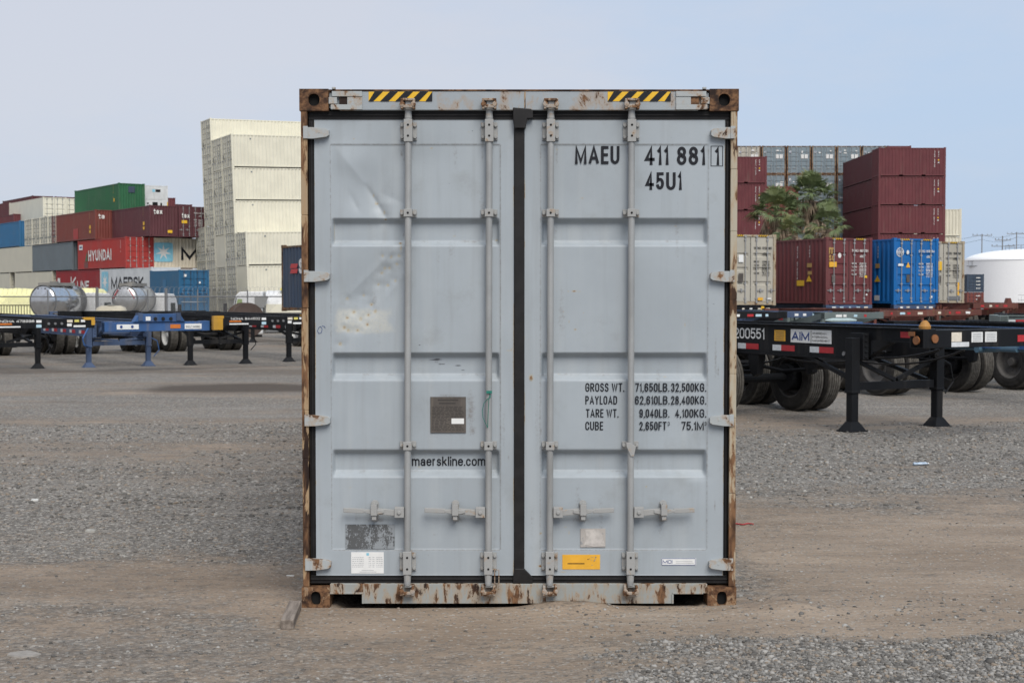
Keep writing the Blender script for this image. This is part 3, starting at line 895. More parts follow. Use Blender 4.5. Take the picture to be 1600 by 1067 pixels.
g.box(xm0, xm1 + 0.001, RB - 0.012, RB + 0.03, zb0 + 0.001, zt1 - 0.001)
a0, a1 = front(801.5, 170, 0)[0], front(833, 170, 0)[0]
zt = front(800, 168.5, 0)[1]
zm, zl = front(800, 186, 0)[1], front(800, 201, 0)[1]
g.prism([(a0, zm), (a0 + 0.008, zl), (xm1 + 0.008, zl), (xm1 + 0.016, zm), (a1, zm + 0.002), (a1, zt - 0.02), (a1 - 0.012, zt - 0.008), (a0, zt)], RB - 0.040, RB + 0.004)
za, zb = front(800, 897, 0)[1], front(800, 912, 0)[1]
g.prism([(xm0 - 0.008, zb), (a0, za - 0.02), (xm0, za + 0.03), (xm1, za + 0.03), (a1, za - 0.02), (a1, zb)], RB - 0.016, RB + 0.004)
tag(build('gasket', g, M['gasket'], doorR, bevel=0.004), 'thick black rubber seal between the doors', None)

# frame: corner posts, castings, header, sill
def casting(x0, x1, z0, z1, y0, y1, hole, mat):
    """corner casting with a real aperture in its face and a hollow behind it"""
    g = MB()
    cx, cz = (x0 + x1) / 2 + hole[2], (z0 + z1) / 2
    n = 28
    ring = [(cx + hole[0] * math.copysign(abs(math.cos(a)) ** hole[3], math.cos(a)), cz + hole[1] * math.copysign(abs(math.sin(a)) ** hole[3], math.sin(a)))
            for a in [2 * math.pi * i / n for i in range(n)]]
    outer = []
    for i in range(n):
        a = 2 * math.pi * i / n
        c_, s_ = math.cos(a), math.sin(a)
        tt = min(((x1 - cx) if c_ > 0 else (cx - x0)) / max(abs(c_), 1e-6), ((z1 - cz) if s_ > 0 else (cz - z0)) / max(abs(s_), 1e-6))
        outer.append((cx + c_ * tt, cz + s_ * tt))
    yd = y0 + 0.03 if y1 > y0 else y0 - 0.03
    vs = [(x, y0, z) for x, z in outer] + [(x, y0, z) for x, z in ring] + [(x, yd, z) for x, z in ring]
    fs = [(i, (i + 1) % n, n + (i + 1) % n, n + i) for i in range(n)] + [(n + i, n + (i + 1) % n, 2 * n + (i + 1) % n, 2 * n + i) for i in range(n)]
    g.add(vs, fs)
    g.add([(x0, y0, z0), (x1, y0, z0), (x1, y0, z1), (x0, y0, z1), (x0, y1, z0), (x1, y1, z0), (x1, y1, z1), (x0, y1, z1)],
          [(0, 4, 5, 1), (1, 5, 6, 2), (2, 6, 7, 3), (3, 7, 4, 0), (4, 7, 6, 5)])
    # corner wedges that close the face
    for X, Z in ((x0, z0), (x1, z0), (x1, z1), (x0, z1)):
        i = min(range(n), key=lambda j: (outer[j][0] - X) ** 2 + (outer[j][1] - Z) ** 2)
        for j in ((i - 1) % n, (i + 1) % n):
            g.add([(X, y0, Z), (outer[i][0], y0, outer[i][1]), (outer[j][0], y0, outer[j][1])], [(0, 1, 2)])
    g.mi = 1
    g.add([(x, yd, z) for x, z in ring], [tuple(range(n))])
    return build('corner_casting', g, [mat, M['dark']], box0)

cz1, cz2 = front(800, 173.5)[1], H0 + 0.004
casting(-1.222, -1.060, cz1, cz2, -0.006, 0.17, (0.032, 0.034, 0.0, 0.9), M['cast_rust'])
casting(1.060, 1.222, cz1, cz2, -0.006, 0.17, (0.032, 0.034, 0.0, 0.9), M['cast_rust'])
casting(-1.222, -1.064, -0.012, 0.116, -0.006, 0.17, (0.028, 0.040, 0.0, 0.75), M['cast_low'])
casting(1.060, 1.222, -0.012, 0.116, -0.006, 0.17, (0.028, 0.040, 0.0, 0.75), M['cast_low'])
L0 = 12.192
for sx in (-1, 1):
    for z0, z1 in ((-0.012, 0.116), (cz1, cz2)):
        a, b_ = sorted((sx * 1.222, sx * 1.06))
        casting(a, b_, z0, z1, L0, L0 - 0.17, (0.03, 0.036, 0.0, 0.8), M['cast_rust'])
# posts: outer flange, web and inner return, in bitten lengths
for sx in (-1, 1):
    g = MB()
    z = 0.117
    rr = random.Random(5 + sx)
    while z < cz1 - 0.02:
        h = min(rr.uniform(0.25, 0.6), cz1 - 0.001 - z)
        o = rr.uniform(-0.0022, 0.0022)
        a, b_ = sorted((sx * (1.2165 + o), sx * 1.1795))
        g.box(a, b_, 0.0 + o, 0.022, z, z + h)
        z += h
    a, b_ = sorted((sx * 1.214, sx * 1.206))
    g.box(a, b_, 0.0225, 0.15, 0.117, cz1 - 0.001)
    a, b_ = sorted((sx * 1.2055, sx * 1.05))
    g.box(a, b_, 0.11, 0.15, 0.117, cz1 - 0.001)
    tag(build('corner_post', g, M['post_rust'] if sx < 0 else M['post_mix'], box0, bevel=0.004), 'rust eaten corner post', None)
    g = MB()
    a, b_ = sorted((sx * 1.216, sx * 1.12))
    g.box(a, b_, L0 - 0.12, L0, 0.117, cz1 - 0.001)
    build('corner_post', g, M['frame_grey'], box0)
hb, ht = front(800, 172.5)[1], front(800, 143)[1]
g = MB()
g.box(-1.0, 1.0, 0.0, 0.12, hb, ht)
g.box(-1.058, -1.0005, 0.012, 0.12, hb + 0.012, ht - 0.006)
g.box(1.0005, 1.058, 0.012, 0.12, hb + 0.012, ht - 0.006)
header = build('header', g, M['frame_grey'], box0, bevel=0.004)
g = MB()
g.box(-1.056, 1.056, -0.004, 0.12, ht + 0.001, ht + 0.010)
tag(build('drip_lip', g, M['cast_rust'], header, bevel=0.002), 'rusty lip along the top edge', None)
for sx in (-1, 1):     # stepped protection plates beside the top castings
    g = MB()
    f = lambda px: front(px, 155)[0] if sx < 0 else -front(px, 155)[0] - 0.0
    xa, xb = sx * 0.874, sx * 1.056
    def bb(u0, u1, y0, y1, z0, z1):
        p, q = sorted((sx * u0, sx * u1))
        g.box(p, q, y0, y1, z0, z1)
    bb(0.872, 1.045, -0.012, -0.0005, hb + 0.002, hb + 0.030)
    bb(0.872, 1.040, -0.012, -0.0005, ht - 0.030, ht - 0.001)
    bb(0.872, 0.955, -0.008, -0.0005, hb + 0.0305, ht - 0.0305)
    bb(1.012, 1.058, -0.010, 0.011, hb + 0.034, ht - 0.034)
    bb(1.018, 1.046, -0.016, -0.0125, hb + 0.004, hb + 0.026)
    bb(1.020, 1.040, -0.014, 0.008, ht + 0.011, ht + 0.022)
    build('lashing_plate', g, M['hinge'], header, bevel=0.004)
    g = MB()
    bb(0.9555, 0.9995, -0.003, -0.001, hb + 0.031, ht - 0.031)
    tag(build('lashing_slot', g, M['cast_rust'], header), 'rusty slot in the header', None)
for (pa, pb, lean) in ((576, 675.5, 1), (949.5, 1048, 1)):
    x0, x1 = front(pa, 151)[0], front(pb, 151)[0]
    z0, z1 = front(800, 158.8)[1], front(800, 143.8)[1]
    g = MB()
    g.mi = 0
    g.quad((x0, -0.0022, z0), (x1, -0.0022, z0), (x1, -0.0022, z1), (x0, -0.0022, z1))
    g.mi = 1
    h, wd, st = z1 - z0, 0.046, 0.084
    xx = x0 - 0.02
    while xx < x1:
        p = [(xx, z0), (xx + wd, z0), (xx + wd + h, z1), (xx + h, z1)]
        pts = []
        for x, z in p:
            pts.append((min(max(x, x0), x1), z))
        if pts[1][0] > pts[0][0] or pts[2][0] > pts[3][0]:
            g.add([(x, -0.0042, z) for x, z in pts], [(0, 1, 2, 3)])
        xx += st
    tag(build('hazard_stripe', g, [M['yellow'], M['ink']], header), 'yellow and black striped decal', None)
# sill with two fork pockets
sb, st_ = 0.022, front(800, 912)[1]
zp = front(800, 926.5)[1]
pk = [(front(515.5, 935)[0], front(567.5, 935)[0]), (front(1050.5, 935)[0], front(1098.5, 935)[0])]
g = MB()
g.prism([(-1.063, zp), (pk[0][1], zp), (pk[0][1] + 0.001, sb), (pk[1][0] - 0.001, sb), (pk[1][0], zp), (1.059, zp), (1.059, st_), (-1.063, st_)], 0.0, 0.012)
g.box(-1.063, 1.059, 0.0125, 0.13, st_ - 0.012, st_ - 0.001)
for s_ in (pk[0][1], pk[1][0] - 0.012):
    g.box(s_, s_ + 0.012, 0.0125, 0.5, sb, zp - 0.001)
for a, b_ in pk:
    g.box(a, b_, -0.005, -0.0005, zp - 0.004, zp + 0.006)
g.box(pk[0][1] - 0.007, pk[0][1] + 0.004, -0.005, -0.0005, sb, zp - 0.0045)
g.box(pk[1][0] - 0.004, pk[1][0] + 0.007, -0.005, -0.0005, sb, zp - 0.0045)
sill = build('sill', g, M['sill_grey'], box0, bevel=0.003)
g = MB()
g.box(-1.2, 1.2, 0.55, 0.6, 0.03, 0.13)
build('cross_member', g, M['dark'], box0)

# hinges
for px_k, px_tip, sx, d in ((479, 515.5, -1, doorL), (1143.5, 1109.5, 1, doorR)):
    for py0, py1 in ((196.5, 218), (421, 441.5), (646, 666.5), (870.5, 891.5)):
        xk, xt = front(px_k, 540)[0], front(px_tip, 540)[0]
        z1, z0 = front(800, py0)[1], front(800, py1)[1]
        zc, hh_ = (z0 + z1) / 2, (z1 - z0) / 2 * 0.9
        g = MB()
        xs_ = xk + (xt - xk) * 0.35
        poly = [(xk, zc - hh_), (xs_, zc - hh_), (xt - (xt - xk) * 0.12, zc - hh_ * 0.72), (xt, zc - hh_ * 0.45), (xt, zc + hh_ * 0.35), (xt - (xt - xk) * 0.12, zc + hh_ * 0.6), (xs_, zc + hh_ * 0.82), (xk, zc + hh_ * 0.82)]
        if sx > 0:
            poly = poly[::-1]
        g.prism(poly, -0.008, RB + 0.004)
        a, b_ = sorted((xk - sx * 0.014, xk + sx * 0.012))
        g.box(a, b_, -0.012, -0.0085, zc - hh_, zc + hh_)
        g.tube((xs_ + (xt - xs_) * 0.35, -0.0095, zc), (xs_ + (xt - xs_) * 0.35, -0.0075, zc), 0.006, 10)
        build('hinge', g, M['hinge'], d, bevel=0.003)
# locking gear
def bolt(g, x, z, y, r=0.011):
    g.tube((x, y, z), (x, y - 0.013, z), r, 6)
YR = RB - 0.040          # axis of the locking bars
def rod_set(pt, pb, d, hside, torn=False):
    xt_, xb_ = front(pt, 200, YR)[0], front(pb, 880, YR)[0]
    X = lambda z: xb_ + (xt_ - xb_) * (z - 0.16) / 2.6
    P = lambda py: front(800, py, YR)[1]
    g = MB()
    g.tube((X(P(926)), YR, P(912)), (X(P(165)), YR, P(172)), 0.0185, 18)
    build('lock_rod', g, M['rod'], d, smooth=False)
    for z1, z0, kind in ((P(187), P(222), 'tall'), (P(327), P(339), 'short'), (P(690), P(702.5), 'torn' if torn else 'short'), (P(861), P(896.5), 'tall')):
        x = X((z0 + z1) / 2)
        g = MB()
        zc = (z0 + z1) / 2
        g.box(x - 0.046, x + 0.046, RB - 0.010, RB - 0.001, z0 + (0.012 if kind == 'tall' else 0), z1 - (0.012 if kind == 'tall' else 0))
        if kind == 'torn':
            g.prism([(x - 0.028, z1), (x - 0.026, zc), (x - 0.002, z0 - 0.035), (x + 0.016, z0 - 0.035), (x + 0.028, zc), (x + 0.022, zc + 0.002), (x - 0.004, z1 - 0.004)], YR - 0.024, YR - 0.0195)
        else:
            g.box(x - 0.0235, x + 0.0235, YR - 0.024, RB - 0.0105, z0, z1)
        if kind == 'tall':
            for zz in (z0 + 0.03, z1 - 0.03):
                bolt(g, x - 0.036, zz, RB - 0.010, 0.0105)
                bolt(g, x + 0.036, zz, RB - 0.010, 0.0105)
        else:
            bolt(g, x - 0.036, zc, RB - 0.010, 0.0105)
            bolt(g, x + 0.036, zc, RB - 0.010, 0.0105)
        br = build('rod_bracket', g, M['bracket'], d, bevel=0.002)
        if kind == 'torn':
            br['label'] = 'torn open rod bracket'
            continue
        for zz in ((z0 + 0.032, z1 - 0.032) if kind == 'tall' else (zc,)):
            g = MB()
            g.tube((x, YR - 0.0255, zz), (x, YR - 0.0235, zz), 0.0062, 12)
            build('bracket_hole', g, M['dark'], d)
    # cams and keepers at both ends
    for py_a, py_b, py_k0, py_k1, up in ((186, 172, 155.5, 172, 1), (897, 914, 913, 928, -1)):
        x = X(P((py_a + py_b) / 2))
        g = MB()
        g.tube((x, YR, P(py_a)), (x, YR, P(py_b)), 0.021, 14, 0.017)
        g.box(x - 0.015, x + 0.024, YR - 0.024, 0.001, min(P(py_b), P(py_k0 if up < 0 else py_k1)) - 0.004, max(P(py_b), P(py_k1 if up < 0 else py_k0)) - 0.006)
        build('lock_cam', g, M['bracket'], d, bevel=0.004)
        g = MB()
        zk0, zk1 = sorted((P(py_k0), P(py_k1)))
        zc = (zk0 + zk1) / 2
        for s_ in (-1, 1):
            u0, u1 = sorted((x + s_ * 0.026, x + s_ * 0.040))
            g.box(u0, u1, -0.058, 0.002, zk0, zk1)
            g.tube((x + s_ * 0.031, -0.062, zc - 0.003), (x + s_ * 0.031, -0.050, zc - 0.003), 0.0145, 12)
        g.box(x - 0.028, x + 0.028, -0.060, -0.052, zk0 + 0.006, zk0 + 0.024)
        g.box(x - 0.030, x + 0.030, -0.050, 0.002, (zk1 - 0.012) if up > 0 else zk0 - 0.004, (zk1 + 0.002) if up > 0 else zk0 + 0.008)
        build('cam_keeper', g, M['keeper'], header if up > 0 else sill, bevel=0.004)
    # handle, its pivot on the bar and its catch
    zh = P(799)
    x = X(zh)
    px_len = 101.5 / 281
    g = MB()
    h = hside
    def bx(u0, u1, y0, y1, z0, z1):
        a, b_ = sorted((x + h * u0, x + h * u1))
        g.box(a, b_, y0, y1, z0, z1)
    bx(0.019, 0.072, YR - 0.022, YR + 0.020, zh - 0.032, zh + 0.026)
    g.tube((x + h * 0.046, YR - 0.031, zh - 0.002), (x + h * 0.046, YR - 0.022, zh - 0.002), 0.011, 12)
    g.bar((x + h * 0.07, YR - 0.006, zh - 0.006), (x + h * 0.17, YR - 0.008, zh + 0.004), 0.012, 0.034)
    g.prism([(x + h * u, zh + w_) for u, w_ in (((0.13, -0.006), (0.185, -0.017), (0.25, 0.0), (0.25, 0.014), (0.185, 0.016), (0.13, 0.010)) if h > 0 else ((0.13, 0.010), (0.185, 0.016), (0.25, 0.014), (0.25, 0.0), (0.185, -0.017), (0.13, -0.006)))], YR - 0.020, YR - 0.006)
    g.bar((x + h * 0.24, YR - 0.012, zh + 0.006), (x + h * 0.358, YR - 0.012, zh + 0.010), 0.014, 0.026)
    build('handle', g, M['bracket'], d, bevel=0.003)
    g = MB()
    cx = x + h * 0.186
    g.prism([(cx + 0.021 * math.cos(a), zh - 0.0 + 0.04 * (1 if math.sin(a) > 0 else -1) + 0.021 * math.sin(a)) for a in [2 * math.pi * (i + .5) / 20 for i in range(20)]], RB - 0.008, RB - 0.001)
    g.box(cx - 0.017, cx + 0.017, YR - 0.034, YR - 0.0205, zh - 0.018, zh + 0.044)
    g.box(cx - 0.017, cx + 0.017, YR - 0.030, RB - 0.0085, zh + 0.0285, zh + 0.044)
    g.box(cx - 0.012, cx + 0.012, YR - 0.026, RB - 0.0085, zh - 0.044, zh - 0.018)
    bolt(g, cx, zh + 0.046, YR - 0.02)
    bolt(g, cx, zh - 0.050, RB - 0.008)
    build('handle_catch', g, M['bracket'], d, bevel=0.002)

rod_set(638, 636.5, doorL, -1)
rod_set(764.5, 763, doorL, -1)
rod_set(860.6, 859, doorR, 1)
rod_set(987, 985, doorR, 1, torn=True)

# lettering, plates and stickers on the doors
def dtext(g, s, px0, px1, py_top, py_base, y, bold=0.13):
    x0, z0 = front(px0, py_base, y)
    x1, z1 = front(px1, py_top, y)
    add_text(g, s, (x0, y, z0), (1, 0, 0), (0, 0, 1), x1 - x0, z1 - z0, bold)
g = MB()
yt = RB - 0.0012 + 0.004
dtext(g, 'MAEU', 898.5, 968, 228.5, 256.5, RB + 0.0012, 0.155)
build('lettering', g, M['ink'], doorR)
g = MB()
dtext(g, '411 881', 1007.5, 1102, 229.5, 258, RB + 0.0012, 0.165)
build('lettering', g, M['ink'], doorR)
g = MB()
dtext(g, '1', 1116.5, 1124, 230.5, 258.5, yt - 0.004, 0.155)
for a, b_, c_, d_ in ((1110.5, 1129.7, 228.2, 229.2), (1110.5, 1129.7, 259.2, 260.2), (1110.5, 1111.5, 229.2, 259.2), (1128.7, 1129.7, 229.2, 259.2)):
    x0, z1 = front(a, c_, yt - 0.004)
    x1, z0 = front(b_, d_, yt - 0.004)
    g.quad((x0, yt - 0.004, z0), (x1, yt - 0.004, z0), (x1, yt - 0.004, z1), (x0, yt - 0.004, z1))
build('lettering', g, M['ink'], doorR)
g = MB()
dtext(g, '45U1', 1008.5, 1065.5, 269.5, 297, RB + 0.0012, 0.165)
build('lettering', g, M['ink'], doorR)
g = MB()
yw = RB + 0.0012
for row, (pt, pb) in zip((('GROSS WT.', 914.6, 975.5, '71,650LB.', 992.6, 1046, '32,500KG.', 1048.6, 1103.6), ('PAYLOAD', 914.6, 964.4, '62,610LB.', 992.3, 1046.3, '28,400KG.', 1048.4, 1103.6),
                          ('TARE WT.', 915.5, 966.5, '9,040LB.', 999, 1046, '4,100KG.', 1055, 1103.6), ('CUBE', 914.6, 942.5, '2,650FT', 999, 1041.5, '75.1M', 1064.6, 1099.8)),
                         ((598.4, 611.8), (618.4, 631.6), (638.9, 652), (658.6, 671.8))):
    g = MB()
    for i in (0, 3, 6):
        dtext(g, row[i], row[i + 1], row[i + 2], pt, pb, yw, 0.135)
    if row[0] != 'CUBE':
        build('lettering', g, M['ink'], doorR)
dtext(g, '3', 1043, 1046.5, 658.6, 664.6, yw, 0.125)
dtext(g, '3', 1100.6, 1103.8, 658.6, 664.6, yw, 0.125)
build('lettering', g, M['ink'], doorR)
g = MB()
dtext(g, 'maerskline.com', 643.6, 758.5, 713, 727.4, RB + 0.0405, 0.135)
build('lettering', g, M['ink'], doorL)

def plate(name, px0, px1, py0, py1, d, mats, y=None, label=None, extra=None, bev=0.0, th=0.0014):
    y = RB - 0.001 if y is None else y
    x0, z1 = front(px0, py0, y)
    x1, z0 = front(px1, py1, y)
    g = MB()
    g.box(x0, x1, y - th, y + 0.006, z0, z1)
    if extra:
        extra(g, y - th - 0.0008)
    o = build(name, g, mats, d)
    if label:
        o['label'] = label
    return o
def marks(g, y, rows, mi=1):
    """thin ruled lines standing for print too small to read"""
    g.mi = mi
    for px0, px1, py, h in rows:
        x0, z0 = front(px0, py, y)
        x1, z1 = front(px1, py - h, y)
        g.quad((x0, y, z0), (x1, y, z0), (x1, y, z1), (x0, y, z1))
M['plate'] = paint('brown_grey_plate', (0.115, 0.10, 0.088), 0.5, 0.2, 0.0, dirt_amt=0.3, metal=0.3, scale=6)
M['plate_ink'] = flat('plate_print', (0.05, 0.045, 0.04), 0.5)
M['faint_ink'] = flat('faded_print', (0.36, 0.37, 0.38), 0.6)
rq = random.Random(3)
rows = [(684, 716, 626, 2.2), (686, 712, 631, 2.0)]
for i in range(17):
    y_ = 636 + i * 2.25
    xx = 675
    while xx < 722:
        w_ = rq.uniform(2, 7)
        if not (704 < xx + w_ and 652 < y_ < 664):
            rows.append((xx, min(xx + w_, 725), y_, 0.9))
        xx += w_ + rq.uniform(1, 2.5)
def ex(g, y):
    marks(g, y, rows, 1)
    g.mi = 2
    x0, z1 = front(705.5, 653.5, y)
    x1, z0 = front(725, 662, y)
    g.quad((x0, y - .0006, z0), (x1, y - .0006, z0), (x1, y - .0006, z1), (x0, y - .0006, z1))
plate('data_plate', 672.5, 728, 620, 676, doorL, [M['plate'], M['plate_ink'], M['white']], label='brown metal data plate with a small white sticker', extra=ex)
rows2 = []
for i in range(6):
    y_ = 871 + i * 2.9
    for a, b_ in ((550.5, 568), (576, 580), (582, 586), (588, 598)):
        xx = a
        while xx < b_:
            w_ = rq.uniform(1.2, 3.6)
            rows2.append((xx, min(xx + w_, b_), y_, 0.8))
            xx += w_ + 0.9
rows2 += [(565, 584, 891, 0.6), (562, 588, 893.4, 0.6)]
def ex2(g, y):
    marks(g, y, rows2, 1)
    g.mi = 2
    x0, z1 = front(572.5, 863.5, y)
    x1, z0 = front(576.5, 867.5, y)
    g.quad((x0, y, z0), (x1, y, z0), (x1, y, z1), (x0, y, z1))
plate('sticker', 548.7, 599.7, 862.2, 895.4, doorL, [M['white'], M['faint_ink'], M['sky_blue']], label='white sticker with fine print', extra=ex2)
ym = RB - 0.001
def ex3(g, y):
    g.mi = 1
    dtext(g, 'MCI', 1035.5, 1050.5, 874.6, 880, y, 0.16)
    marks(g, y, [(1034, 1086.7, 872.6, 0.7), (1034, 1086.7, 882.6, 0.7), (1033.8, 1034.5, 882.6, 10), (1086, 1086.7, 882.6, 10)], 1)
    marks(g, y, [(1056, 1082, 877, 0.6), (1056, 1084, 879.5, 0.6)], 2)
plate('sticker', 1033.5, 1087.5, 871.8, 882.8, doorR, [M['white'], M['logo_blue'], M['faint_ink']], label='narrow white nameplate sticker', extra=ex3)
rows4 = []
xx = 887
while xx < 912:
    rows4.append((xx, xx + 1.4, 881, 1.8))
    xx += 1.9
def ex4(g, y):
    marks(g, y, rows4, 1)
    rr_ = random.Random(9)
    for i in range(14):
        a = rr_.uniform(916, 932)
        y_ = rr_.uniform(870, 884)
        marks(g, y, [(a, a + rr_.uniform(0.8, 2.6), y_, 0.8)], 2)
plate('sticker', 878.7, 937.5, 866.2, 889, doorR, [M['orange_label'], M['ink'], M['keeper']], label='worn yellow sticker on the door', extra=ex4)
# weathered remains of stickers
def remnant(name, cols, thr, sc):
    m, t, b = nodes(name)
    k = NT(t)
    n1 = k.noise(sc, 6, 0.7, (1, 1, 0.5))
    n2 = k.noise(sc * 8, 4, 0.7, (1.0, 1, 0.8))
    f = k.ramp(k.math('ADD', n1, k.math('MULTIPLY', k.math('SUBTRACT', n2, 0.5), 0.5)), thr - 0.03, thr + 0.03)
    t.links.new(k.mix(f, cols[0], cols[1]), b.inputs['Base Color'])
    b.inputs['Roughness'].default_value = 0.7
    return m
M['rem1'] = remnant('scraped_black_sticker', ((0.25, 0.27, 0.285), (0.085, 0.088, 0.09)), 0.49, 16)
M['rem2'] = remnant('torn_pale_sticker', ((0.25, 0.255, 0.26), (0.40, 0.37, 0.34)), 0.42, 12)
plate('scraped_sticker', 540, 616.5, 819, 857, doorL, M['rem1'], label='scraped off black sticker', th=0.0008)
plate('torn_sticker', 907, 946, 825.5, 854.5, doorR, M['rem2'], label='torn pale sticker remains', th=0.0008)
g = MB()
y = RB - 0.0035
pts = [(914, 827), (934, 826.5), (941, 836), (946, 853), (929, 854), (915, 851), (912, 853.5), (916, 838)]
g.add([(front(p, q, y)[0], y, front(p, q, y)[1]) for p, q in pts], [tuple(range(len(pts) - 1, -1, -1))])
build('torn_paper', g, flat('torn_paper', (0.47, 0.44, 0.41), 0.7, 0, 0.15, 30), doorR)
# green seal wire on a bar, wire clip near the sill, pen marks
M['green_wire'] = flat('green_plastic', (0.02, 0.17, 0.13), 0.5)
g = MB()
pz = lambda px, py, y=YR - 0.022: (front(px, py, y)[0], y, front(px, py, y)[1])
g.box(pz(759.5, 0)[0], pz(768.5, 0)[0], YR - 0.028, YR - 0.019, front(0, 614, YR)[1], front(0, 610, YR)[1])
g.path([pz(765, 614), pz(766.5, 620), pz(761, 624), pz(756, 630), pz(753.5, 641), pz(754.5, 652), pz(758, 660), pz(762, 668)], 0.0017, 6)
g.path([pz(766, 616), pz(764, 622), pz(763, 640), pz(762, 668)], 0.0017, 6)
tag(build('seal_wire', g, M['green_wire'], doorL), 'green seal wire twisted round a bar', None)
g = MB()
for a, b_, c_ in ((773, 888, 922), (779.5, 890, 920)):
    g.path([pz(a, b_, -0.03), pz(a, c_, -0.03)], 0.0028, 6)
g.path([pz(769, 889, -0.03), pz(779.5, 890, -0.03)], 0.0028, 6)
g.path([pz(773, 922, -0.03), pz(779.5, 920, -0.03)], 0.0028, 6)
build('wire_clip', g, M['bolt_rust'], doorL)
g = MB()
P5 = [(498, 512), (496, 517), (498, 521), (502, 520), (503.5, 514), (501, 510), (498, 512)]
g.path([pz(p, q, RB - 0.001) for p, q in P5], 0.0012, 5)
g.path([pz(p, q, RB - 0.001) for p, q in [(503, 509), (507, 510), (508, 513)]], 0.0012, 5)
build('pen_mark', g, M['logo_blue'], doorL)
# rust run down the middle of the header
g = MB()
g.box(front(819.2, 155)[0], front(821.2, 155)[0], -0.0024, -0.0005, front(0, 169, 0)[1], front(0, 144, 0)[1])
build('rust_run', g, M['post_rust'], header)

# body behind the doors
def corrug(L, h, depth=0.036, pitch=0.278):
    """outline (along, in) of a corrugated sheet"""
    pts = []
    n = int(round(L / pitch))
    p = L / n
    for i in range(n):
        a = i * p
        pts += [(a, 0.0), (a + 0.26 * p, 0.0), (a + 0.5 * p, depth), (a + 0.76 * p, depth)]
    pts.append((L, 0.0))
    return pts
for sx in (-1, 1):
    g = MB()
    pr = corrug(L0 - 0.36, 1)
    vs = []
    for a, d_ in pr:
        for z in (0.17, 2.78):
            vs.append((sx * (1.208 - d_), 0.18 + a, z))
    g.add(vs, [(2 * i, 2 * i + 1, 2 * i + 3, 2 * i + 2) for i in range(len(pr) - 1)])
    a, b_ = sorted((sx * 1.216, sx * 1.15))
    g.box(a, b_, 0.171, L0 - 0.171, 0.015, 0.17)
    g.box(a, b_, 0.171, L0 - 0.171, 2.781, 2.87)
    build('side_wall', g, PM['maersk'], box0)
g = MB()
g.box(-1.149, 1.149, 0.121, L0 - 0.06, 2.83, 2.872)
build('roof', g, PM['maersk'], box0)
g = MB()
g.box(-1.119, 1.119, L0 - 0.06, L0 - 0.02, 0.05, 2.829)
build('end_wall', g, PM['maersk'], box0)
g = MB()
g.box(-1.149, 1.149, 0.131, L0 - 0.061, 0.131, 0.165)
build('floor_panel', g, M['dark'], box0)

# ------------------------------------------------------------------ stacked containers
STD, HC = 2.591, 2.896
_CM = {}
def cmesh(key, fn):
    if key not in _CM:
        _CM[key] = fn()
    return _CM[key]

def side_mesh(L, H, flat_):
    """a long wall at local x = 0, facing -x"""
    g = MB()
    z0, z1 = 0.154, H - 0.12
    if flat_:
        g.box(0.012, 0.05, 0.13, L - 0.13, z0, z1)
    else:
        pr = corrug(L - 0.26, H, 0.04, 0.30)
        vs = []
        for a, d in pr:
            vs += [(0.014 + d, 0.13 + a, z0), (0.014 + d, 0.13 + a, z1)]
        g.add(vs, [(2 * i + 2, 2 * i + 3, 2 * i + 1, 2 * i) for i in range(len(pr) - 1)])
    return g.mesh('side_wall')

def end_mesh(H, style):
    g = MB()
    z0, z1 = 0.155, H - 0.11
    if style == 'corr':
        pr = corrug(W - 0.24, H, 0.045, 0.25)
        vs = []
        for a, d in pr:
            vs += [(0.12 + a, 0.02 + d, z0), (0.12 + a, 0.02 + d, z1)]
        g.add(vs, [(2 * i, 2 * i + 1, 2 * i + 3, 2 * i + 2) for i in range(len(pr) - 1)])
    else:
        g.box(0.10, W - 0.10, 0.015, 0.06, z0, z1)
    return g.mesh('end_wall')

def frame_mesh(L, H, pockets):
    g = MB()
    for x0, x1 in ((0, 0.13), (W - 0.13, W)):
        for y0, y1 in ((0, 0.128), (L - 0.128, L)):
            g.box(x0 + .004, x1 - .004, y0 + .004, y1 - .004, 0.12, H - 0.12)
    for x0, x1 in ((0.004, 0.07), (W - 0.07, W - 0.004)):
        segs = [(0.165, L - 0.165)]
        if pockets:
            c_ = L / 2
            segs = [(0.165, c_ - 1.20), (c_ - 0.84, c_ + 0.84), (c_ + 1.20, L - 0.165)]
            g.box(x0, x1, c_ - 1.2, c_ - 0.84, 0.145, 0.153)
            g.box(x0, x1, c_ + 0.84, c_ + 1.2, 0.145, 0.153)
        for y0, y1 in segs:
            g.box(x0, x1, y0, y1, 0.05, 0.153)
        g.box(x0 + .002, x1 - .002, 0.165, L - 0.165, H - 0.12, H - 0.05)
    for y0, y1 in ((0.006, 0.10), (L - 0.10, L - 0.006)):
        g.box(0.18, W - 0.18, y0, y1, 0.02, 0.153)
        g.box(0.18, W - 0.18, y0, y1, H - 0.11, H - 0.03)
    for x0, x1 in ((-0.003, 0.16), (W - 0.16, W + 0.003)):
        for y0, y1 in ((-0.003, 0.165), (L - 0.165, L + 0.003)):
            g.box(x0, x1, y0, y1, 0.0, 0.118)
            g.box(x0, x1, y0, y1, H - 0.119, H)
    g.box(0.0705, W - 0.0705, 0.11, L - 0.11, H - 0.075, H - 0.045)
    g.box(0.18, W - 0.18, 0.101, L - 0.101, 0.12, 0.15)
    return g.mesh('frame')

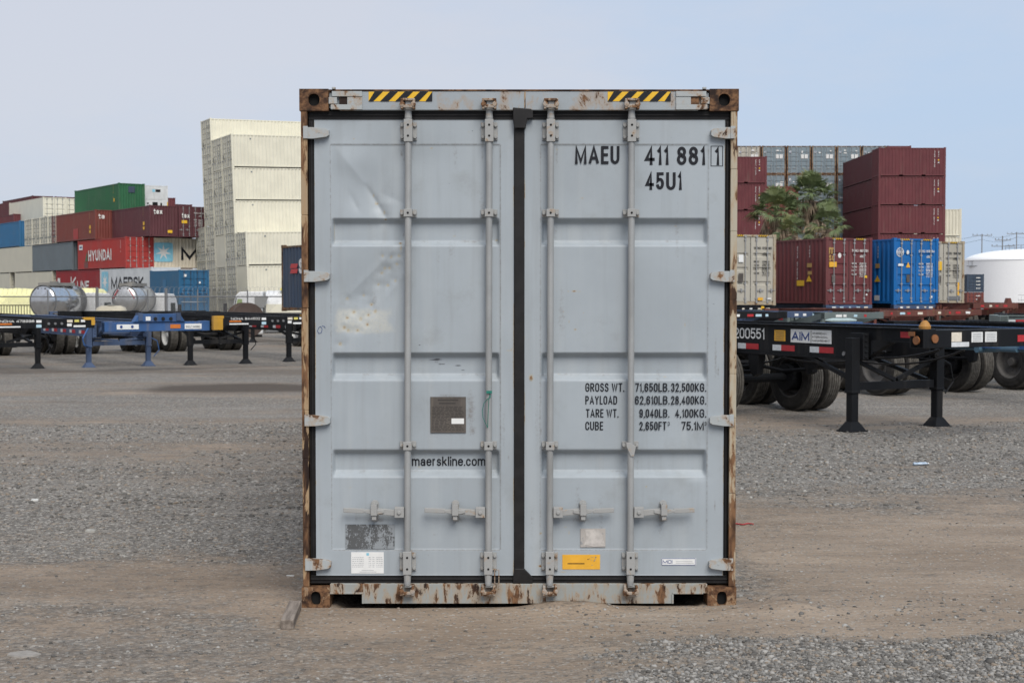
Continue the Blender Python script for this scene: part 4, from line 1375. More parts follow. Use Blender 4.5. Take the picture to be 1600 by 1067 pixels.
def bdoor_mesh(H, n, right):
    """one leaf at the y = 0 end with n pressed ribs; doors share a dark gap between them"""
    x0, x1 = (0.13, W / 2 - 0.012) if not right else (W / 2 + 0.012, W - 0.13)
    z0, z1 = 0.165, H - 0.12
    g = MB()
    zz = [(z0, 0), (z0 + 0.16, 0)]
    span = (z1 - z0 - 0.32) / (n + 1)
    for i in range(1, n + 1):
        c_ = z0 + 0.16 + i * span
        zz += [(c_ - 0.085, 0), (c_ - 0.055, 1), (c_ + 0.055, 1), (c_ + 0.085, 0)]
    zz += [(z1, 0)]
    yf = 0.035
    xa, xb = x0 + 0.10, x1 - 0.10
    vs = []
    for z, d in zz:
        for x, e in ((x0, 0), (xa, 0), (xa + 0.025, 1), (xb - 0.025, 1), (xb, 0), (x1, 0)):
            vs.append((x, yf + 0.036 * d * e, z))
    fs = [(6 * i + j, 6 * i + j + 1, 6 * i + 7 + j, 6 * i + 6 + j) for i in range(len(zz) - 1) for j in range(5)]
    g.add(vs, fs)
    g.box(x0, x1, yf + 0.04, yf + 0.06, z0, z1)
    return g.mesh('door')

def seal_mesh(H):
    g = MB()
    z0, z1 = 0.155, H - 0.115
    for a, b_ in ((0.112, 0.129), (W - 0.129, W - 0.112), (W / 2 - 0.0115, W / 2 + 0.0115)):
        g.box(a, b_, 0.03, 0.06, z0, z1)
    g.box(0.13, W - 0.13, 0.03, 0.06, z0 - 0.0, z0 + 0.009)
    g.box(0.13, W - 0.13, 0.03, 0.06, z1 - 0.009 + 0.004, z1 + 0.004)
    return g.mesh('gasket')

def brod_mesh(H, x, hs):
    g = MB()
    z0, z1 = 0.10, H - 0.07
    g.tube((x, 0.0, z0), (x, 0.0, z1), 0.019, 8)
    for z in (z0 + 0.03, z1 - 0.03):
        g.box(x - 0.045, x + 0.045, -0.03, 0.02, z - 0.035, z + 0.035)
    for z in (0.28, 0.9, H - 0.75, H - 0.24):
        g.box(x - 0.05, x + 0.05, -0.012, 0.034, z - 0.03, z + 0.03)
    g.box(min(x, x + hs * 0.36), max(x, x + hs * 0.36), -0.022, -0.004, 0.60, 0.628)
    g.box(x + hs * 0.19 - 0.03, x + hs * 0.19 + 0.03, -0.03, 0.034, 0.55, 0.68)
    return g.mesh('lock_rod')

BOXES = []
def container(label, origin, rz, L, H, paint_, ends=('door', 'corr'), flat_=False, pockets=None, group=None, frame=None, tilt=0.0, ribs=3, hazard=False, rods='rod', bare=False, kind='container'):
    """origin: world position of local (0,0,0); local y runs along the length, the first end style is at y = 0"""
    o = bpy.data.objects.new('shipping_container', None)
    COL.objects.link(o)
    o.matrix_world = Matrix.Translation(origin) @ Matrix.Rotation(tilt, 4, 'Y') @ Matrix.Rotation(rz, 4, 'Z')
    tag(o, label, kind, group)
    P = PM[paint_]
    FR = PM[frame] if frame else P
    pockets = (L < 8) if pockets is None else pockets
    sm_ = cmesh(('side', L, H, flat_), lambda: side_mesh(L, H, flat_))
    s1 = link('side_wall', sm_, P, o)
    s2 = link('side_wall', sm_, P, o)
    s2.location = (W, L, 0)
    s2.rotation_euler = (0, 0, math.pi)
    link('frame', cmesh(('frame', L, H, pockets), lambda: frame_mesh(L, H, pockets)), FR, o)
    doors = []
    for i, e in enumerate(ends):
        if i == 0:
            base_loc, base_rot = (0, 0, 0), (0, 0, 0)
        else:
            base_loc, base_rot = (W, L, 0), (0, 0, math.pi)
        if e == 'door' and not bare:
            for rgt in (0, 1):
                d = link('door', cmesh(('door', H, ribs, rgt), lambda: bdoor_mesh(H, ribs, rgt)), P, o)
                d.location, d.rotation_euler = base_loc, base_rot
                xs_ = ((0.42, -1), (0.95, -1)) if not rgt else ((W - 0.95, 1), (W - 0.42, 1))
                for x, hs in xs_:
                    link('lock_rod', cmesh(('rod', H, x), lambda: brod_mesh(H, x, hs)), M[rods] if rods in M else PM[rods], d)
                doors.append(d)
            s_ = link('gasket', cmesh(('seal', H), lambda: seal_mesh(H)), M['grey_plastic'] if paint_.startswith('cream') else M['gasket'], doors[-2])
        else:
            w_ = link('end_wall', cmesh(('end', H, e), lambda: end_mesh(H, 'corr' if e == 'corr' else 'flat')), P, o)
            w_.location, w_.rotation_euler = base_loc, base_rot
            if e == 'reefer':
                g = MB()
                g.box(0.28, W - 0.28, -0.004, 0.014, 0.42, 1.16)
                g.box(0.22, W - 0.22, -0.004, 0.014, 1.30, H - 0.28)
                pan = build('machine_panel', g, PM['white'], w_)
                g = MB()
                for bx_ in ((0.95, 1.45, 0.55, 1.05), (0.42, 0.62, 0.6, 0.74), (0.42, 0.62, 0.86, 0.98), (1.70, 1.86, 0.62, 1.0), (1.25, 1.72, H - 0.62, H - 0.38)):
                    g = MB()
                    g.box(bx_[0], bx_[1], -0.016, -0.005, bx_[2], bx_[3])
                    build('vent', g, M['dark'], w_)
    if hazard:
        for a in (0.35, W - 0.85):
            g = MB()
            g.quad((a, 0.0, H - 0.10), (a + 0.5, 0.0, H - 0.10), (a + 0.5, 0.0, H - 0.035), (a, 0.0, H - 0.035))
            g.mi = 1
            for i in range(5):
                x = a + i * 0.1
                g.quad((x, -0.003, H - 0.10), (x + 0.045, -0.003, H - 0.10), (x + 0.09, -0.003, H - 0.035), (x + 0.045, -0.003, H - 0.035))
            build('hazard_stripe', g, [M['yellow'], M['ink']], o)
    BOXES.append(o)
    return {'o': o, 'sides': (s1, s2), 'doors': doors}

class Site:
    def __init__(s, phi):
        s.phi = R(phi)
        s.a = Vector((math.cos(s.phi), math.sin(s.phi), 0))
        s.b = Vector((-math.sin(s.phi), math.cos(s.phi), 0))
    def end_out(s, label, corner, L, H, paint_, **kw):
        """short end toward the lens side, long wall running back"""
        return container(label, corner, s.phi, L, H, paint_, **kw)
    def side_out(s, label, corner, L, H, paint_, **kw):
        """long wall toward the lens; the short end at the left"""
        return container(label, corner + s.b * W, s.phi - math.pi / 2, L, H, paint_, **kw)

# sign writing on a container's faces.  'L' wall: local x = 0; 'E' end: local y = 0; 'S' wall: local x = W
def write(c, face, s, along, z, w, h, mat, weight=0.17, L=None):
    g = MB()
    if face == 'L':
        add_text(g, s, (-0.006, along, z), (0, -1, 0), (0, 0, 1), w, h, weight)
        par = c['sides'][0]
    elif face == 'S':
        add_text(g, s, (W + 0.006, along, z), (0, 1, 0), (0, 0, 1), w, h, weight)
        par = c['o']
    else:
        add_text(g, s, (along, -0.012, z), (1, 0, 0), (0, 0, 1), w, h, weight)
        par = c['o']
    return build('lettering', g, mat, par)

def patch(c, face, a0, a1, z0, z1, mat, name='sticker', off=0.006):
    g = MB()
    if face == 'L':
        g.box(-off - 0.003, -off, a0, a1, z0, z1)
        par = c['sides'][0]
    elif face == 'S':
        g.box(W + off, W + off + 0.003, a0, a1, z0, z1)
        par = c['o']
    else:
        g.box(a0, a1, -off - 0.009, -off - 0.006, z0, z1)
        par = c['o']
    return build(name, g, mat, par)

def star_logo(c, face, a, z, s):
    """pale blue rounded square with a seven pointed star"""
    def P(u, v, d):
        if face == 'L':
            return (-d, a - u, z + v)
        return (W + d, a + u, z + v)
    g = MB()
    r = s * 0.1
    pts = []
    for cx, cy, a0 in ((s - r, s - r, 0), (r, s - r, 90), (r, r, 180), (s - r, r, 270)):
        pts += [(cx + r * math.cos(R(a0 + t)), cy + r * math.sin(R(a0 + t))) for t in (0, 30, 60, 90)]
    g.add([P(u, v, 0.006) for u, v in pts], [tuple(range(len(pts)))])
    par = c['sides'][0] if face == 'L' else c['o']
    lo = build('logo', g, M['sky_blue'], par)
    g = MB()
    sp = []
    for i in range(14):
        rr = s * (0.42 if i % 2 == 0 else 0.15)
        t = R(90 + i * 360 / 14)
        sp.append((s / 2 + rr * math.cos(t), s / 2 + rr * math.sin(t)))
    vs = [P(s / 2, s / 2, 0.010)] + [P(u, v, 0.010) for u, v in sp]
    g.add(vs, [(0, 1 + i, 1 + (i + 1) % 14) for i in range(14)])
    build('logo', g, M['white_text'], par)

def side_code(c, face, along, z1, mat, n=11, s=0.11, seed=1):
    """the upright column of code characters near the end of a long wall"""
    rr = random.Random(seed)
    g = MB()
    for i in range(n):
        if i in (4, 11):
            continue
        z = z1 - i * s * 1.35
        if face == 'L':
            add_text(g, rr.choice('UTEX48215376'), (-0.006, along, z), (0, -1, 0), (0, 0, 1), s * 0.62, s, 0.2)
        else:
            add_text(g, rr.choice('UTEX48215376'), (W + 0.006, along, z), (0, 1, 0), (0, 0, 1), s * 0.62, s, 0.2)
    build('lettering', g, mat, c['sides'][0] if face == 'L' else c['o'])

def door_print(c, mat, H, codes, seed=1, logo=None):
    """code and weights on the door leaf at the far side"""
    g = MB()
    x = W / 2 + 0.15
    add_text(g, codes[0], (x, 0.020, H - 0.62), (1, 0, 0), (0, 0, 1), 0.34, 0.11, 0.17)
    add_text(g, codes[1], (x + 0.42, 0.020, H - 0.62), (1, 0, 0), (0, 0, 1), 0.44, 0.11, 0.17)
    add_text(g, codes[2], (x + 0.42, 0.020, H - 0.86), (1, 0, 0), (0, 0, 1), 0.26, 0.11, 0.17)
    rr = random.Random(seed)
    for i in range(4):
        z = H - 1.15 - i * 0.15
        if 4 - i == 1:
            z -= 0.02
        add_text(g, rr.choice(('GROSS', 'TARE', 'NET', 'CUBE')) if False else ('GROSS', 'TARE', 'NET', 'CUBE')[i], (x, 0.020, z), (1, 0, 0), (0, 0, 1), 0.26, 0.07, 0.17)
        add_text(g, ('32500', '4100', '28400', '76.4')[i] + ' KG', (x + 0.40, 0.020, z), (1, 0, 0), (0, 0, 1), 0.36, 0.07, 0.17)
        add_text(g, ('71650', '9040', '62610', '2700')[i] + ' LB', (x + 0.40, 0.020, z - 0.08), (1, 0, 0), (0, 0, 1), 0.36, 0.05, 0.17)
    build('lettering', g, mat, c['doors'][1])

def gz(p):
    return float(ground_z(p.x, p.y))

HID = 'containers buried low in the stacks'
HIDL = 'container buried low in a stack, covered by the rows in front'

# ---- the cream tower
TW = Site(30)
TILT_T = R(-1.8)
pivot = at(372.5, 459, 111.7)
pivot.z = -1.30
def tow(u, lev, H, v=0.0):
    """corner of the column u container widths away from the corner column, rotated with the settling stack"""
    p = TW.b * (u * 2.50) + TW.a * v + Vector((0, 0, lev * H))
    return Matrix.Translation(pivot) @ (Matrix.Rotation(TILT_T, 4, 'Y') @ p.to_4d()).to_3d()
TG = 'cream containers of the tall tower'
ordn = ['lowest', 'second up', 'third up', 'fourth up', 'fifth up', 'topmost']
for u, nm, n, H, cm in ((-1, 'the low front column', 3, STD, 'cream'), (0, 'the corner column', 6, STD, 'cream'), (1, 'the column behind the corner column', 6, STD, 'cream'),
                        (2, 'the tallest column at the back', 6, HC, 'cream'), (3, 'the low outer column facing the red stacks', 3, HC, 'cream_d')):
    for lev in range(n):
        word = ordn[lev] if n == 6 else ('bottom', 'middle', 'topmost')[lev]
        plain = (u, lev) in ((1, 2), (-1, 1))
        lab = f'cream container, {word} in {nm} of the tower' + (', blank end' if plain else '')
        p = tow(u, lev, H)
        c = TW.side_out(lab, p.xyz, 12.192, H, cm, ends=('flat' if plain else 'door', 'flat'), tilt=TILT_T, pockets=False, group=TG, ribs=4)
        if not plain and (lev > 1 or u == 3):
            door_print(c, PM['slate'], H, ('TRHU', '%06d' % (402117 + 3911 * lev + 977 * u), '42G1'), lev + u)
            patch(c, 'E', 0.30, 0.52, 0.75, 1.10, M['grey_plastic'])
        if u in (0, -1):
            patch(c, 'S', 1.5, 1.62, H - 0.42, H - 0.32, PM['slate'])
            patch(c, 'S', 6.1, 6.2, H - 0.40, H - 0.33, PM['slate'])
        if u in (0, -1) and lev > 0:
            patch(c, 'S', 6.0, 6.5, 0.02, 0.14, M['dark'], 'fork_pocket')
            patch(c, 'S', 5.9, 6.6, 0.24, 0.28, M['logo_gold'], 'sticker')

# ---- the mixed wall beside it
WL = Site(35)
K0 = at(197, 459, 117.7)
K0.z = 0
def wall(px, row=0.0):
    """point of the wall's long face line seen at pixel column px, row metres behind it"""
    q = K0 + WL.a * row
    u = (px - 800) / F
    # q + t*b : (x - CAMX) = u * (y - CAMY)
    t_ = (u * (q.y - CAMY) - (q.x - CAMX)) / (WL.b.x - u * WL.b.y)
    return q + WL.b * t_
BASE_W = -1.29
def wl(px, lev, H=STD, row=0.0, base=BASE_W):
    p = wall(px, row)
    p.z = base + lev * H
    return p
MG = 'mixed containers of the long wall'
def hid(px, levs, H=STD, row=0.0):
    for l in levs:
        WL.end_out(HIDL, wl(px, l, H, row), 12.192, H, random.choice(['burg', 'cream_d', 'slate', 'brown']), ends=('flat', 'flat'), group=HID, bare=True)
# ground tier
for px in (237, 157, 82, 16):
    hid(px, [0])
# second tier
c = WL.end_out('white refrigerated container with bold black name and pale blue star logo', wl(237, 1), 12.192, STD, 'maersk', ends=('flat', 'flat'), flat_=True, group=MG)
write(c, 'L', 'MAERSK', 9.3, 0.85, 7.6, 1.0, M['ink'], 0.19)
star_logo(c, 'L', 11.7, 0.65, 1.7)
c = WL.end_out('dark red container with white slab lettering above the yellow heap', wl(157, 1), 12.192, STD, 'red2', ends=('door', 'corr'), group=MG, rods='bar_grey')
write(c, 'L', 'K', 7.9, 0.75, 1.5, 1.25, M['white_text'], 0.16)
write(c, 'L', 'LINE', 6.1, 0.75, 3.2, 0.85, M['white_text'], 0.2)
patch(c, 'L', 11.0, 11.7, 1.1, 1.9, M['white_text'])
c = WL.end_out('cream container low in the wall, touching the dark red one', wl(82, 1), 12.192, STD, 'cream_d', ends=('door', 'flat'), flat_=True, group=MG)
c = WL.end_out('cream container low in the wall at the edge of the photo, above the yellow heap', wl(16, 1), 12.192, STD, 'cream_d', ends=('door', 'flat'), flat_=True, group=MG)
# third tier
c = WL.end_out('red container with big white lettering and a small green mark', wl(197, 2), 12.192, STD, 'red', ends=('door', 'corr'), group=MG)
write(c, 'L', 'HYUNDAI', 9.3, 0.72, 5.9, 0.95, M['white_text'], 0.21)
g = MB()
g.add([(-0.008, 10.2, 0.75), (-0.008, 9.5, 0.75), (-0.008, 9.6, 1.6)], [(0, 1, 2)])
build('logo', g, M['logo_green'], c['sides'][0])
patch(c, 'L', 10.8, 11.8, 1.75, 2.2, M['white_text'])
patch(c, 'L', 11.0, 11.6, 1.9, 2.05, M['logo_blue'], 'sticker', 0.011)
patch(c, 'L', 9.4, 10.4, 0.16, 0.7, PM['brown'], 'repair_patch')
side_code(c, 'L', 1.2, 2.2, M['white_text'], 6, 0.13, 3)
WL.end_out('blue grey container between the red lettered one and a cream one', wl(114, 2), 12.192, STD, 'slate', ends=('corr', 'corr'), group=MG)
WL.end_out('plain cream container beside the blue grey one', wl(51, 2), 12.192, STD, 'cream_d', ends=('door', 'flat'), flat_=True, group=MG)
hid(-12, [0, 1, 2])
# fourth tier
TX = at(235, 459, 117.3)
TX.z = BASE_W + 3 * STD
def tex_marks(c, seed):
    side_code(c, 'L', 11.6, 2.2, M['white_text'], 6, 0.2, seed)
    patch(c, 'L', 1.15, 1.5, 0.95, 1.25, M['yellow'])
    patch(c, 'L', 1.15, 1.5, 0.6, 0.85, M['yellow'])
    side_code(c, 'L', 1.5, 2.3, M['logo_gold'], 5, 0.13, seed + 1)
c = WL.end_out('dark brown container with white lettering on its corrugated end and a yellow sticker', TX, 12.192, STD, 'tex', ends=('corr', 'corr'), group=MG)
write(c, 'E', 'tex', 0.35, 1.85, 0.75, 0.42, M['white_text'], 0.22)
patch(c, 'E', 1.55, 1.95, 0.32, 0.55, M['yellow'])
tex_marks(c, 5)
c = WL.end_out('dark brown container with white lettering on its doors beside the cream tower', TX + WL.a * 2.5, 12.192, STD, 'tex', ends=('door', 'corr'), group=MG, rods='bar_grey')
write(c, 'E', 'tex', 0.28, 1.6, 0.7, 0.4, M['white_text'], 0.22)
patch(c, 'E', 0.28, 0.75, 1.15, 1.4, M['yellow'])
door_print(c, M['white_text'], STD, ('TEXU', '410723', '45G1'))
c = WL.end_out('red brown container with a rusty scrape on its long side', wl(150, 3), 12.192, STD, 'brown', ends=('corr', 'corr'), group=MG)
write(c, 'E', 'te', 0.30, 1.80, 0.55, 0.42, M['white_text'], 0.22)
tex_marks(c, 9)
patch(c, 'L', 4.6, 5.9, 0.16, 1.1, PM['red'], 'repair_patch', 0.004)
WL.end_out('blue container at the edge of the photo next to cream door ends', wl(32, 3), 12.192, STD, 'blue', ends=('corr', 'corr'), group=MG)
DG = 'cream containers with their door ends in a row'
cc = wl(89, 3)
for i, w_ in enumerate(('touching the red brown container', 'second from the red brown container', 'third from the red brown container', 'touching the blue container')):
    c = WL.side_out('cream container showing only its doors, ' + w_, cc + WL.b * (i * 2.52), 12.192, STD, 'cream', ends=('door', 'flat'), group=DG, ribs=4, flat_=True, rods='slate')
    if i:
        pass
for px in (89,):
    for l in range(3):
        for i in range(4):
            pass
# fifth tier and the lanes behind
c = WL.end_out('green container on top of the dark brown ones', wl(187, 4, STD, 2.9), 12.192, STD, 'green', ends=('corr', 'corr'), group=MG)
patch(c, 'E', 0.9, 1.5, 1.75, 2.3, PM['darkblue'], 'repair_patch')
patch(c, 'E', 1.3, 1.7, 0.14, 0.3, M['yellow'])
side_code(c, 'L', 1.4, 2.35, M['logo_gold'], 6, 0.16, 2)
patch(c, 'L', 1.0, 1.3, 0.95, 1.25, M['yellow'])
hid(187, [0, 1, 2, 3], STD, 2.9)
c = WL.end_out('white refrigerated container end with dark vents beside the green container', wl(224, 4, STD, 5.5), 12.192, STD, 'white', ends=('reefer', 'flat'), flat_=True, group=MG)
patch(c, 'E', 0.95, 1.2, STD - 0.62, STD - 0.38, M['sky_blue'])
patch(c, 'E', 0.02, 0.1, 0.2, 1.3, M['yellow'])
patch(c, 'E', W - 0.1, W - 0.02, 0.2, 1.1, M['yellow'])
hid(224, [0, 1, 2, 3], STD, 5.5)
def far(label, px, Y, n, H, col_, L=12.192, ends=('corr', 'corr'), base=BASE_W, **kw):
    p = at(px, 459, Y)
    r_ = None
    for l in range(n):
        q = Vector((p.x, p.y, base + l * H))
        top = l == n - 1
        r_ = WL.end_out(label if top else HIDL, q, L, H, col_, ends=ends if top else ('flat', 'flat'), group=MG if top else HID, bare=not top, **kw)
    return r_
far('white container with cream doors in front of the far burgundy roofs', 69, 146, 5, STD, 'cream', ends=('door', 'flat'), flat_=True)
far('white container end tucked against the green container', 104, 147.6, 5, STD, 'cream', ends=('door', 'flat'), flat_=True)
far('burgundy container glimpsed over the brown ones, just right of the white vented end', 240, 146, 5, STD, 'burg')
far('burgundy container glimpsed low behind the cream tower', 269, 157, 5, STD, 'burg2')
far('burgundy container whose roof line shows above the white one', 52, 166, 5, HC, 'burg2')
far('burgundy container whose roof line ends at the green container', 88, 167.6, 5, HC, 'burg')
far('burgundy container above the blue one at the edge of the photo', 23, 152, 4, HC, 'burg')
far('topmost burgundy container next to the white one, at the edge of the photo', 22, 176, 5, HC, 'burg2')
# the star box in front of the wall
p = at(222, 459, 118.6)
p.z = BASE_W + 2 * STD
c = TW.side_out('cream refrigerated container with a blue star logo, half hidden by the cream tower', p, 12.192, STD, 'maersk_c', ends=('reefer', 'flat'), group=MG)
star_logo(c, 'S', 1.05, 0.55, 1.6)
write(c, 'S', 'MAERSK', 3.35, 0.72, 7.8, 1.05, M['ink'], 0.2)
p2 = p.copy()
for l in (0, 1):
    p2.z = BASE_W + l * STD
    if l == 1:
        c = TW.side_out('white container with a small blue mark under the star container', p2.copy() + TW.a * 1.2, 12.192, STD, 'white', ends=('flat', 'flat'), flat_=True, group=MG)
        star_logo(c, 'S', 0.9, 2.0, 0.35)
    else:
        TW.side_out(HIDL, p2.copy() + TW.a * 1.2, 12.192, STD, 'white', ends=('flat', 'flat'), flat_=True, group=HID, bare=True)
for l in (0, 1):
    p = at(280, 459, 108)
    p.z = -1.29 + l * 2.438
    c = WL.end_out('short blue container with white marks on its doors, upper of two before the cream tower' if l else 'short blue container, lower of two before the cream tower', p, 6.058, 2.438, 'blue2', ends=('door', 'corr'), flat_=True, group='pair of short blue containers', rods='navy')
    if l:
        patch(c, 'L', 2.6, 3.3, 0.6, 1.7, PM['blue'], 'repair_patch')
        patch(c, 'E', 0.4, 0.6, 1.9, 2.1, M['white_text'])
    patch(c, 'E', 1.6, 1.75, 1.4, 1.55, M['white_text'])

# the navy container on a chassis beside the grey one
SEA = Site(33)
p = at(440, 459, 56.0) - SEA.b * 12.192
p.z = 1.08
c = SEA.end_out('navy blue container with a rusty edge and white lettering, behind the grey container', p, 12.192, STD, 'navy', ends=('corr', 'corr'), frame='navy_frame')
write(c, 'L', 'sea', 10.55, 1.45, 1.5, 0.75, M['white_text'], 0.2)
g = MB()
for z in (1.55, 1.75):
    g.add([(-0.008, 11.35, z - 0.08), (-0.008, 10.72, z - 0.08), (-0.008, 10.62, z + 0.09), (-0.008, 11.25, z + 0.09)], [(0, 1, 2, 3)])
build('logo', g, M['logo_red'], c['sides'][0])
NAVY_P = p.copy()

# ---- the far stacks on the open side
FA = Site(0)
B_R = -0.6
GG = 'grey blue containers of the far wall'
colw = ['edge', 'first', 'second', 'third', 'fourth', 'fifth']
poswords = ['', 'above the shorter palm', 'left of the tall palm', 'above the tall palm', 'right of the tall palm', 'half behind the burgundy stack', '']
for i, px in enumerate((1150, 1189, 1228, 1267, 1306, 1345, 1384)):
    q = at(px, 459, 145.0)
    for l in range(6):
        q.z = B_R + l * HC
        burgy = i == 6
        if l == 5:
            if burgy:
                lab = 'burgundy container peeping over the big burgundy stack'
            elif i == 0:
                lab = 'cream and grey container at the top of the far wall, touching the grey container'
            else:
                lab = 'grey blue container in the top tier of the far wall, ' + poswords[i]
            gr = GG
        elif l in (3, 4) and 1 <= i <= 4:
            lab = 'grey blue container in the ' + ('second' if l == 4 else 'third') + ' tier of the far wall, ' + poswords[i]
            gr = GG
        else:
            lab, gr = HIDL, HID
        colr = 'burg' if burgy else ('putty' if i == 0 else 'greyblue')
        vis = lab != HIDL
        c = container(lab, q.copy(), 0.0, 12.192, HC, colr, ends=('door' if vis and not burgy else 'flat', 'corr'), group=gr, frame=None if burgy else 'greyblue_frame', ribs=4, bare=not vis, pockets=False)
        if vis and not burgy:
            rr = random.Random(i * 7 + l)
            patch(c, 'E', 1.42, 1.72, HC - 1.30, HC - 0.88, M['white_text'])
            patch(c, 'E', 1.80, 2.12, HC - 1.30, HC - 0.88, M['white_text'])
            for k_ in range(3):
                a = rr.choice((0.2, 0.6, 1.4, 1.8)) + rr.uniform(0, .1)
                z = rr.choice((0.5, 2.1, 2.3)) + rr.uniform(-.06, .06)
                patch(c, 'E', a, a + rr.uniform(0.12, 0.35), z, z + rr.uniform(0.06, 0.16), M['white_text'], 'sticker', 0.008 + 0.004 * k_)
            patch(c, 'E', 0.25, 0.42, HC - 0.72, HC - 0.58, M['white'], 'sticker', 0.024)
            patch(c, 'E', 0.30, 0.40, HC - 0.69, HC - 0.61, M['logo_blue'], 'sticker', 0.028)
tn = ['ground tier', 'second tier', 'third tier', 'fourth tier', 'fifth tier', 'top tier']
def burg_marks(c, a, seed):
    side_code(c, 'S', a - 0.35, 2.15, M['white_text'], 10, 0.11, seed)
    side_code(c, 'S', a, 2.15, M['white_text'], 4, 0.11, seed + 1)
    patch(c, 'S', a - 0.02, a + 0.10, 1.38, 1.5, M['yellow'])
    patch(c, 'S', a - 0.02, a + 0.10, 1.16, 1.26, M['white_text'])
BG = 'burgundy containers of the big stack'
for l in range(6):
    q = at(1371, 459, 128.7)
    q.z = B_R + l * STD
    vis = l >= 2
    c = FA.side_out(f'short burgundy container, {tn[l]} at the front of the big burgundy stack' if vis else HIDL, q, 6.058, STD, 'burg', ends=('corr', 'corr'), group=BG if vis else HID, bare=not vis)
    if vis:
        burg_marks(c, 5.35, l)
    q = at(1363, 459, 131.6)
    q.z = B_R + l * STD
    c = FA.end_out(f'long burgundy container running away behind the front of the big stack, {tn[l]}' if vis else HIDL, q, 12.192, STD, 'burg2', ends=('corr', 'door' if l > 3 else 'corr'), group=BG if vis else HID, bare=not vis)
    q = at(1197, 459, 137.0)
    q.x -= 6.058
    q.z = B_R + l * STD
    vis = l >= 3
    c = FA.side_out(f'short burgundy container, {tn[l]} of the stack behind the grey container and the palms' if vis else HIDL, q, 6.058, STD, 'burg', ends=('corr', 'corr'), group='burgundy containers behind the palms' if vis else HID, bare=not vis)
    if vis:
        burg_marks(c, 5.3, 20 + l)
    if l < 5:
        q = at(1150, 459, 140.2)
        q.z = B_R + l * STD
        c = FA.side_out('reddish container between the two palm crowns, in front of the far wall' if l == 4 else HIDL, q, 6.058, STD, 'brown', ends=('corr', 'corr'), group=None if l == 4 else HID, bare=l < 4)
    if l < 4:
        q = at(1501, 459, 134.4)
        q.x -= 6.058
        q.z = B_R + l * STD
        vis = l >= 2
        FA.side_out(('cream container beside the big burgundy stack' if l == 3 else 'cream container low beside the big burgundy stack') if vis else HIDL, q, 6.058, STD, 'cream', ends=('corr', 'corr'), group=None if vis else HID, bare=not vis)
q = at(1510.5, 459, 205)
for l, (lab, cl) in enumerate((('brown container at the foot of the small stack by the white tank', 'brown'), ('dark blue container on top of the small stack by the white tank', 'darkblue'))):
    q.z = gz(q) + l * STD
    c = FA.end_out(lab, q.copy(), 12.192, STD, cl, ends=('door', 'corr'), rods='navy')
    for k_ in range(4):
        patch(c, 'E', 1.3, 1.9, 0.5 + k_ * 0.5, 0.62 + k_ * 0.5, M['white_text'], 'sticker')

# ---- containers standing on chassis
CH = Site(24)
CHP = []
def on_chassis(label, px, Y, zdeck, col_, **kw):
    p = at(px, 459, Y)
    p.z = zdeck
    CHP.append((p.copy(), px))
    return CH.end_out(label, p, 12.192, HC, col_, hazard=True, **kw)
c = on_chassis('weathered putty grey container with rust streaks, up on a chassis next to the grey container', 1133, 57.4, 1.29, 'putty', frame='putty_frame', rods='bar_grey')
door_print(c, M['ink'], HC, ('WFHU', '510290', '45G1'), 1)
patch(c, 'E', 0.62, 0.85, 1.75, 2.05, M['white'])
patch(c, 'E', 0.62, 0.85, 0.95, 1.3, M['plate'])
patch(c, 'E', 1.55, 1.8, 0.2, 0.32, M['orange_label'])
patch(c, 'E', 2.0, 2.2, 0.24, 0.3, M['white'])
c = on_chassis('burgundy container with white door codes, gold emblem and yellow stickers, up on a chassis', 1290, 60.9, 1.29, 'msc', frame=None, rods='bar_grey', ribs=4)
door_print(c, M['white_text'], HC, ('TGHU', '907091', '45G1'), 2)
g = MB()
add_text(g, 'm', (0.16, 0.008, HC - 0.72), (1, 0, 0), (0, 0, 1), 0.30, 0.36, 0.17)
add_text(g, 'sc', (0.16, 0.008, HC - 1.02), (1, 0, 0), (0, 0, 1), 0.30, 0.34, 0.17)
build('logo', g, M['logo_gold'], c['doors'][0])
def disc(c, x, z, r, mat, y=0.012, n=20, rz=1.0):
    g = MB()
    g.add([(x + r * math.cos(2 * math.pi * i / n), y, z + r * rz * math.sin(2 * math.pi * i / n)) for i in range(n)], [tuple(range(n))])
    return build('logo', g, mat, c['doors'][0])
disc(c, 0.72, HC - 0.78, 0.085, M['white_text'], rz=1.3)
patch(c, 'E', 0.16, 0.55, 1.62, 1.84, M['orange_label'])
patch(c, 'E', 0.30, 0.48, 0.95, 1.28, M['plate'])
patch(c, 'E', 2.02, 2.16, 1.16, 1.26, M['yellow'])
patch(c, 'E', 2.10, 2.18, 0.4, 0.47, M['white'])
side_code(c, 'L', 2.1, 2.45, M['white_text'], 12, 0.10, 31)
side_code(c, 'L', 1.2, 2.45, M['white_text'], 4, 0.10, 32)
patch(c, 'L', 1.0, 1.35, 1.62, 1.80, M['logo_gold'])
patch(c, 'L', 1.0, 1.3, 1.30, 1.45, M['logo_gold'])
g = MB()
g.add([(-0.009, 1.42, 1.0), (-0.009, 0.98, 1.0), (-0.009, 1.2, 1.28)], [(0, 1, 2)])
build('warning_sign', g, M['yellow'], c['sides'][0])
patch(c, 'L', 1.55, 2.1, 0.82, 1.06, M['yellow'])
c = on_chassis('bright blue container with a round white emblem and yellow warning triangle, up on a chassis', 1396, 61.7, 1.29, 'cosco', frame=None, rods='bar_grey', ribs=4)
door_print(c, M['white_text'], HC, ('CSNU', '810054', '45G1'), 3)
g = MB()
for i in range(28):
    a0, a1 = 2 * math.pi * i / 28, 2 * math.pi * (i + 1) / 28
    P_ = lambda a, r: (0.34 + r * math.cos(a), 0.010, HC - 0.62 + r * math.sin(a))
    g.add([P_(a0, .20), P_(a1, .20), P_(a1, .17), P_(a0, .17)], [(3, 2, 1, 0)])
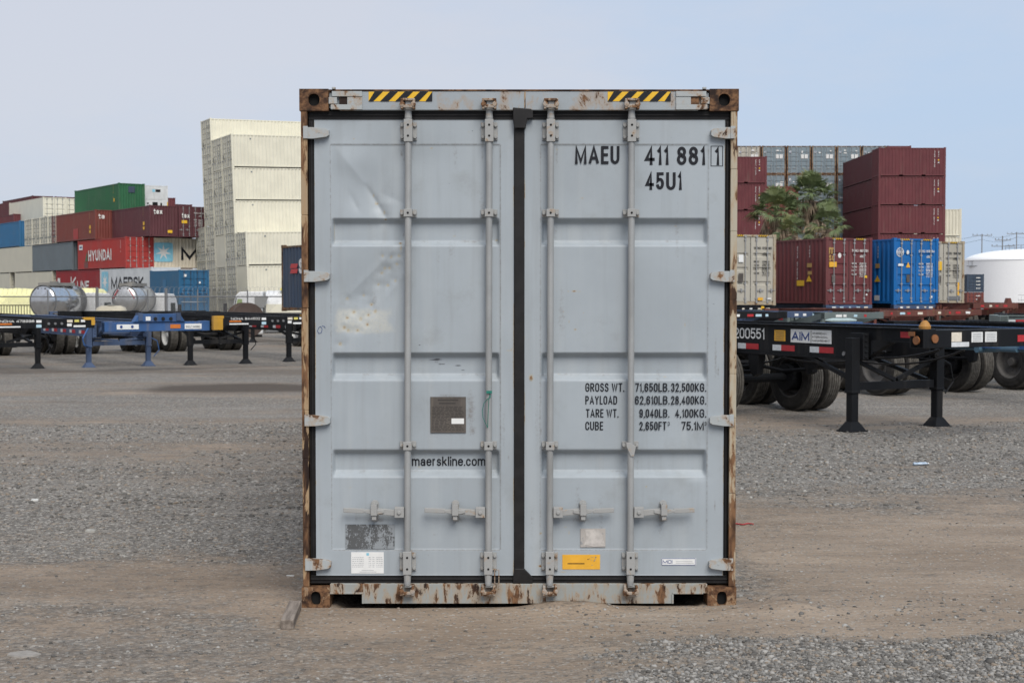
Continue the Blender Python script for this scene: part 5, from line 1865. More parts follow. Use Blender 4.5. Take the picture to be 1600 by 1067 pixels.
for z in (-0.09, 0.09):
    g.quad((0.22, 0.0105, HC - 0.62 + z), (0.46, 0.0105, HC - 0.62 + z), (0.46, 0.0105, HC - 0.605 + z), (0.22, 0.0105, HC - 0.605 + z))
for x in (0.28, 0.40):
    g.quad((x - .008, 0.011, HC - 0.77), (x + .008, 0.011, HC - 0.77), (x + .008, 0.011, HC - 0.47), (x - .008, 0.011, HC - 0.47))
add_text(g, 'COSCO', (0.17, 0.007, HC - 0.665), (1, 0, 0), (0, 0, 1), 0.34, 0.10, 0.2)
build('logo', g, M['white_text'], c['doors'][0])
disc(c, 0.76, HC - 0.62, 0.07, M['white_text'], rz=1.3)
patch(c, 'E', 0.22, 0.50, HC - 1.22, HC - 1.12, M['white'])
g = MB()
g.add([(0.66, 0.008, HC - 1.28), (0.90, 0.008, HC - 1.28), (0.78, 0.008, HC - 1.04)], [(0, 1, 2)])
build('warning_sign', g, M['orange_label'], c['doors'][0])
patch(c, 'E', 0.68, 0.86, 0.98, 1.30, M['plate'])
patch(c, 'E', 2.02, 2.10, 0.30, 0.38, M['white'])
side_code(c, 'L', 2.1, 2.45, M['white_text'], 12, 0.10, 41)
side_code(c, 'L', 1.1, 2.45, M['white_text'], 4, 0.10, 42)
patch(c, 'L', 0.95, 1.25, 1.60, 1.80, M['logo_gold'])
g = MB()
g.add([(-0.009, 1.32, 1.0), (-0.009, 0.88, 1.0), (-0.009, 1.1, 1.28)], [(0, 1, 2)])
build('warning_sign', g, M['yellow'], c['sides'][0])
patch(c, 'L', 0.95, 1.3, 0.18, 0.4, M['white'])
c = on_chassis('putty grey container beyond the bright blue one, with a yellow sticker, up on a chassis', 1441, 65.0, 1.29, 'putty', frame='putty_frame', rods='bar_grey')
door_print(c, M['ink'], HC, ('CXDU', '156750', '45G1'), 4)
patch(c, 'E', 0.9, 1.1, 1.55, 1.95, M['yellow'])
patch(c, 'E', 0.92, 1.06, 1.0, 1.3, M['plate'])
patch(c, 'E', 1.5, 2.2, 0.18, 0.36, M['grey_metal'])
patch(c, 'E', 2.0, 2.12, 0.4, 1.0, M['orange_label'])

# ------------------------------------------------------------------ container chassis
def tyre_mesh():
    g = MB()
    r, w = 0.505, 0.265
    prof = [(-w / 2, 0.30), (-w / 2 - 0.008, 0.36), (-w / 2 - 0.004, 0.44), (-w / 2 + 0.02, r - 0.02)]
    g.lathe(prof, (0, 0, 0), (1, 0, 0), 40)
    g.lathe([(-a, b) for a, b in prof][::-1], (0, 0, 0), (1, 0, 0), 40)
    g.mi = 1
    t = [(-w / 2 + 0.02, r - 0.02), (-w / 2 + 0.032, r)]
    for i in range(4):
        a = -w / 2 + 0.032 + (i + 1) * (w - 0.064) / 5
        t += [(a - 0.006, r), (a - 0.004, r - 0.014), (a + 0.004, r - 0.014), (a + 0.006, r)]
    t += [(w / 2 - 0.032, r), (w / 2 - 0.02, r - 0.02)]
    g.lathe(t, (0, 0, 0), (1, 0, 0), 40)
    return g.mesh('tyre')

def rim_mesh():
    g = MB()
    w = 0.265
    g.lathe([(-w / 2 - 0.002, 0.305), (-w / 2 + 0.01, 0.285), (-w / 2 + 0.05, 0.27), (-0.02, 0.255), (0.01, 0.13), (0.01, 0.0)], (0, 0, 0), (1, 0, 0), 28)
    g.lathe([(w / 2 + 0.002, 0.305), (w / 2 - 0.01, 0.285), (w / 2 - 0.05, 0.27), (0.035, 0.255), (0.02, 0.13), (0.02, 0.0)][::-1], (0, 0, 0), (1, 0, 0), 28)
    g.lathe([(0.10, 0.0), (0.10, 0.07), (0.02, 0.10)], (0, 0, 0), (1, 0, 0), 16)
    g.lathe([(-0.10, 0.0), (-0.10, 0.07), (-0.0, 0.10)][::-1], (0, 0, 0), (1, 0, 0), 16)
    for i in range(10):
        a = 2 * math.pi * i / 10
        g.tube((-0.012, 0.17 * math.cos(a), 0.17 * math.sin(a)), (0.035, 0.17 * math.cos(a), 0.17 * math.sin(a)), 0.014, 6)
    return g.mesh('rim')

def chassis(label, leg_mid, phi, paint_, ztop=1.28, front=2.8, rear=9.8, axles=(8.0, 9.25), legs=True, rim='rim_dark', nose='plain', depth=0.40, gooseneck=True, tape=True, group=None, bol=None, nose_col=None, back='plain', rail_gap=1.0, narrow=2.2):
    """local x: across, local y: toward the rear, origin on the ground between the landing legs"""
    P = M[paint_]
    t = thing('container_chassis', label, 'trailer', leg_mid, R(phi), group)
    hg = rail_gap / 2
    zt = ztop
    yg = 1.0 if gooseneck else front
    for sx in (-1, 1):
        g = MB()
        x0, x1 = sx * hg - 0.06, sx * hg + 0.06
        y0, y1 = (-yg + 0.9, rear) if gooseneck else (-front + 0.2, rear)
        xc = sx * hg
        g.box(xc - 0.012, xc + 0.012, y0, y1, zt - depth, zt - 0.016)
        g.box(x0, x1, y0, y1, zt - 0.0155, zt)
        g.box(x0, x1, y0, y1, zt - depth - 0.0155, zt - depth - 0.0005)
        if gooseneck:
            g.box(xc - 0.012, xc + 0.012, -front + 0.201, y0 - 0.001, zt - 0.17, zt - 0.016)
            g.box(x0, x1, -front + 0.201, y0 - 0.001, zt - 0.0155, zt)
            g.box(x0, x1, -front + 0.201, y0 - 0.4, zt - 0.186, zt - 0.1705)
            g.add([(xc - .05, y0 - 0.4, zt - 0.186), (xc + .05, y0 - 0.4, zt - 0.186), (xc + .05, y0 + 0.1, zt - depth - .01), (xc - .05, y0 + 0.1, zt - depth - .01)], [(0, 1, 2, 3)])
        rl = build('rail', g, P, t)
        if tape:
            g = MB()
            xo = sx * (hg + 0.0125)
            n = 0
            yy = y1 - 0.3
            zz = zt - depth + 0.05
            while yy > y0 + 0.6:
                for mi, ln in ((1, 0.19), (0, 0.29)):
                    g.mi = mi
                    a, b_ = sorted((xo, xo + sx * 0.003))
                    g.box(a, b_, yy - ln, yy - 0.002, zz, zz + 0.08)
                    yy -= ln
                if sx < 0 and leg_mid.y < 30:
                    build('reflector_marking', g, [M['red_tape'], M['white_tape']], rl)
                    g = MB()
                yy -= 0.32
            if gooseneck:
                a, b_ = sorted((xo, xo + sx * 0.003))
                for mi, u0, u1 in ((0, -front + 0.72, -front + 1.12), (1, -front + 0.40, -front + 0.718)):
                    g.mi = mi
                    g.box(a, b_, u0, u1, zt - 0.125, zt - 0.05)
            build('reflector_marking', g, [M['red_tape'], M['white_tape']], rl)
    yy = -yg + 1.6
    while yy < rear - 0.8:
        g = MB()
        g.box(-hg + 0.013, hg - 0.013, yy, yy + 0.09, zt - depth + 0.06, zt - 0.1)
        build('cross_member', g, P, t)
        yy += 1.6
    # front and rear bolsters
    bc = M[bol] if bol else P
    g = MB()
    bh = 0.21 if nose != 'thin' else 0.15
    g.box(-1.22, 1.22, -front, -front + 0.2, zt - bh, zt - 0.0)
    for s_ in (-1, 1):
        g.box(s_ * 1.12 - 0.10, s_ * 1.12 + 0.10, -front - 0.004, -front + 0.22, zt - bh - 0.004, zt + 0.012)
    bo = build('front_bolster', g, bc, t, bevel=0.008)
    if nose_col:
        for s_ in (-1, 1):
            g = MB()
            g.box(s_ * 1.10 - 0.125, s_ * 1.10 + 0.125, -front - 0.008, -front + 0.1, zt - 0.035, zt + 0.022)
            g.box(s_ * 1.19 - 0.04, s_ * 1.19 + 0.04, -front - 0.010, -front + 0.1, zt - (0.30 if nose == 'box' and s_ < 0 else 0.15), zt - 0.036)
            if nose == 'box' and s_ < 0:
                g.box(-1.225, -1.0, -front - 0.012, -front + 0.1, zt - 0.30, zt - 0.04)
            build('corner_guide', g, M[nose_col], bo)
    g = MB()
    g.box(-1.22, 1.22, rear - 0.2, rear, zt - 0.2, zt - 0.0)
    for s_ in (-1, 1):
        g.box(s_ * 1.14 - 0.08, s_ * 1.14 + 0.08, rear - 0.22, rear + 0.004, zt - 0.204, zt + 0.008)
    rb = build('rear_bolster', g, bc if back == 'bol' else P, t, bevel=0.008)
    if legs:
        for s_ in (-1, 1):
            g = MB()
            x = s_ * 0.73
            g.box(x - 0.066, x + 0.066, -0.066, 0.066, 0.50, zt - 0.14)
            g.box(x - 0.072, x + 0.072, -0.072, 0.072, 0.485, 0.515)
            a, b_ = sorted((s_ * (hg + 0.07), x - s_ * 0.067))
            g.box(a, b_, -0.12, 0.12, zt - 0.42, zt - 0.08)
            for k_ in range(5):
                bolt_y = -0.121
                g.box((a + b_) / 2 - 0.02, (a + b_) / 2 + 0.02, bolt_y - 0.012, bolt_y, zt - 0.40 + k_ * 0.07, zt - 0.375 + k_ * 0.07)
            lg = build('landing_leg', g, P, t, bevel=0.006)
            g = MB()
            g.box(x - 0.055, x + 0.055, -0.055, 0.055, 0.07, 0.4845)
            build('leg_slide', g, P, lg, bevel=0.006)
            g = MB()
            n_ = 4
            vs = [(x - 0.13, -0.12, 0.012), (x + 0.13, -0.12, 0.012), (x + 0.13, 0.12, 0.012), (x - 0.13, 0.12, 0.012), (x - 0.06, -0.06, 0.12), (x + 0.06, -0.06, 0.12), (x + 0.06, 0.06, 0.12), (x - 0.06, 0.06, 0.12)]
            g.add(vs, [(0, 1, 5, 4), (1, 2, 6, 5), (2, 3, 7, 6), (3, 0, 4, 7), (4, 5, 6, 7)])
            g.box(x - 0.15, x + 0.15, -0.13, 0.13, -0.012, 0.0115)
            build('leg_foot', g, P, lg, bevel=0.004)
        g = MB()
        g.box(-0.64, 0.64, -0.035, 0.035, 0.52, 0.62)
        g.bar((-0.63, 0.0, zt - 0.45), (-0.02, 0.0, 0.64), 0.05, 0.05)
        g.bar((0.63, 0.0, zt - 0.45), (0.02, 0.0, 0.64), 0.05, 0.05)
        for s_ in (-1, 1):
            g.bar((s_ * 0.6, 0.06, 0.62), (s_ * hg, 1.15, zt - depth), 0.06, 0.05)
        build('leg_brace', g, P, t)
        g = MB()
        g.path([(0.82, 0, zt - 0.45), (0.95, -0.02, zt - 0.52), (1.0, -0.02, zt - 0.75), (0.86, -0.02, zt - 0.9)], 0.012, 6)
        build('crank_handle', g, M['black_paint'] if paint_ != 'slate_chassis' else M['blue_chassis'], t)
    for ya in axles:
        g = MB()
        g.tube((-0.95, 0, 0.505), (0.95, 0, 0.505), 0.065, 12)
        g.lathe([(-0.10, 0.0), (-0.10, 0.20), (0.12, 0.20), (0.12, 0.0)], (-0.62, 0, 0.505), (1, 0, 0), 18)
        g.lathe([(-0.12, 0.0), (-0.12, 0.20), (0.10, 0.20), (0.10, 0.0)], (0.62, 0, 0.505), (1, 0, 0), 18)
        for s_ in (-1, 1):
            for dy in (-0.62, 0.62):
                q_ = [(dy - 0.12, zt - depth - 0.02), (dy + 0.14, zt - depth - 0.02), (dy + 0.10, zt - depth - 0.22), (dy + 0.02, zt - depth - 0.34), (dy - 0.08, zt - depth - 0.30)]
                vs = [(s_ * hg + e, y_, z_) for e in (-0.05, 0.05) for y_, z_ in q_]
                n_ = len(q_)
                g.add(vs, [tuple(range(n_)), tuple(range(2 * n_ - 1, n_ - 1, -1))] + [(i, i + n_, (i + 1) % n_ + n_, (i + 1) % n_) for i in range(n_)])
            g.path([(s_ * hg, -0.6, zt - depth - 0.26), (s_ * hg, 0.0, 0.60), (s_ * hg, 0.6, zt - depth - 0.26)], 0.03, 6)
        g.tube((-hg, 0.62, zt - depth - 0.2), (hg, 0.62, zt - depth - 0.2), 0.03, 8)
        ax = build('axle', g, M['black_paint'], t)
        ax.location = (0, ya, 0)
        for x in (-1.06, -0.73, 0.73, 1.06):
            w_ = link('tyre', cmesh('tyre', tyre_mesh), [M['tyre'], M['tread']], t, smooth=False)
            w_.location = (x, ya, 0.50)
            w_.rotation_euler = (random.uniform(0, 3), 0, 0)
            r_ = link('rim', cmesh('rim', rim_mesh), M[rim], w_)
    return t, bo, rb

def decal(parent, x0, x1, y, z0, z1, mat, d=-1, name='sticker'):
    g = MB()
    a, b_ = sorted((y, y + d * 0.004))
    g.box(x0, x1, a, b_, z0, z1)
    return build(name, g, mat, parent)

def nose_stickers(bo, yf, zt, seed, num):
    """number plate and stickers on a front bolster's face"""
    y = yf - 0.0
    g = MB()
    add_text(g, num[0], (-0.80, y - 0.004, zt - 0.078), (1, 0, 0), (0, 0, 1), 0.30, 0.055, 0.17)
    add_text(g, num[1], (-0.46, y - 0.004, zt - 0.078), (1, 0, 0), (0, 0, 1), 0.38, 0.055, 0.17)
    build('lettering', g, M['white_text'], bo)
    for x0, x1, z0, z1, m_ in ((-0.84, -0.55, .125, .09, 'orange_text'), (-0.84, -0.37, .185, .155, 'white'), (-0.04, 0.07, .085, .03, 'white'), (-0.04, 0.07, .19, .125, 'pale_blue'), (0.62, 0.74, .085, .03, 'cream_label'),
                               (0.78, 0.88, .08, .03, 'yellow_label'), (0.92, 1.01, .08, .03, 'white'), (0.62, 0.72, .17, .11, 'white'), (0.76, 1.02, .19, .15, 'white')):
        decal(bo, x0, x1, y, zt - z0, zt - z1, M[m_])
    for x in (0.22, 0.36, 0.50):
        g = MB()
        g.tube((x, y - 0.03, zt - 0.11), (x, y, zt - 0.11), 0.028, 10)
        build('air_coupling', g, M['grey_metal'], bo)
M['orange_text'] = flat('orange_label', (0.55, 0.16, 0.03), 0.5)
M['pale_blue'] = flat('pale_blue_label', (0.42, 0.58, 0.66), 0.5)
M['cream_label'] = flat('cream_label', (0.66, 0.6, 0.5), 0.5)
M['yellow_label'] = flat('yellow_label', (0.66, 0.58, 0.15), 0.5)

def gp(x, y):
    return Vector((x, y, float(ground_z(x, y))))
def wp(X, Y):
    """across and forward of the lens -> ground point"""
    return gp(CAMX + X, CAMY + Y)

# -- the big black one on the open side
PHR = 28
c1, bo, rb = chassis('long black chassis with white number 200551 and a name board on its rail', wp(5.01, 18.55), PHR, 'black_paint', ztop=1.335, front=1.75, rear=6.2, axles=(2.9, 4.15), gooseneck=True, depth=0.42)
g = MB()
xr = -0.5125
add_text(g, '200551', (xr - 0.006, 2.78, 1.335 - 0.225), (0, -1, 0), (0, 0, 1), 0.70, 0.155, 0.15)
build('lettering', g, M['white'], c1)
def rdecal(y0, y1, z0, z1, mat, name='sticker', th=0.003):
    g = MB()
    g.box(xr - th, xr, y1, y0, z0, z1)
    return build(name, g, mat, c1)
tagp = rdecal(1.86, 1.62, 1.335 - 0.235, 1.335 - 0.085, M['orange_label'])
brd = rdecal(1.50, 0.66, 1.335 - 0.245, 1.335 - 0.065, M['white'], 'name_board', 0.005)
g = MB()
add_text(g, 'AiM', (xr - 0.008, 1.475, 1.335 - 0.215), (0, -1, 0), (0, 0, 1), 0.37, 0.115, 0.2)
build('lettering', g, M['logo_blue'], brd)
g = MB()
g.box(xr - 0.009, xr - 0.006, 1.065, 1.072, 1.335 - 0.235, 1.335 - 0.075)
for i, s_ in enumerate(('AMERICAN', 'INTERMODAL', 'MANAGEMENT')):
    add_text(g, s_, (xr - 0.008, 1.045, 1.335 - 0.125 - i * 0.048), (0, -1, 0), (0, 0, 1), 0.29 + 0.035 * i, 0.026, 0.15)
build('lettering', g, M['plate_ink'], brd)
g = MB()
for i in range(5):
    g.box(xr - 0.005, xr - 0.0035, 1.65, 1.83, 1.335 - 0.115 - i * 0.026, 1.335 - 0.108 - i * 0.026)
build('print', g, M['plate'], tagp)
zf = 1.335
yf = -1.75
for x, m_, r_ in ((-1.10, 'amber', 0.045), ):
    g = MB()
    g.tube((x + 0.05, yf - 0.02, zf - 0.10), (x + 0.05, yf - 0.004, zf - 0.10), 0.05, 16)
    build('side_lamp', g, M['amber'], bo)
    g = MB()
    g.tube((-1.24, yf + 0.10, zf - 0.12), (-1.22, yf + 0.10, zf - 0.12), 0.05, 16)
    build('side_lamp', g, M['amber'], bo)
    g = MB()
    g.box(-1.232, -1.222, yf + 0.13, yf + 0.23, zf - 0.07, zf - 0.02)
    build('side_lamp', g, M['amber'], bo)
g = MB()
g.lathe([(0, 0.066), (0.03, 0.07), (0.075, 0.045), (0.10, 0.02), (0.10, 0.0)], (-1.10, yf + 0.1, zf + 0.012), (0, 0, 1), 16)
tag(build('corner_lock', g, paint('ochre_lock_paint', (0.42, 0.2, 0.04), 0.6, 0.2, 0.3), bo), 'ochre twist lock on the corner', None)
for x0, x1, z0, z1, m_ in ((-0.78, -0.62, .14, .03, 'cream_label'), (-0.78, -0.50, .20, .145, 'white_tape'), (-0.46, -0.28, .15, .03, 'white'), (-0.24, -0.05, .15, .03, 'white')):
    d_ = decal(bo, x0, x1, yf - 0.001, zf - z0, zf - z1, M[m_])
    if m_ == 'white':
        g = MB()
        for i in range(5):
            g.box(x0 + 0.02, x1 - 0.02, yf - 0.0085, yf - 0.0055, zf - z0 + 0.015 + i * 0.021, zf - z0 + 0.022 + i * 0.021)
        build('print', g, M['faint_ink'], d_)
for x0, x1, mi in ((0.30, 0.72, 'red_tape'), (0.722, 1.05, 'white_tape')):
    decal(bo, x0, x1, yf - 0.001, zf - 0.155, zf - 0.075, M[mi], name='reflector_marking')
g = MB()
g.path([(0.83, 0.03, 0.45), (0.84, 0.05, 0.30)], 0.02, 8)
build('release_grip', g, M['yellow'], c1)
rr = random.Random(12)
for x0, y0, z0, y1, z1, sag in ((-0.42, -1.2, 1.08, 0.9, 0.98, 0.10), (-0.36, -0.2, 1.02, 2.3, 0.95, 0.16), (0.30, -0.9, 1.05, 1.8, 0.97, 0.2), (-0.30, 1.7, 0.94, 3.4, 0.80, 0.12)):
    g = MB()
    pts = []
    for i in range(11):
        f_ = i / 10
        pts.append((x0 + 0.05 * math.sin(5 * f_), y0 + (y1 - y0) * f_, z0 + (z1 - z0) * f_ - sag * 4 * f_ * (1 - f_)))
    g.path(pts, 0.014, 6)
    build('air_hose', g, M['gasket'], c1)
g = MB()
g.tube((-0.25, 1.35, 0.82), (0.35, 1.35, 0.82), 0.11, 16)
build('air_tank', g, M['black_paint'], c1)
g = MB()
for i in range(3):
    g.tube((-0.585, 0.34, zf - 0.36 + i * 0.001), (-0.575, 0.34, zf - 0.36), 0.03, 10)
build('pin', g, M['grey_metal'], c1)

c2, bo, rb = chassis('blue railed chassis parked just beyond the long black one, brown dusty tyres', wp(10.17, 19.98), PHR, 'blue_chassis', ztop=1.18, front=2.5, rear=9.2, axles=(6.0, 7.25), depth=0.30, tape=True, bol='black_paint')
g = MB()
for i in range(2):
    g.tube((-0.55 + 0.25 * i, 3.4, 0.86), (-0.35 + 0.25 * i, 5.3, 0.86), 0.05, 10)
g.tube((-0.62, 4.2, 0.84), (-0.15, 4.2, 0.84), 0.06, 12)
build('air_tank', g, paint('teal_air_tank', (0.06, 0.12, 0.17), 0.5), c2)
chassis('black chassis beyond the blue railed one, big dark wheel at the edge of the photo', wp(13.05, 21.5), PHR, 'black_paint', ztop=1.2, front=2.5, rear=9.2, axles=(6.0, 7.25), depth=0.30)
# two long ones lying crosswise behind, seen as thin rails
chassis('grey green chassis lying crosswise, seen as a thin rail over the blue one', wp(23.0, 37.5), 78, 'green_chassis', ztop=1.16, front=2.6, rear=9.8, axles=(8.0, 9.2), tape=True, depth=0.24)
chassis('black chassis lying crosswise behind the grey green rail', wp(25.5, 44.5), 80, 'black_paint', ztop=1.12, front=2.6, rear=9.8, axles=(8.0, 9.2), tape=True, depth=0.30)

# -- under the boxes that stand on wheels, rear ends toward the lens
CHL = ('black chassis under the weathered putty container next to the grey container', 'dark blue chassis under the burgundy container with the gold emblem', 'slate blue chassis under the bright blue container', 'black chassis with yellow tips under the last putty container')
for i, ((p, px), pt, lab) in enumerate(zip(CHP, ('black_paint', 'slate_chassis', 'slate_chassis', 'black_paint'), CHL)):
    # its rear bolster sits at the door end: turn it round so the local rear looks at the lens
    rear = 9.8
    mid = p + CH.a * (W / 2) + CH.b * (rear - 0.02)
    mid.z = float(ground_z(mid.x, mid.y))
    t_, bo, rb = chassis(lab, mid, 24 + 180, pt, ztop=1.275, depth=0.36, rim='rim_dark', tape=False)
    y = rear
    rr = random.Random(i)
    for k_ in range(5):
        a = -0.95 + k_ * 0.42 + rr.uniform(-.05, .05)
        decal(rb, a, a + rr.uniform(0.08, 0.22), y + 0.001, 1.275 - 0.15 + rr.uniform(0, .03), 1.275 - 0.07, M[rr.choice(('white', 'white', 'cream_label', 'pale_blue'))], 1)
    for s_ in (-1, 1):
        g = MB()
        g.tube((s_ * 0.95, y + 0.02, 1.275 - 0.16), (s_ * 0.95, y, 1.275 - 0.16), 0.04, 10)
        build('tail_lamp', g, M['amber'], rb)
        if i == 3:
            g = MB()
            g.box(s_ * 1.12 - 0.12, s_ * 1.12 + 0.12, y - 0.1, y + 0.012, 1.275 - 0.04, 1.275 + 0.014)
            build('corner_guide', g, M['yellow'], rb)
        if i == 0 and s_ > 0:
            g = MB()
            g.box(-0.62, -0.48, y + 0.005, y + 0.03, 1.275 - 0.36, 1.275 - 0.0)
            build('guide_post', g, M['yellow'], rb)
# empty ones further along and in front of the boxes
XL = (('black empty chassis, its nose under the putty container that touches the grey one', 1182, 47.0, 'black_paint', 1.16), ('slate blue empty chassis, its nose under the burgundy container', 1255, 49.0, 'slate_chassis', 1.15),
      ('grey green empty chassis, its nose between the burgundy and bright blue containers', 1335, 48.0, 'green_chassis', 1.13), ('faded orange empty chassis, its nose under the bright blue container', 1418, 51.0, 'orange_chassis', 1.17),
      ('faded orange empty chassis, its nose under the putty container with a yellow sticker', 1494, 53.0, 'orange_chassis', 1.17),
      ('faded red empty chassis standing before the white tank', 1556, 60.0, 'orange_chassis', 1.36), ('faded red empty chassis before the white tank, at the edge of the photo', 1668, 61.0, 'orange_chassis', 1.36))
for lab, px, Y, pt, zt in XL:
    p = at(px, 459, Y) + CH.b * 2.8
    q = wp(p.x - CAMX, p.y - CAMY)
    t_, bo, rb = chassis(lab, q, 24, pt, ztop=zt, depth=0.36, tape=True, gooseneck=True, rim='rim_dark', rear=4.6, axles=(2.4, 3.6))
    for s_ in (-1, 1):      # sloping side plates of the neck
        g = MB()
        a0 = s_ * 1.19
        vs = [(a0 + e, y_, z_) for e in (-0.02, 0.02) for y_, z_ in ((-2.6, zt - 0.02), (-2.6, zt - 0.20), (-1.2, zt - 0.52), (-0.6, zt - 0.52), (-0.6, zt - 0.36))]
        g.add(vs, [(0, 1, 2, 3, 4), (9, 8, 7, 6, 5)] + [(i, i + 5, (i + 1) % 5 + 5, (i + 1) % 5) for i in range(5)])
        build('neck_plate', g, M[pt], t_)
        if px > 1500:
            g = MB()
            g.prism([(s_ * 0.75 - 0.14, zt), (s_ * 0.75 + 0.14, zt), (s_ * 0.75 + 0.06, zt + 0.22), (s_ * 0.75 - 0.06, zt + 0.22)], -2.8, -2.6)
            build('guide_post', g, M['orange_chassis'], bo)
    rr = random.Random(px)
    for k_ in range(4):
        a = -0.8 + k_ * 0.4 + rr.uniform(-.08, .08)
        decal(bo, a, a + rr.uniform(0.08, 0.25), -2.801, zt - 0.15, zt - 0.07, M[rr.choice(('white', 'cream_label', 'pale_blue', 'red_tape'))])
# a pale teal roll lying over the rails
p = at(1314, 500.5, 30.0)
t = thing('pale_roll', 'pale teal plastic roll lying across the rails behind the black chassis with the name board', 'roll', p, R(0))
g = MB()
g.lathe([(-0.34, 0.0), (-0.32, 0.02), (-0.18, 0.045), (0.18, 0.045), (0.32, 0.02), (0.34, 0.0)], (0, 0, 0), (1, 0, 0), 16)
build('roll', g, flat('pale_teal_plastic', (0.35, 0.44, 0.44), 0.5), t, smooth=True)

# -- the row of noses on the other side
PHL = 33.4
legp = {1: (-11.76, 33.0), 2: (-9.52, 34.4), 3: (-7.36, 35.6), 4: (-5.2, 37.4), 5: (-2.9, 39.2), 0: (-14.1, 31.4)}
LG = 'chassis parked nose to the yard'
L1, bo, rb = chassis('black chassis with yellow corner guides, white stickers on its nose, at the photo edge', wp(*legp[1]), PHL, 'black_paint', ztop=1.22, nose_col='ochre', group=LG, rim='rim_dark')
nose_stickers(bo, -2.8 - 0.001, 1.22, 1, ('NCHA', '478998'))
L2, bo, rb = chassis('slate blue chassis with a bright blue nose raised in the middle', wp(*legp[2]), PHL, 'slate_chassis', ztop=1.13, nose_col=None, bol='blue_chassis', group=LG, rim='rim_white')
g = MB()
g.prism([(-0.58, 1.13), (0.62, 1.13), (0.52, 1.27), (0.44, 1.31), (-0.42, 1.31), (-0.49, 1.27)], -2.84, -2.66)
hump = build('raised_plate', g, M['blue_chassis'], bo, bevel=0.01)
for x in (-0.42, 0.46):
    g = MB()
    g.box(x - 0.05, x + 0.05, -2.86, -2.64, 1.16, 1.33)
    build('guide_post', g, M['slate_chassis'], hump)
for x in (-0.08, 0.10, 0.28):
    g = MB()
    g.tube((x, -2.86, 1.20), (x, -2.84, 1.20), 0.04, 10)
    build('air_coupling', g, M['gasket'], hump)
decal(hump, -0.30, -0.19, -2.841, 1.16, 1.25, M['white'])
decal(bo, -0.95, -0.45, -2.806, 1.13 - 0.16, 1.13 - 0.05, M['white'])
d_ = decal(bo, 0.62, 1.02, -2.806, 1.13 - 0.17, 1.13 - 0.05, M['white'])
g = MB()
add_text(g, 'CCLZ 240862', (0.65, -2.812, 1.13 - 0.145), (1, 0, 0), (0, 0, 1), 0.34, 0.05, 0.15)
build('lettering', g, M['ink'], d_)
decal(bo, 0.28, 0.52, -2.806, 1.13 - 0.15, 1.13 - 0.06, M['orange_text'])
for x in (-0.85, -0.6):
    g = MB()
    g.tube((x, -2.825, 1.03), (x, -2.811, 1.03), 0.03, 10)
    build('air_coupling', g, M['logo_blue'], bo)
g = MB()
g.path([(-0.80, -0.3, 1.0), (-1.02, -0.5, 0.7), (-0.98, -0.5, 0.55), (-0.72, -0.1, 0.48)], 0.02, 8)
build('hose', g, M['blue_chassis'], L2)
L3, bo, rb = chassis('black chassis with one big yellow corner box and white stickers, beside the blue nosed one', wp(*legp[3]), PHL, 'black_paint', ztop=1.24, nose='box', nose_col='ochre', group=LG, rim='rim_white')
nose_stickers(bo, -2.8 - 0.001, 1.24, 2, ('NCHA', '844502'))
L4, bo, rb = chassis('dark grey chassis half hidden by the grey container, one leg in view', wp(*legp[4]), PHL, 'black_paint', ztop=1.2, group=LG, rim='rim_white')
chassis('black chassis carrying the navy blue container', wp(-1.2, 40.6), PHL, 'black_paint', ztop=1.06, group=LG, rim='rim_white', depth=0.34)
# further rows glimpsed between the legs
for i, (X, Y, pt, lab) in enumerate(((-19.5, 44.0, 'blue_chassis', 'blue chassis in the second row, by the railing at the edge of the photo'), (-15.8, 47.0, 'black_paint', 'black chassis in the second row, under the polished tank with a white cab'),
                                     (-12.2, 49.6, 'slate_chassis', 'slate blue chassis in the second row, before the short blue container'), (-8.8, 52.0, 'black_paint', 'black chassis in the second row, before the white truck cab'))):
    chassis(lab, wp(X, Y), PHL, pt, ztop=1.04, group='chassis in the second row', rim='rim_dark', nose_col='ochre' if i in (1, 3) else None)

# ------------------------------------------------------------------ tankers, truck, fence, heap
M['frosted_white'] = paint('truck_white', (0.66, 0.66, 0.65), 0.4, 0.06, 0.0, dirt_amt=0.12)
M['heap'] = flat('pale_yellow_heap', (0.74, 0.70, 0.36), 0.9, 0, 0.08, 1.2)
M['grey_top'] = paint('grey_catwalk', (0.22, 0.21, 0.19), 0.7, 0.2)
M['rust_drum'] = paint('brown_drum', (0.085, 0.06, 0.05), 0.7, 0.2, 0.3)

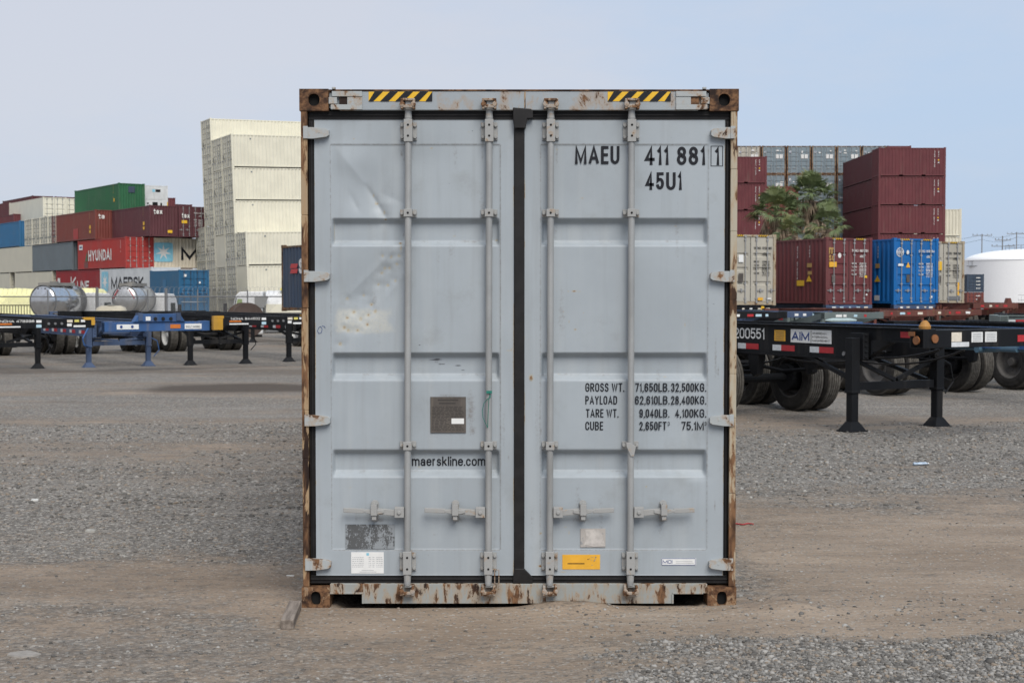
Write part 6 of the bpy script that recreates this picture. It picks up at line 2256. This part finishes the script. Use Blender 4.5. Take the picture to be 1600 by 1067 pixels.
def tanker(label, px, py_c, Y, gam, dia, length, steel, cab=True, red=False):
    p = at(px, py_c, Y)
    g0 = gz(p)
    t = thing('tank_truck', label, 'truck', (p.x, p.y, g0), -R(gam))
    zc = p.z - g0
    r = dia / 2
    def ring(prof):
        g = MB()
        g.lathe(prof, (0, 0, zc), (0, 1, 0), 40)
        return g
    g = ring([(0.0, 0.0), (0.02, r * 0.5), (0.09, r * 0.85), (0.20, r), (length, r), (length + 0.12, r * 0.8), (length + 0.18, 0.0)])
    tk = build('tank', g, steel, t, smooth=True)
    for yy in (0.20, length * 0.5, length - 0.05):
        g = ring([(yy - 0.03, r + 0.001), (yy - 0.03, r + 0.025), (yy + 0.03, r + 0.025), (yy + 0.03, r + 0.001)])
        build('tank_band', g, M['grey_metal'], tk)
    g = MB()
    g.box(-0.42, 0.42, 0.3, length * 0.85, zc + r - 0.03, zc + r + 0.16)
    g.tube((0, length * 0.4, zc + r + 0.161), (0, length * 0.4, zc + r + 0.24), 0.25, 16)
    build('catwalk', g, M['grey_top'], tk)
    for a in (-0.35, 0.0, 0.35):
        g = MB()
        g.tube((a * 0.7, -0.02 + 0.10, zc + r * 0.78), (a * 0.7, 0.0 + 0.12, zc + r * 0.78), 0.055, 10)
        build('lamp', g, M['gasket'], tk)
    if red:
        g = MB()
        for s_ in (-1, 1):
            g.path([(s_ * r * (0.45 + 0.1 * i), 0.04 + 0.0 * i, zc + r * (0.72 - 0.16 * i)) for i in range(5)], 0.03, 5)
        build('reflector_strip', g, M['red_tape'], tk)
    g = MB()
    g.box(-0.5, 0.5, 0.2, length + 2.4, 0.75, 0.95)
    g.box(-r * 0.8, r * 0.8, 0.05, 0.2, 0.65, 0.85)
    build('chassis_frame', g, M['grey_metal'], t)
    for yy in (0.8, 1.9, length + 1.8):
        for x in (-1.0, 1.0):
            w_ = link('tyre', cmesh('tyre', tyre_mesh), [M['tyre'], M['tread']], t)
            w_.location = (x, yy, 0.5)
            link('rim', cmesh('rim', rim_mesh), M['rim_white'], w_)
    if cab:
        g = MB()
        y0 = length + 0.45
        prof = [(y0, 0.75), (y0 + 2.3, 0.75), (y0 + 2.3, 1.55), (y0 + 1.75, 2.75), (y0 + 1.4, 3.05), (y0, 3.1)]
        n = len(prof)
        vs = [(x, a, b_) for x in (-1.12, 1.12) for a, b_ in prof]
        g.add(vs, [tuple(range(n - 1, -1, -1)), tuple(range(n, 2 * n))] + [(i, (i + 1) % n, (i + 1) % n + n, i + n) for i in range(n)])
        cb = build('cab', g, M['frosted_white'], t, bevel=0.05)
        for s_ in (-1, 1):
            g = MB()
            a, b_ = sorted((s_ * 1.123, s_ * 1.13))
            g.box(a, b_, y0 + 0.9, y0 + 1.55, 1.75, 2.5)
            build('window', g, M['glass'], cb)
            g = MB()
            g.tube((s_ * 1.22, y0 + 0.1, 0.9), (s_ * 1.22, y0 + 0.1, 3.4), 0.085, 12)
            build('exhaust_stack', g, M['grey_metal'], cb)
            g = MB()
            a, b_ = sorted((s_ * 1.30, s_ * 1.52))
            g.box(a, b_, y0 + 1.5, y0 + 1.6, 1.8, 2.4)
            g.bar((s_ * 1.1, y0 + 1.55, 2.1), (s_ * 1.32, y0 + 1.55, 2.1), 0.03, 0.03)
            build('mirror', g, M['gasket'], cb)
        g = MB()
        g.box(0.75, 0.95, y0 - 0.008, y0 - 0.001, 1.25, 1.5)
        build('vent', g, M['gasket'], cb)
    return t

tanker('polished steel tank truck with dark mirrored tail, white cab at its front', 64, 471, 82, 21, 1.85, 3.0, M['steel'])
tanker('dull steel tank truck with red chevrons on its round tail', 193, 468, 84, 12, 1.62, 2.6, flat('brushed_steel', (0.58, 0.57, 0.55), 0.35, 0.9, 0.1, 3), red=True)

# white truck seen from the side, its cab toward the tankers
p = at(341, 459, 84)
g0 = gz(p)
t = thing('truck', 'white truck with a yellow side window trim and a long pale cream body', 'truck', (p.x, p.y, g0), R(4))
g = MB()
prof = [(0.0, 0.7), (0.05, 1.25), (0.25, 1.62), (0.75, 1.75), (1.02, 2.95), (1.25, 3.18), (2.6, 3.2), (2.6, 0.7)]
n = len(prof)
vs = [(a, y, b_) for y in (0.0, 2.3) for a, b_ in prof]
g.add(vs, [tuple(range(n)), tuple(range(2 * n - 1, n - 1, -1))] + [(i, i + n, (i + 1) % n + n, (i + 1) % n) for i in range(n)])
cb = build('cab', g, M['frosted_white'], t, bevel=0.05)
g = MB()
g.prism([(0.92, 1.85), (1.14, 2.75), (1.40, 2.75), (1.40, 1.85)], -0.012, -0.003)
build('window', g, flat('tinted_glass', (0.25, 0.32, 0.12), 0.15), cb)
g = MB()
g.prism([(0.80, 1.80), (0.86, 1.80), (1.10, 2.82), (1.04, 2.82)], -0.014, -0.002)
build('window_trim', g, M['gasket'], cb)
g = MB()
g.box(0.35, 0.55, -0.35, -0.15, 1.95, 2.5)
g.bar((0.5, -0.2, 2.2), (0.95, 0.0, 2.0), 0.03, 0.03)
g.bar((-0.9, -0.1, 1.75), (0.1, -0.1, 1.25), 0.08, 0.08)
build('mirror', g, M['gasket'], cb)
g = MB()
g.prism([(2.15, 2.9), (2.95, 2.9), (2.7, 2.25), (2.15, 2.25)], -0.1, -0.004)
build('fairing', g, M['grey_plastic'], cb)
g = MB()
g.tube((2.75, 1.15, 2.25), (9.5, 1.15, 2.25), 1.0, 32)
bd = build('body', g, M['frosted_white'], t)
g = MB()
g.box(2.8, 9.4, 0.05, 0.14, 1.95, 2.45)
build('body_stripe', g, PM['cream'], bd)
g = MB()
g.box(2.8, 9.4, 0.10, 2.2, 0.8, 1.5)
build('chassis_frame', g, M['grey_metal'], t)
g = MB()
g.box(3.6, 5.0, 0.4, 1.2, 3.26, 3.4)
build('roof_box', g, M['yellow_label'], bd)
for yy in (0.9, 4.6, 5.9):
    for x in (0.2, 2.1):
        w_ = link('tyre', cmesh('tyre', tyre_mesh), [M['tyre'], M['tread']], t)
        w_.location = (yy, x, 0.5)
        w_.rotation_euler = (0, 0, R(90))
        link('rim', cmesh('rim', rim_mesh), M['rim_white'], w_)

# brown drum on the ground, cream tank on skids
p = at(383, 459, 58)
g0 = gz(p)
t = thing('cable_drum', 'big dark brown round drum standing on edge before the white truck', 'drum', (p.x, p.y, g0), R(25))
rD = 0.70
g = MB()
g.lathe([(-0.45, 0.0), (-0.45, rD), (-0.38, rD), (-0.38, 0.4), (0.38, 0.4), (0.38, rD), (0.45, rD), (0.45, 0.0)], (0, 0, rD), (0, 1, 0), 40)
build('spool', g, M['rust_drum'], t)
g = MB()
g.box(-0.6, 0.6, -0.4, 0.4, -0.02, 0.10)
build('chock', g, M['gasket'], t)
p = at(174, 459, 60)
g0 = gz(p)
t = thing('water_tank', 'low rounded cream tank below the dull steel tank truck', 'tank', (p.x, p.y, g0), R(6))
g = MB()
hT = EYE - (477.5 - HOR) / F * 60 - g0
g.lathe([(-0.68, 0.0), (-0.66, 0.3), (-0.58, 0.52), (-0.4, 0.6), (0.4, 0.6), (0.58, 0.52), (0.66, 0.3), (0.68, 0.0)], (0, 0, hT - 0.6), (1, 0, 0), 32)
build('tank', g, paint('stained_cream_tank', (0.46, 0.41, 0.31), 0.6, 0.12, 0.0, dirt_amt=0.35), t, smooth=True)
g = MB()
g.box(-0.6, -0.45, -0.4, 0.4, 0, hT - 1.02)
g.box(0.45, 0.6, -0.4, 0.4, 0, hT - 1.02)
g.box(-0.62, 0.62, -0.05, 0.05, 0.1, 0.2)
build('skid', g, M['grey_metal'], t)
g = MB()
g.tube((0, 0, hT), (0, 0, hT + 0.06), 0.16, 16)
build('lid', g, M['grey_plastic'], t)

# yellow heap
nx_, ny_ = 90, 40
xs = np.linspace(-1, 1, nx_)
ys = np.linspace(0, 1, ny_)
X, Y = np.meshgrid(xs, ys)
pL, pR = at(-150, 459, 98), at(168, 459, 98)
XX = pL.x + (pR.x - pL.x) * (X + 1) / 2
YY = pL.y + Y * 9.0
top = 3.45
prof = np.minimum(np.clip((1 - X) / 0.26, 0, 1), np.clip((X + 1) / 0.3, 0, 1)) * np.clip(np.minimum(Y / 0.35, (1 - Y) / 0.35), 0, 1)
ZZ = top * prof ** 0.92 * (0.97 + 0.06 * fbm(X * 9 + 3, Y * 5 + 1, 61, 3)) + 0.06 * (fbm(X * 40, Y * 20, 62, 3) - 0.5) * (prof > 0)
ZZ = ZZ + ground_z(XX, YY) - 0.05
me = bpy.data.meshes.new('yellow_heap')
idx = np.arange(nx_ * ny_).reshape(ny_, nx_)
q = np.stack([idx[:-1, :-1].ravel(), idx[:-1, 1:].ravel(), idx[1:, 1:].ravel(), idx[1:, :-1].ravel()], 1)
me.from_pydata(np.stack([XX.ravel(), YY.ravel(), ZZ.ravel()], 1).tolist(), [], q.tolist())
me.polygons.foreach_set('use_smooth', np.ones(len(q), bool))
tag(link('yellow_heap', me, M['heap']), 'long pale yellow heap behind the polished tank truck', 'heap')

# chain link fence with barbed coil
fa, fb = at(-60, 459, 76), at(446, 459, 76)
t = thing('chain_link_fence', 'grey wire fence with a barbed coil along its top, in front of the tank trucks', 'fence', (0, 0, 0))
npost = 7
topz = EYE - (463.5 - HOR) / F * 76
g = MB()
g.tube((fa.x, fa.y, topz), (fb.x, fb.y, topz), 0.03, 8)
build('top_rail', g, M['grey_metal'], t)
for i in range(npost):
    f_ = (75 + 60 - 0) / 506 + (i - 1) * 78 / 506
    if not 0 <= f_ <= 1:
        continue
    q = fa.lerp(fb, f_)
    z0 = gz(q)
    g = MB()
    g.tube((q.x, q.y, z0 - 0.05), (q.x, q.y, topz + 0.36), 0.038, 8)
    build('post', g, M['grey_metal'], t)
g = MB()
Lf = (fb - fa).length
nw = 260
for i in range(nw):
    a = fa.lerp(fb, i / nw)
    for s_ in (-1, 1):
        b_x = a.x + s_ * (topz + 1.2) * 0.9
        if fa.x <= b_x <= fb.x:
            g.bar((a.x, a.y, topz), (b_x, a.y, gz(a) + 0.03), 0.006, 0.006)
build('wire_mesh', g, M['grey_metal'], t)
g = MB()
n = 1500
pts = []
for i in range(n):
    a = fa.lerp(fb, i / n)
    ang = 2 * math.pi * i / 22
    pts.append((a.x + 0.22 * math.cos(ang) , a.y + 0.12 * math.sin(ang), topz + 0.26 + 0.26 * math.sin(ang)))
g.path(pts, 0.005, 3)
build('barbed_coil', g, M['grey_metal'], t)
# iron railing at the edge
t = thing('iron_railing', 'dark iron railing with upright bars at the foot of the yellow heap', 'railing', (0, 0, 0))
ra, rb_ = at(-70, 459, 72), at(47, 459, 72)
zt = EYE - (477 - HOR) / F * 72
g = MB()
g.bar((ra.x, ra.y, zt), (rb_.x, rb_.y, zt), 0.05, 0.05)
z0 = gz(rb_)
g.bar((ra.x, ra.y, z0 + 0.2), (rb_.x, rb_.y, z0 + 0.2), 0.04, 0.04)
build('rail', g, M['gasket'], t)
g = MB()
for i in range(27):
    a = ra.lerp(rb_, i / 26)
    g.bar((a.x, a.y, gz(a) - 0.05), (a.x, a.y, zt - 0.026), 0.028, 0.028)
build('bars', g, M['gasket'], t)

# ------------------------------------------------------------------ palms
lf, tt_, bb_ = nodes('palm_leaf')
k = NT(tt_)
tn = k.attr('tone')
c = k.mix(tn, (0.04, 0.066, 0.025), (0.18, 0.22, 0.09))
c = k.mix(k.ramp(k.math('FRACT', k.math('MULTIPLY', tn, 13.7), 0.0), 0.80, 0.9), c, (0.16, 0.17, 0.06))
tt_.links.new(c, bb_.inputs['Base Color'])
bb_.inputs['Roughness'].default_value = 0.5
dfm, tt_, bb_ = nodes('dead_frond')
k = NT(tt_)
c = k.mix(k.attr('tone'), (0.12, 0.085, 0.055), (0.46, 0.35, 0.24))
tt_.links.new(c, bb_.inputs['Base Color'])
bb_.inputs['Roughness'].default_value = 0.85
M['palm_leaf'], M['dead_frond'] = lf, dfm
M['bark'] = paint('palm_bark', (0.12, 0.09, 0.065), 0.9, 0.3, 0.0, scale=2)

def fan(g, tones, base, direction, plen, rad, droop, rr, nb=16, spread=105, tone=0.5, closed=1.0):
    """a fan leaf: stalk then blades; direction is a unit vector"""
    d = Vector(direction).normalized()
    side = d.cross(Vector((0, 0, 1)))
    if side.length < 0.1:
        side = Vector((1, 0, 0))
    side.normalize()
    up = side.cross(d).normalized()
    nf0 = len(g.f)
    e1 = base + d * (plen * 0.55) + Vector((0, 0, -droop * plen * 0.08))
    e2 = base + d * plen + Vector((0, 0, -droop * plen * 0.30))
    g.tube(base, e1, 0.022, 4, 0.018, False)
    g.tube(e1, e2, 0.018, 4, 0.012, False)
    roll = rr.uniform(-0.5, 0.5)
    s2 = (side * math.cos(roll) + up * math.sin(roll)).normalized()
    fd = (e2 - e1).normalized()
    nn = s2.cross(fd).normalized()
    for i in range(nb):
        a = R(-spread * closed + 2 * spread * closed * i / (nb - 1)) + rr.uniform(-.04, .04)
        L_ = rad * (1 - 0.22 * abs(a) / R(spread)) * rr.uniform(0.86, 1.08)
        bd = fd * math.cos(a) + s2 * math.sin(a)
        w_ = L_ * 0.055
        pr = bd.cross(nn).normalized()
        m = e2 + bd * (L_ * 0.48) + nn * (0.05 * L_ * math.cos(a * 2))
        tip = e2 + bd * L_ + Vector((0, 0, -1)) * (L_ * (0.16 + 0.22 * droop) * rr.uniform(0.6, 1.4)) + nn * (0.05 * L_)
        fold = nn * (w_ * 0.5)
        g.add([e2, m + pr * w_ + fold, m, m - pr * w_ + fold, tip], [(0, 2, 1), (0, 3, 2), (1, 2, 4), (2, 3, 4)])
    tones.extend([min(1, max(0, tone + rr.uniform(-.18, .18)))] * (len(g.f) - nf0))

def palm(label, px, py_top, Y, height_extra, rad, seed, n_green=34, n_dead=26, skirt=1.6):
    rr = random.Random(seed)
    p = at(px, py_top, Y)
    ztop = p.z - rad * 1.02
    base = Vector((p.x, p.y, 0))
    g0 = gz(base)
    t = thing('palm_tree', label, 'palm', (base.x, base.y, g0), 0, 'fan palms behind the chassis row')
    hub = Vector((0, 0, ztop - g0))
    g = MB()
    segs = 9
    for i in range(segs):
        z0_, z1_ = hub.z * i / segs, hub.z * (i + 1) / segs
        r0 = 0.30 - 0.10 * i / segs
        g.tube((0.05 * math.sin(i), 0, z0_), (0.05 * math.sin(i + 1), 0, z1_), r0 + 0.02, 12, r0 - 0.02, False)
    build('trunk', g, M['bark'], t)
    g, tones = MB(), []
    for i in range(n_green):
        f_ = (i + 0.5) / n_green
        el = R(86 - 84 * f_ ** 1.1 + rr.uniform(-8, 8))
        az = i * 2.39996 + rr.uniform(-.25, .25)
        d = Vector((math.cos(az) * math.cos(el), math.sin(az) * math.cos(el), math.sin(el)))
        fan(g, tones, hub + Vector((0, 0, 0.25 * (1 - f_))), d, rad * rr.uniform(0.55, 0.8), rad * rr.uniform(0.46, 0.62), 0.3 + 0.7 * f_, rr, 22, 92, 0.68 - 0.25 * f_)
    me = g.mesh('crown')
    a_ = me.attributes.new('tone', 'FLOAT', 'FACE')
    a_.data.foreach_set('value', np.array(tones, 'f'))
    link('crown', me, M['palm_leaf'], t)
    g, tones = MB(), []
    for i in range(n_dead):
        az = i * 2.39996 + rr.uniform(-.3, .3)
        f_ = rr.random()
        ro = rad * (0.15 + 0.5 * rr.random() ** 0.8)
        e = hub + Vector((ro * math.cos(az), ro * math.sin(az), 0.15 - skirt * f_ * 0.75 - 0.25 * ro))
        st_z = hub + Vector((0, 0, 0.1 - skirt * f_ * 0.6))
        nf0 = len(g.f)
        g.tube(st_z, e, 0.02, 4, 0.014, False)
        outw = Vector((math.cos(az), math.sin(az), 0))
        tang = Vector((-math.sin(az), math.cos(az), 0))
        for j in range(rr.randint(6, 10)):
            L_ = rad * rr.uniform(0.28, 0.52)
            d = (Vector((0, 0, -1)) + outw * rr.uniform(-0.05, 0.35) + tang * rr.uniform(-0.4, 0.4)).normalized()
            w_ = rr.uniform(0.03, 0.06)
            m_ = e + d * L_ * 0.5
            tip = e + d * L_ + Vector((0, 0, -0.1))
            g.add([e, m_ + tang * w_, m_ - tang * w_, tip], [(0, 2, 1), (1, 2, 3)])
        tones.extend([rr.random()] * (len(g.f) - nf0))
    me = g.mesh('dead_fronds')
    a_ = me.attributes.new('tone', 'FLOAT', 'FACE')
    a_.data.foreach_set('value', np.array(tones, 'f'))
    link('dead_fronds', me, M['dead_frond'], t)
    return t
palm('tall fan palm with brown hanging fronds in the middle of the clump', 1266, 270, 104, 0, 2.0, 3, 46, 80, 2.4)
palm('shorter fan palm on the side of the clump by the grey container', 1211, 295, 101, 0, 1.9, 4, 46, 60, 2.0)
palm('squat fan palm with a thick brown skirt next to the burgundy stack', 1292, 322, 99, 0, 1.6, 5, 26, 130, 2.0)
palm('low fan palm filling the gap between the two tall crowns', 1238, 338, 97, 0, 1.3, 6, 22, 70, 1.6)

# ------------------------------------------------------------------ white storage tank, poles, pipework
p = at(1608, 459, 300)
TR = 13.1
g0 = gz(p)
t = thing('storage_tank', 'huge white storage tank with a shallow domed roof', 'tank', (p.x, p.y, g0))
zr = EYE - (405 - HOR) / F * (300 - TR) - g0
zd = EYE - (396 - HOR) / F * 300 - g0
M['tank_white'] = paint('tank_white', (0.9, 0.9, 0.895), 0.5, 0.02, 0.0, dirt_amt=0.05, scale=0.1)
g = MB()
g.lathe([(0, TR), (zr, TR)], (0, 0, 0), (0, 0, 1), 96)
sh = build('shell', g, M['tank_white'], t, smooth=True)
g = MB()
g.lathe([(zr - 0.06, TR + 0.001), (zr - 0.06, TR + 0.10), (zr + 0.06, TR + 0.10), (zr + 0.06, TR + 0.001)], (0, 0, 0), (0, 0, 1), 96)
build('rim_ring', g, M['tank_white'], sh)
g = MB()
hd = zd - zr + 0.9
g.lathe([(zr + hd * math.sin(R(a)), TR * math.cos(R(a))) for a in range(0, 91, 6)][:-1] + [(zr + hd, 0.01)], (0, 0, 0), (0, 0, 1), 96)
build('roof', g, M['tank_white'], t, smooth=True)
g = MB()
rr = random.Random(4)
for i in range(12):
    a = R(190 + i * 14)
    x, y = 5.6 * math.cos(a), 5.6 * math.sin(a)
    z = zr + hd * 0.86
    g.tube((x, y, z), (x, y, z + 1.0), 0.05, 5)
    a2 = R(190 + (i + 1) * 14)
    g.tube((x, y, z + 1.0), (5.6 * math.cos(a2), 5.6 * math.sin(a2), z + 1.0), 0.05, 5)
    g.tube((x, y, z + .5), (5.6 * math.cos(a2), 5.6 * math.sin(a2), z + .5), 0.04, 5)
build('handrail', g, M['grey_metal'], t)
g = MB()
g.bar((-1.5, -5, zr + hd + 0.3), (9, -4, zr + hd + 1.8), 0.35, 0.5)
g.bar((-1.5, -5, zr + hd - 0.5), (9, -4, zr + hd + 0.7), 0.15, 0.15)
for i in range(5):
    f_ = i / 4
    g.bar((-1.5 + 10.5 * f_, -5 + f_, zr + hd - 0.5 + 1.2 * f_), (-1.5 + 10.5 * f_, -5 + f_, zr + hd + 0.3 + 1.5 * f_), 0.1, 0.1)
build('gangway', g, M['grey_metal'], t)
g = MB()
g.bar((-TR - 0.3, -1.0, zr - 1.2), (-TR + 1.5, -5, zr - 1.2), 0.8, 0.1)
g.bar((-TR - 0.3, -1.4, zr - 0.2), (-TR + 1.5, -5.4, zr - 0.2), 0.06, 0.06)
for i in range(5):
    g.bar((-TR - 0.3 + .45 * i, -1.4 - i, zr - 1.2), (-TR - 0.3 + .45 * i, -1.4 - i, zr - 0.2), 0.05, 0.05)
build('platform', g, M['grey_metal'], t)
g = MB()
for i in range(5):
    g.box(-TR - 2.6 + i * 2.0, -TR - 2.0 + i * 2.0, -9, -8.6, 0, 2.2)
tt2 = None
t = thing('pipe_rack', 'row of short white pipes and posts at the foot of the white tank', 'pipes', (p.x, p.y - TR - 6, g0))
g = MB()
for i in range(16):
    x = -9.0 + i * 0.62
    hgt = rr.uniform(1.4, 2.6)
    g.tube((x, 0, 0), (x, 0, hgt), rr.uniform(0.07, 0.13), 8)
g.tube((-9.2, 0.2, 1.5), (6, 0.2, 1.5), 0.06, 6)
build('pipes', g, M['tank_white'], t)
g = MB()
for x in (-6.2, -2.0, 1.8, 4.0):
    g.tube((x, -1.0, 0), (x, -1.0, 3.4), 0.06, 6)
g.tube((-9.5, -1, 1.1), (6, -1, 1.1), 0.04, 6)
g.tube((-9.5, -1, 2.1), (6, -1, 2.1), 0.04, 6)
build('posts', g, M['grey_metal'], t)

M['pole_wood'] = paint('weathered_pole', (0.22, 0.215, 0.21), 0.85, 0.2, scale=0.5)
PT = []
for i, (px, pyt, Y, lab) in enumerate(((1533, 366, 380, 'thin utility pole with two cross arms, furthest from the tank top gangway'), (1565, 369, 330, 'dark utility pole with many cross arms in the middle of the three'), (1587, 363, 400, 'slender pole with one cross arm beside the gangway on the tank'))):
    p = at(px, 459, Y)
    g0 = gz(p)
    zt = EYE - (pyt - HOR) / F * Y - g0
    t = thing('utility_pole', lab, 'pole', (p.x, p.y, g0), 0, 'utility poles behind the white tank')
    g = MB()
    g.tube((0, 0, 0), (0, 0, zt), 0.2, 10, 0.12)
    build('pole', g, M['pole_wood'], t)
    arms = ((0.4, 2.6), (6.5, 2.8)) if i == 0 else (((1.0, 1.8), (2.4, 2.6), (3.8, 2.6), (5.2, 2.2), (6.6, 2.4)) if i == 1 else ((0.5, 2.8),))
    for dz, wd in arms:
        g = MB()
        g.box(-wd, wd, -0.28, -0.17, zt - dz - 0.08, zt - dz + 0.08)
        for s_ in (-1, -.55, .55, 1):
            g.tube((wd * s_ * 0.95, -0.22, zt - dz + 0.12), (wd * s_ * 0.95, -0.22, zt - dz + 0.42), 0.09, 6)
        build('cross_arm', g, M['pole_wood'], t)
    PT.append((p.x, p.y, g0 + zt - 0.2))
t = thing('power_line', 'thin overhead wires strung between the utility poles', 'wires', (0, 0, 0))
for dz in (0.0, 1.2, 6.0):
    g = MB()
    a, b_ = Vector(PT[0]), Vector(PT[2])
    far_ = b_ + (b_ - a) * 2.5
    near_ = a - (b_ - a) * 2.0
    for u, v in ((near_, a), (a, b_), (b_, far_)):
        pts = []
        for i in range(13):
            f_ = i / 12
            q = u.lerp(v, f_)
            q.z -= dz + 1.0 * 4 * f_ * (1 - f_)
            pts.append(q)
        g.path(pts, 0.035, 4)
    build('wire', g, M['gasket'], t)

# ------------------------------------------------------------------ things lying on the ground
M['old_wood'] = None
m, tt_, b = nodes('grey_timber')
k = NT(tt_)
n = k.noise(6, 6, 0.65, (6, 0.6, 6))
c = k.mix(k.ramp(n, 0.35, 0.65), (0.13, 0.105, 0.085), (0.25, 0.21, 0.175))
tt_.links.new(c, b.inputs['Base Color'])
b.inputs['Roughness'].default_value = 0.9
tt_.links.new(k.bump(n, 0.5, 0.006), b.inputs['Normal'])
g = MB()
g.box(-0.034, 0.034, 0, 0.47, 0.0, 0.056)
pl = build('timber_block', g, m, None, bevel=0.005)
pl.location = (-1.222, -0.525, max(float(ground_z(-1.222, -0.5)), float(ground_z(-1.24, -0.1))) - 0.004)
pl.rotation_euler = (0, 0, R(3.6))
tag(pl, 'short weathered timber block lying at the foot of the grey container', 'timber')
def slab(name, label, cat, px, py, w, d, h, col_, seed, rz=0):
    Y = EYE * F / (py - HOR)
    X = (px - 800) / F * Y
    rr = random.Random(seed)
    n = 9
    g = MB()
    pts = [(w / 2 * math.cos(2 * math.pi * i / n) * rr.uniform(.75, 1.1), d / 2 * math.sin(2 * math.pi * i / n) * rr.uniform(.75, 1.1)) for i in range(n)]
    g.add([(x, y, 0) for x, y in pts] + [(x * .93, y * .93, h * rr.uniform(.8, 1.1)) for x, y in pts], [tuple(range(n, 2 * n))] + [(i, (i + 1) % n, (i + 1) % n + n, i + n) for i in range(n)])
    o = build(name, g, flat(name + '_surface_%d' % seed, col_, 0.85, 0, 0.15, 30), None)
    q = wp(X, Y)
    o.location = q + Vector((0, 0, -0.004))
    o.rotation_euler = (0, 0, rz)
    return tag(o, label, cat)
slab('flat_stone', 'flat pale stone lying alone on the gravel, above the brown band', 'stone', 140, 832, 0.095, 0.07, 0.022, (0.36, 0.35, 0.32), 1)
slab('concrete_flake', 'thin broken flake of pale concrete in the near corner of the yard', 'concrete', 30, 1027, 0.17, 0.13, 0.012, (0.27, 0.25, 0.225), 2)
slab('scrap_paper', 'crumpled white scrap on the gravel far from the flat stone', 'litter', 52, 781, 0.07, 0.05, 0.02, (0.62, 0.62, 0.60), 3)
slab('scrap_paper', 'small white scrap on the dirt close to the grey container and timber', 'litter', 452, 902, 0.06, 0.03, 0.008, (0.55, 0.55, 0.53), 4)
# crushed bottle
Y = EYE * F / (727 - HOR)
X = (1441 - 800) / F * Y
q = wp(X, Y)
t = thing('crushed_bottle', 'crushed pale blue plastic bottle on the gravel near the black trailer legs', 'bottle', q + Vector((0, 0, 0.016)), R(12))
t.scale = (0.6, 0.6, 0.42)
g = MB()
g.lathe([(-0.14, 0.0), (-0.14, 0.03), (-0.12, 0.042), (-0.05, 0.035), (0.0, 0.044), (0.06, 0.034), (0.09, 0.042), (0.115, 0.02), (0.13, 0.014)], (0, 0, 0), (1, 0, 0.02), 14)
build('bottle_body', g, flat('pale_blue_plastic', (0.36, 0.44, 0.53), 0.3, 0, 0.15, 20, 0.5), t)
g = MB()
g.tube((0.13, 0, 0.0026), (0.15, 0, 0.003), 0.017, 12)
build('cap', g, M['white'], t)
# red cord
Y = EYE * F / (821 - HOR)
pts = []
for i in range(10):
    px = 1146 + i * 3.6
    X = (px - 800) / F * Y
    q = wp(X, Y + 0.02 * math.sin(i * 1.1))
    pts.append((q.x, q.y, q.z + 0.008))
g = MB()
g.path(pts, 0.006, 6)
tag(build('red_cord', g, flat('red_cord_plastic', (0.36, 0.05, 0.05), 0.5)), 'thin red cord lying beside the foot of the grey container', 'cord')
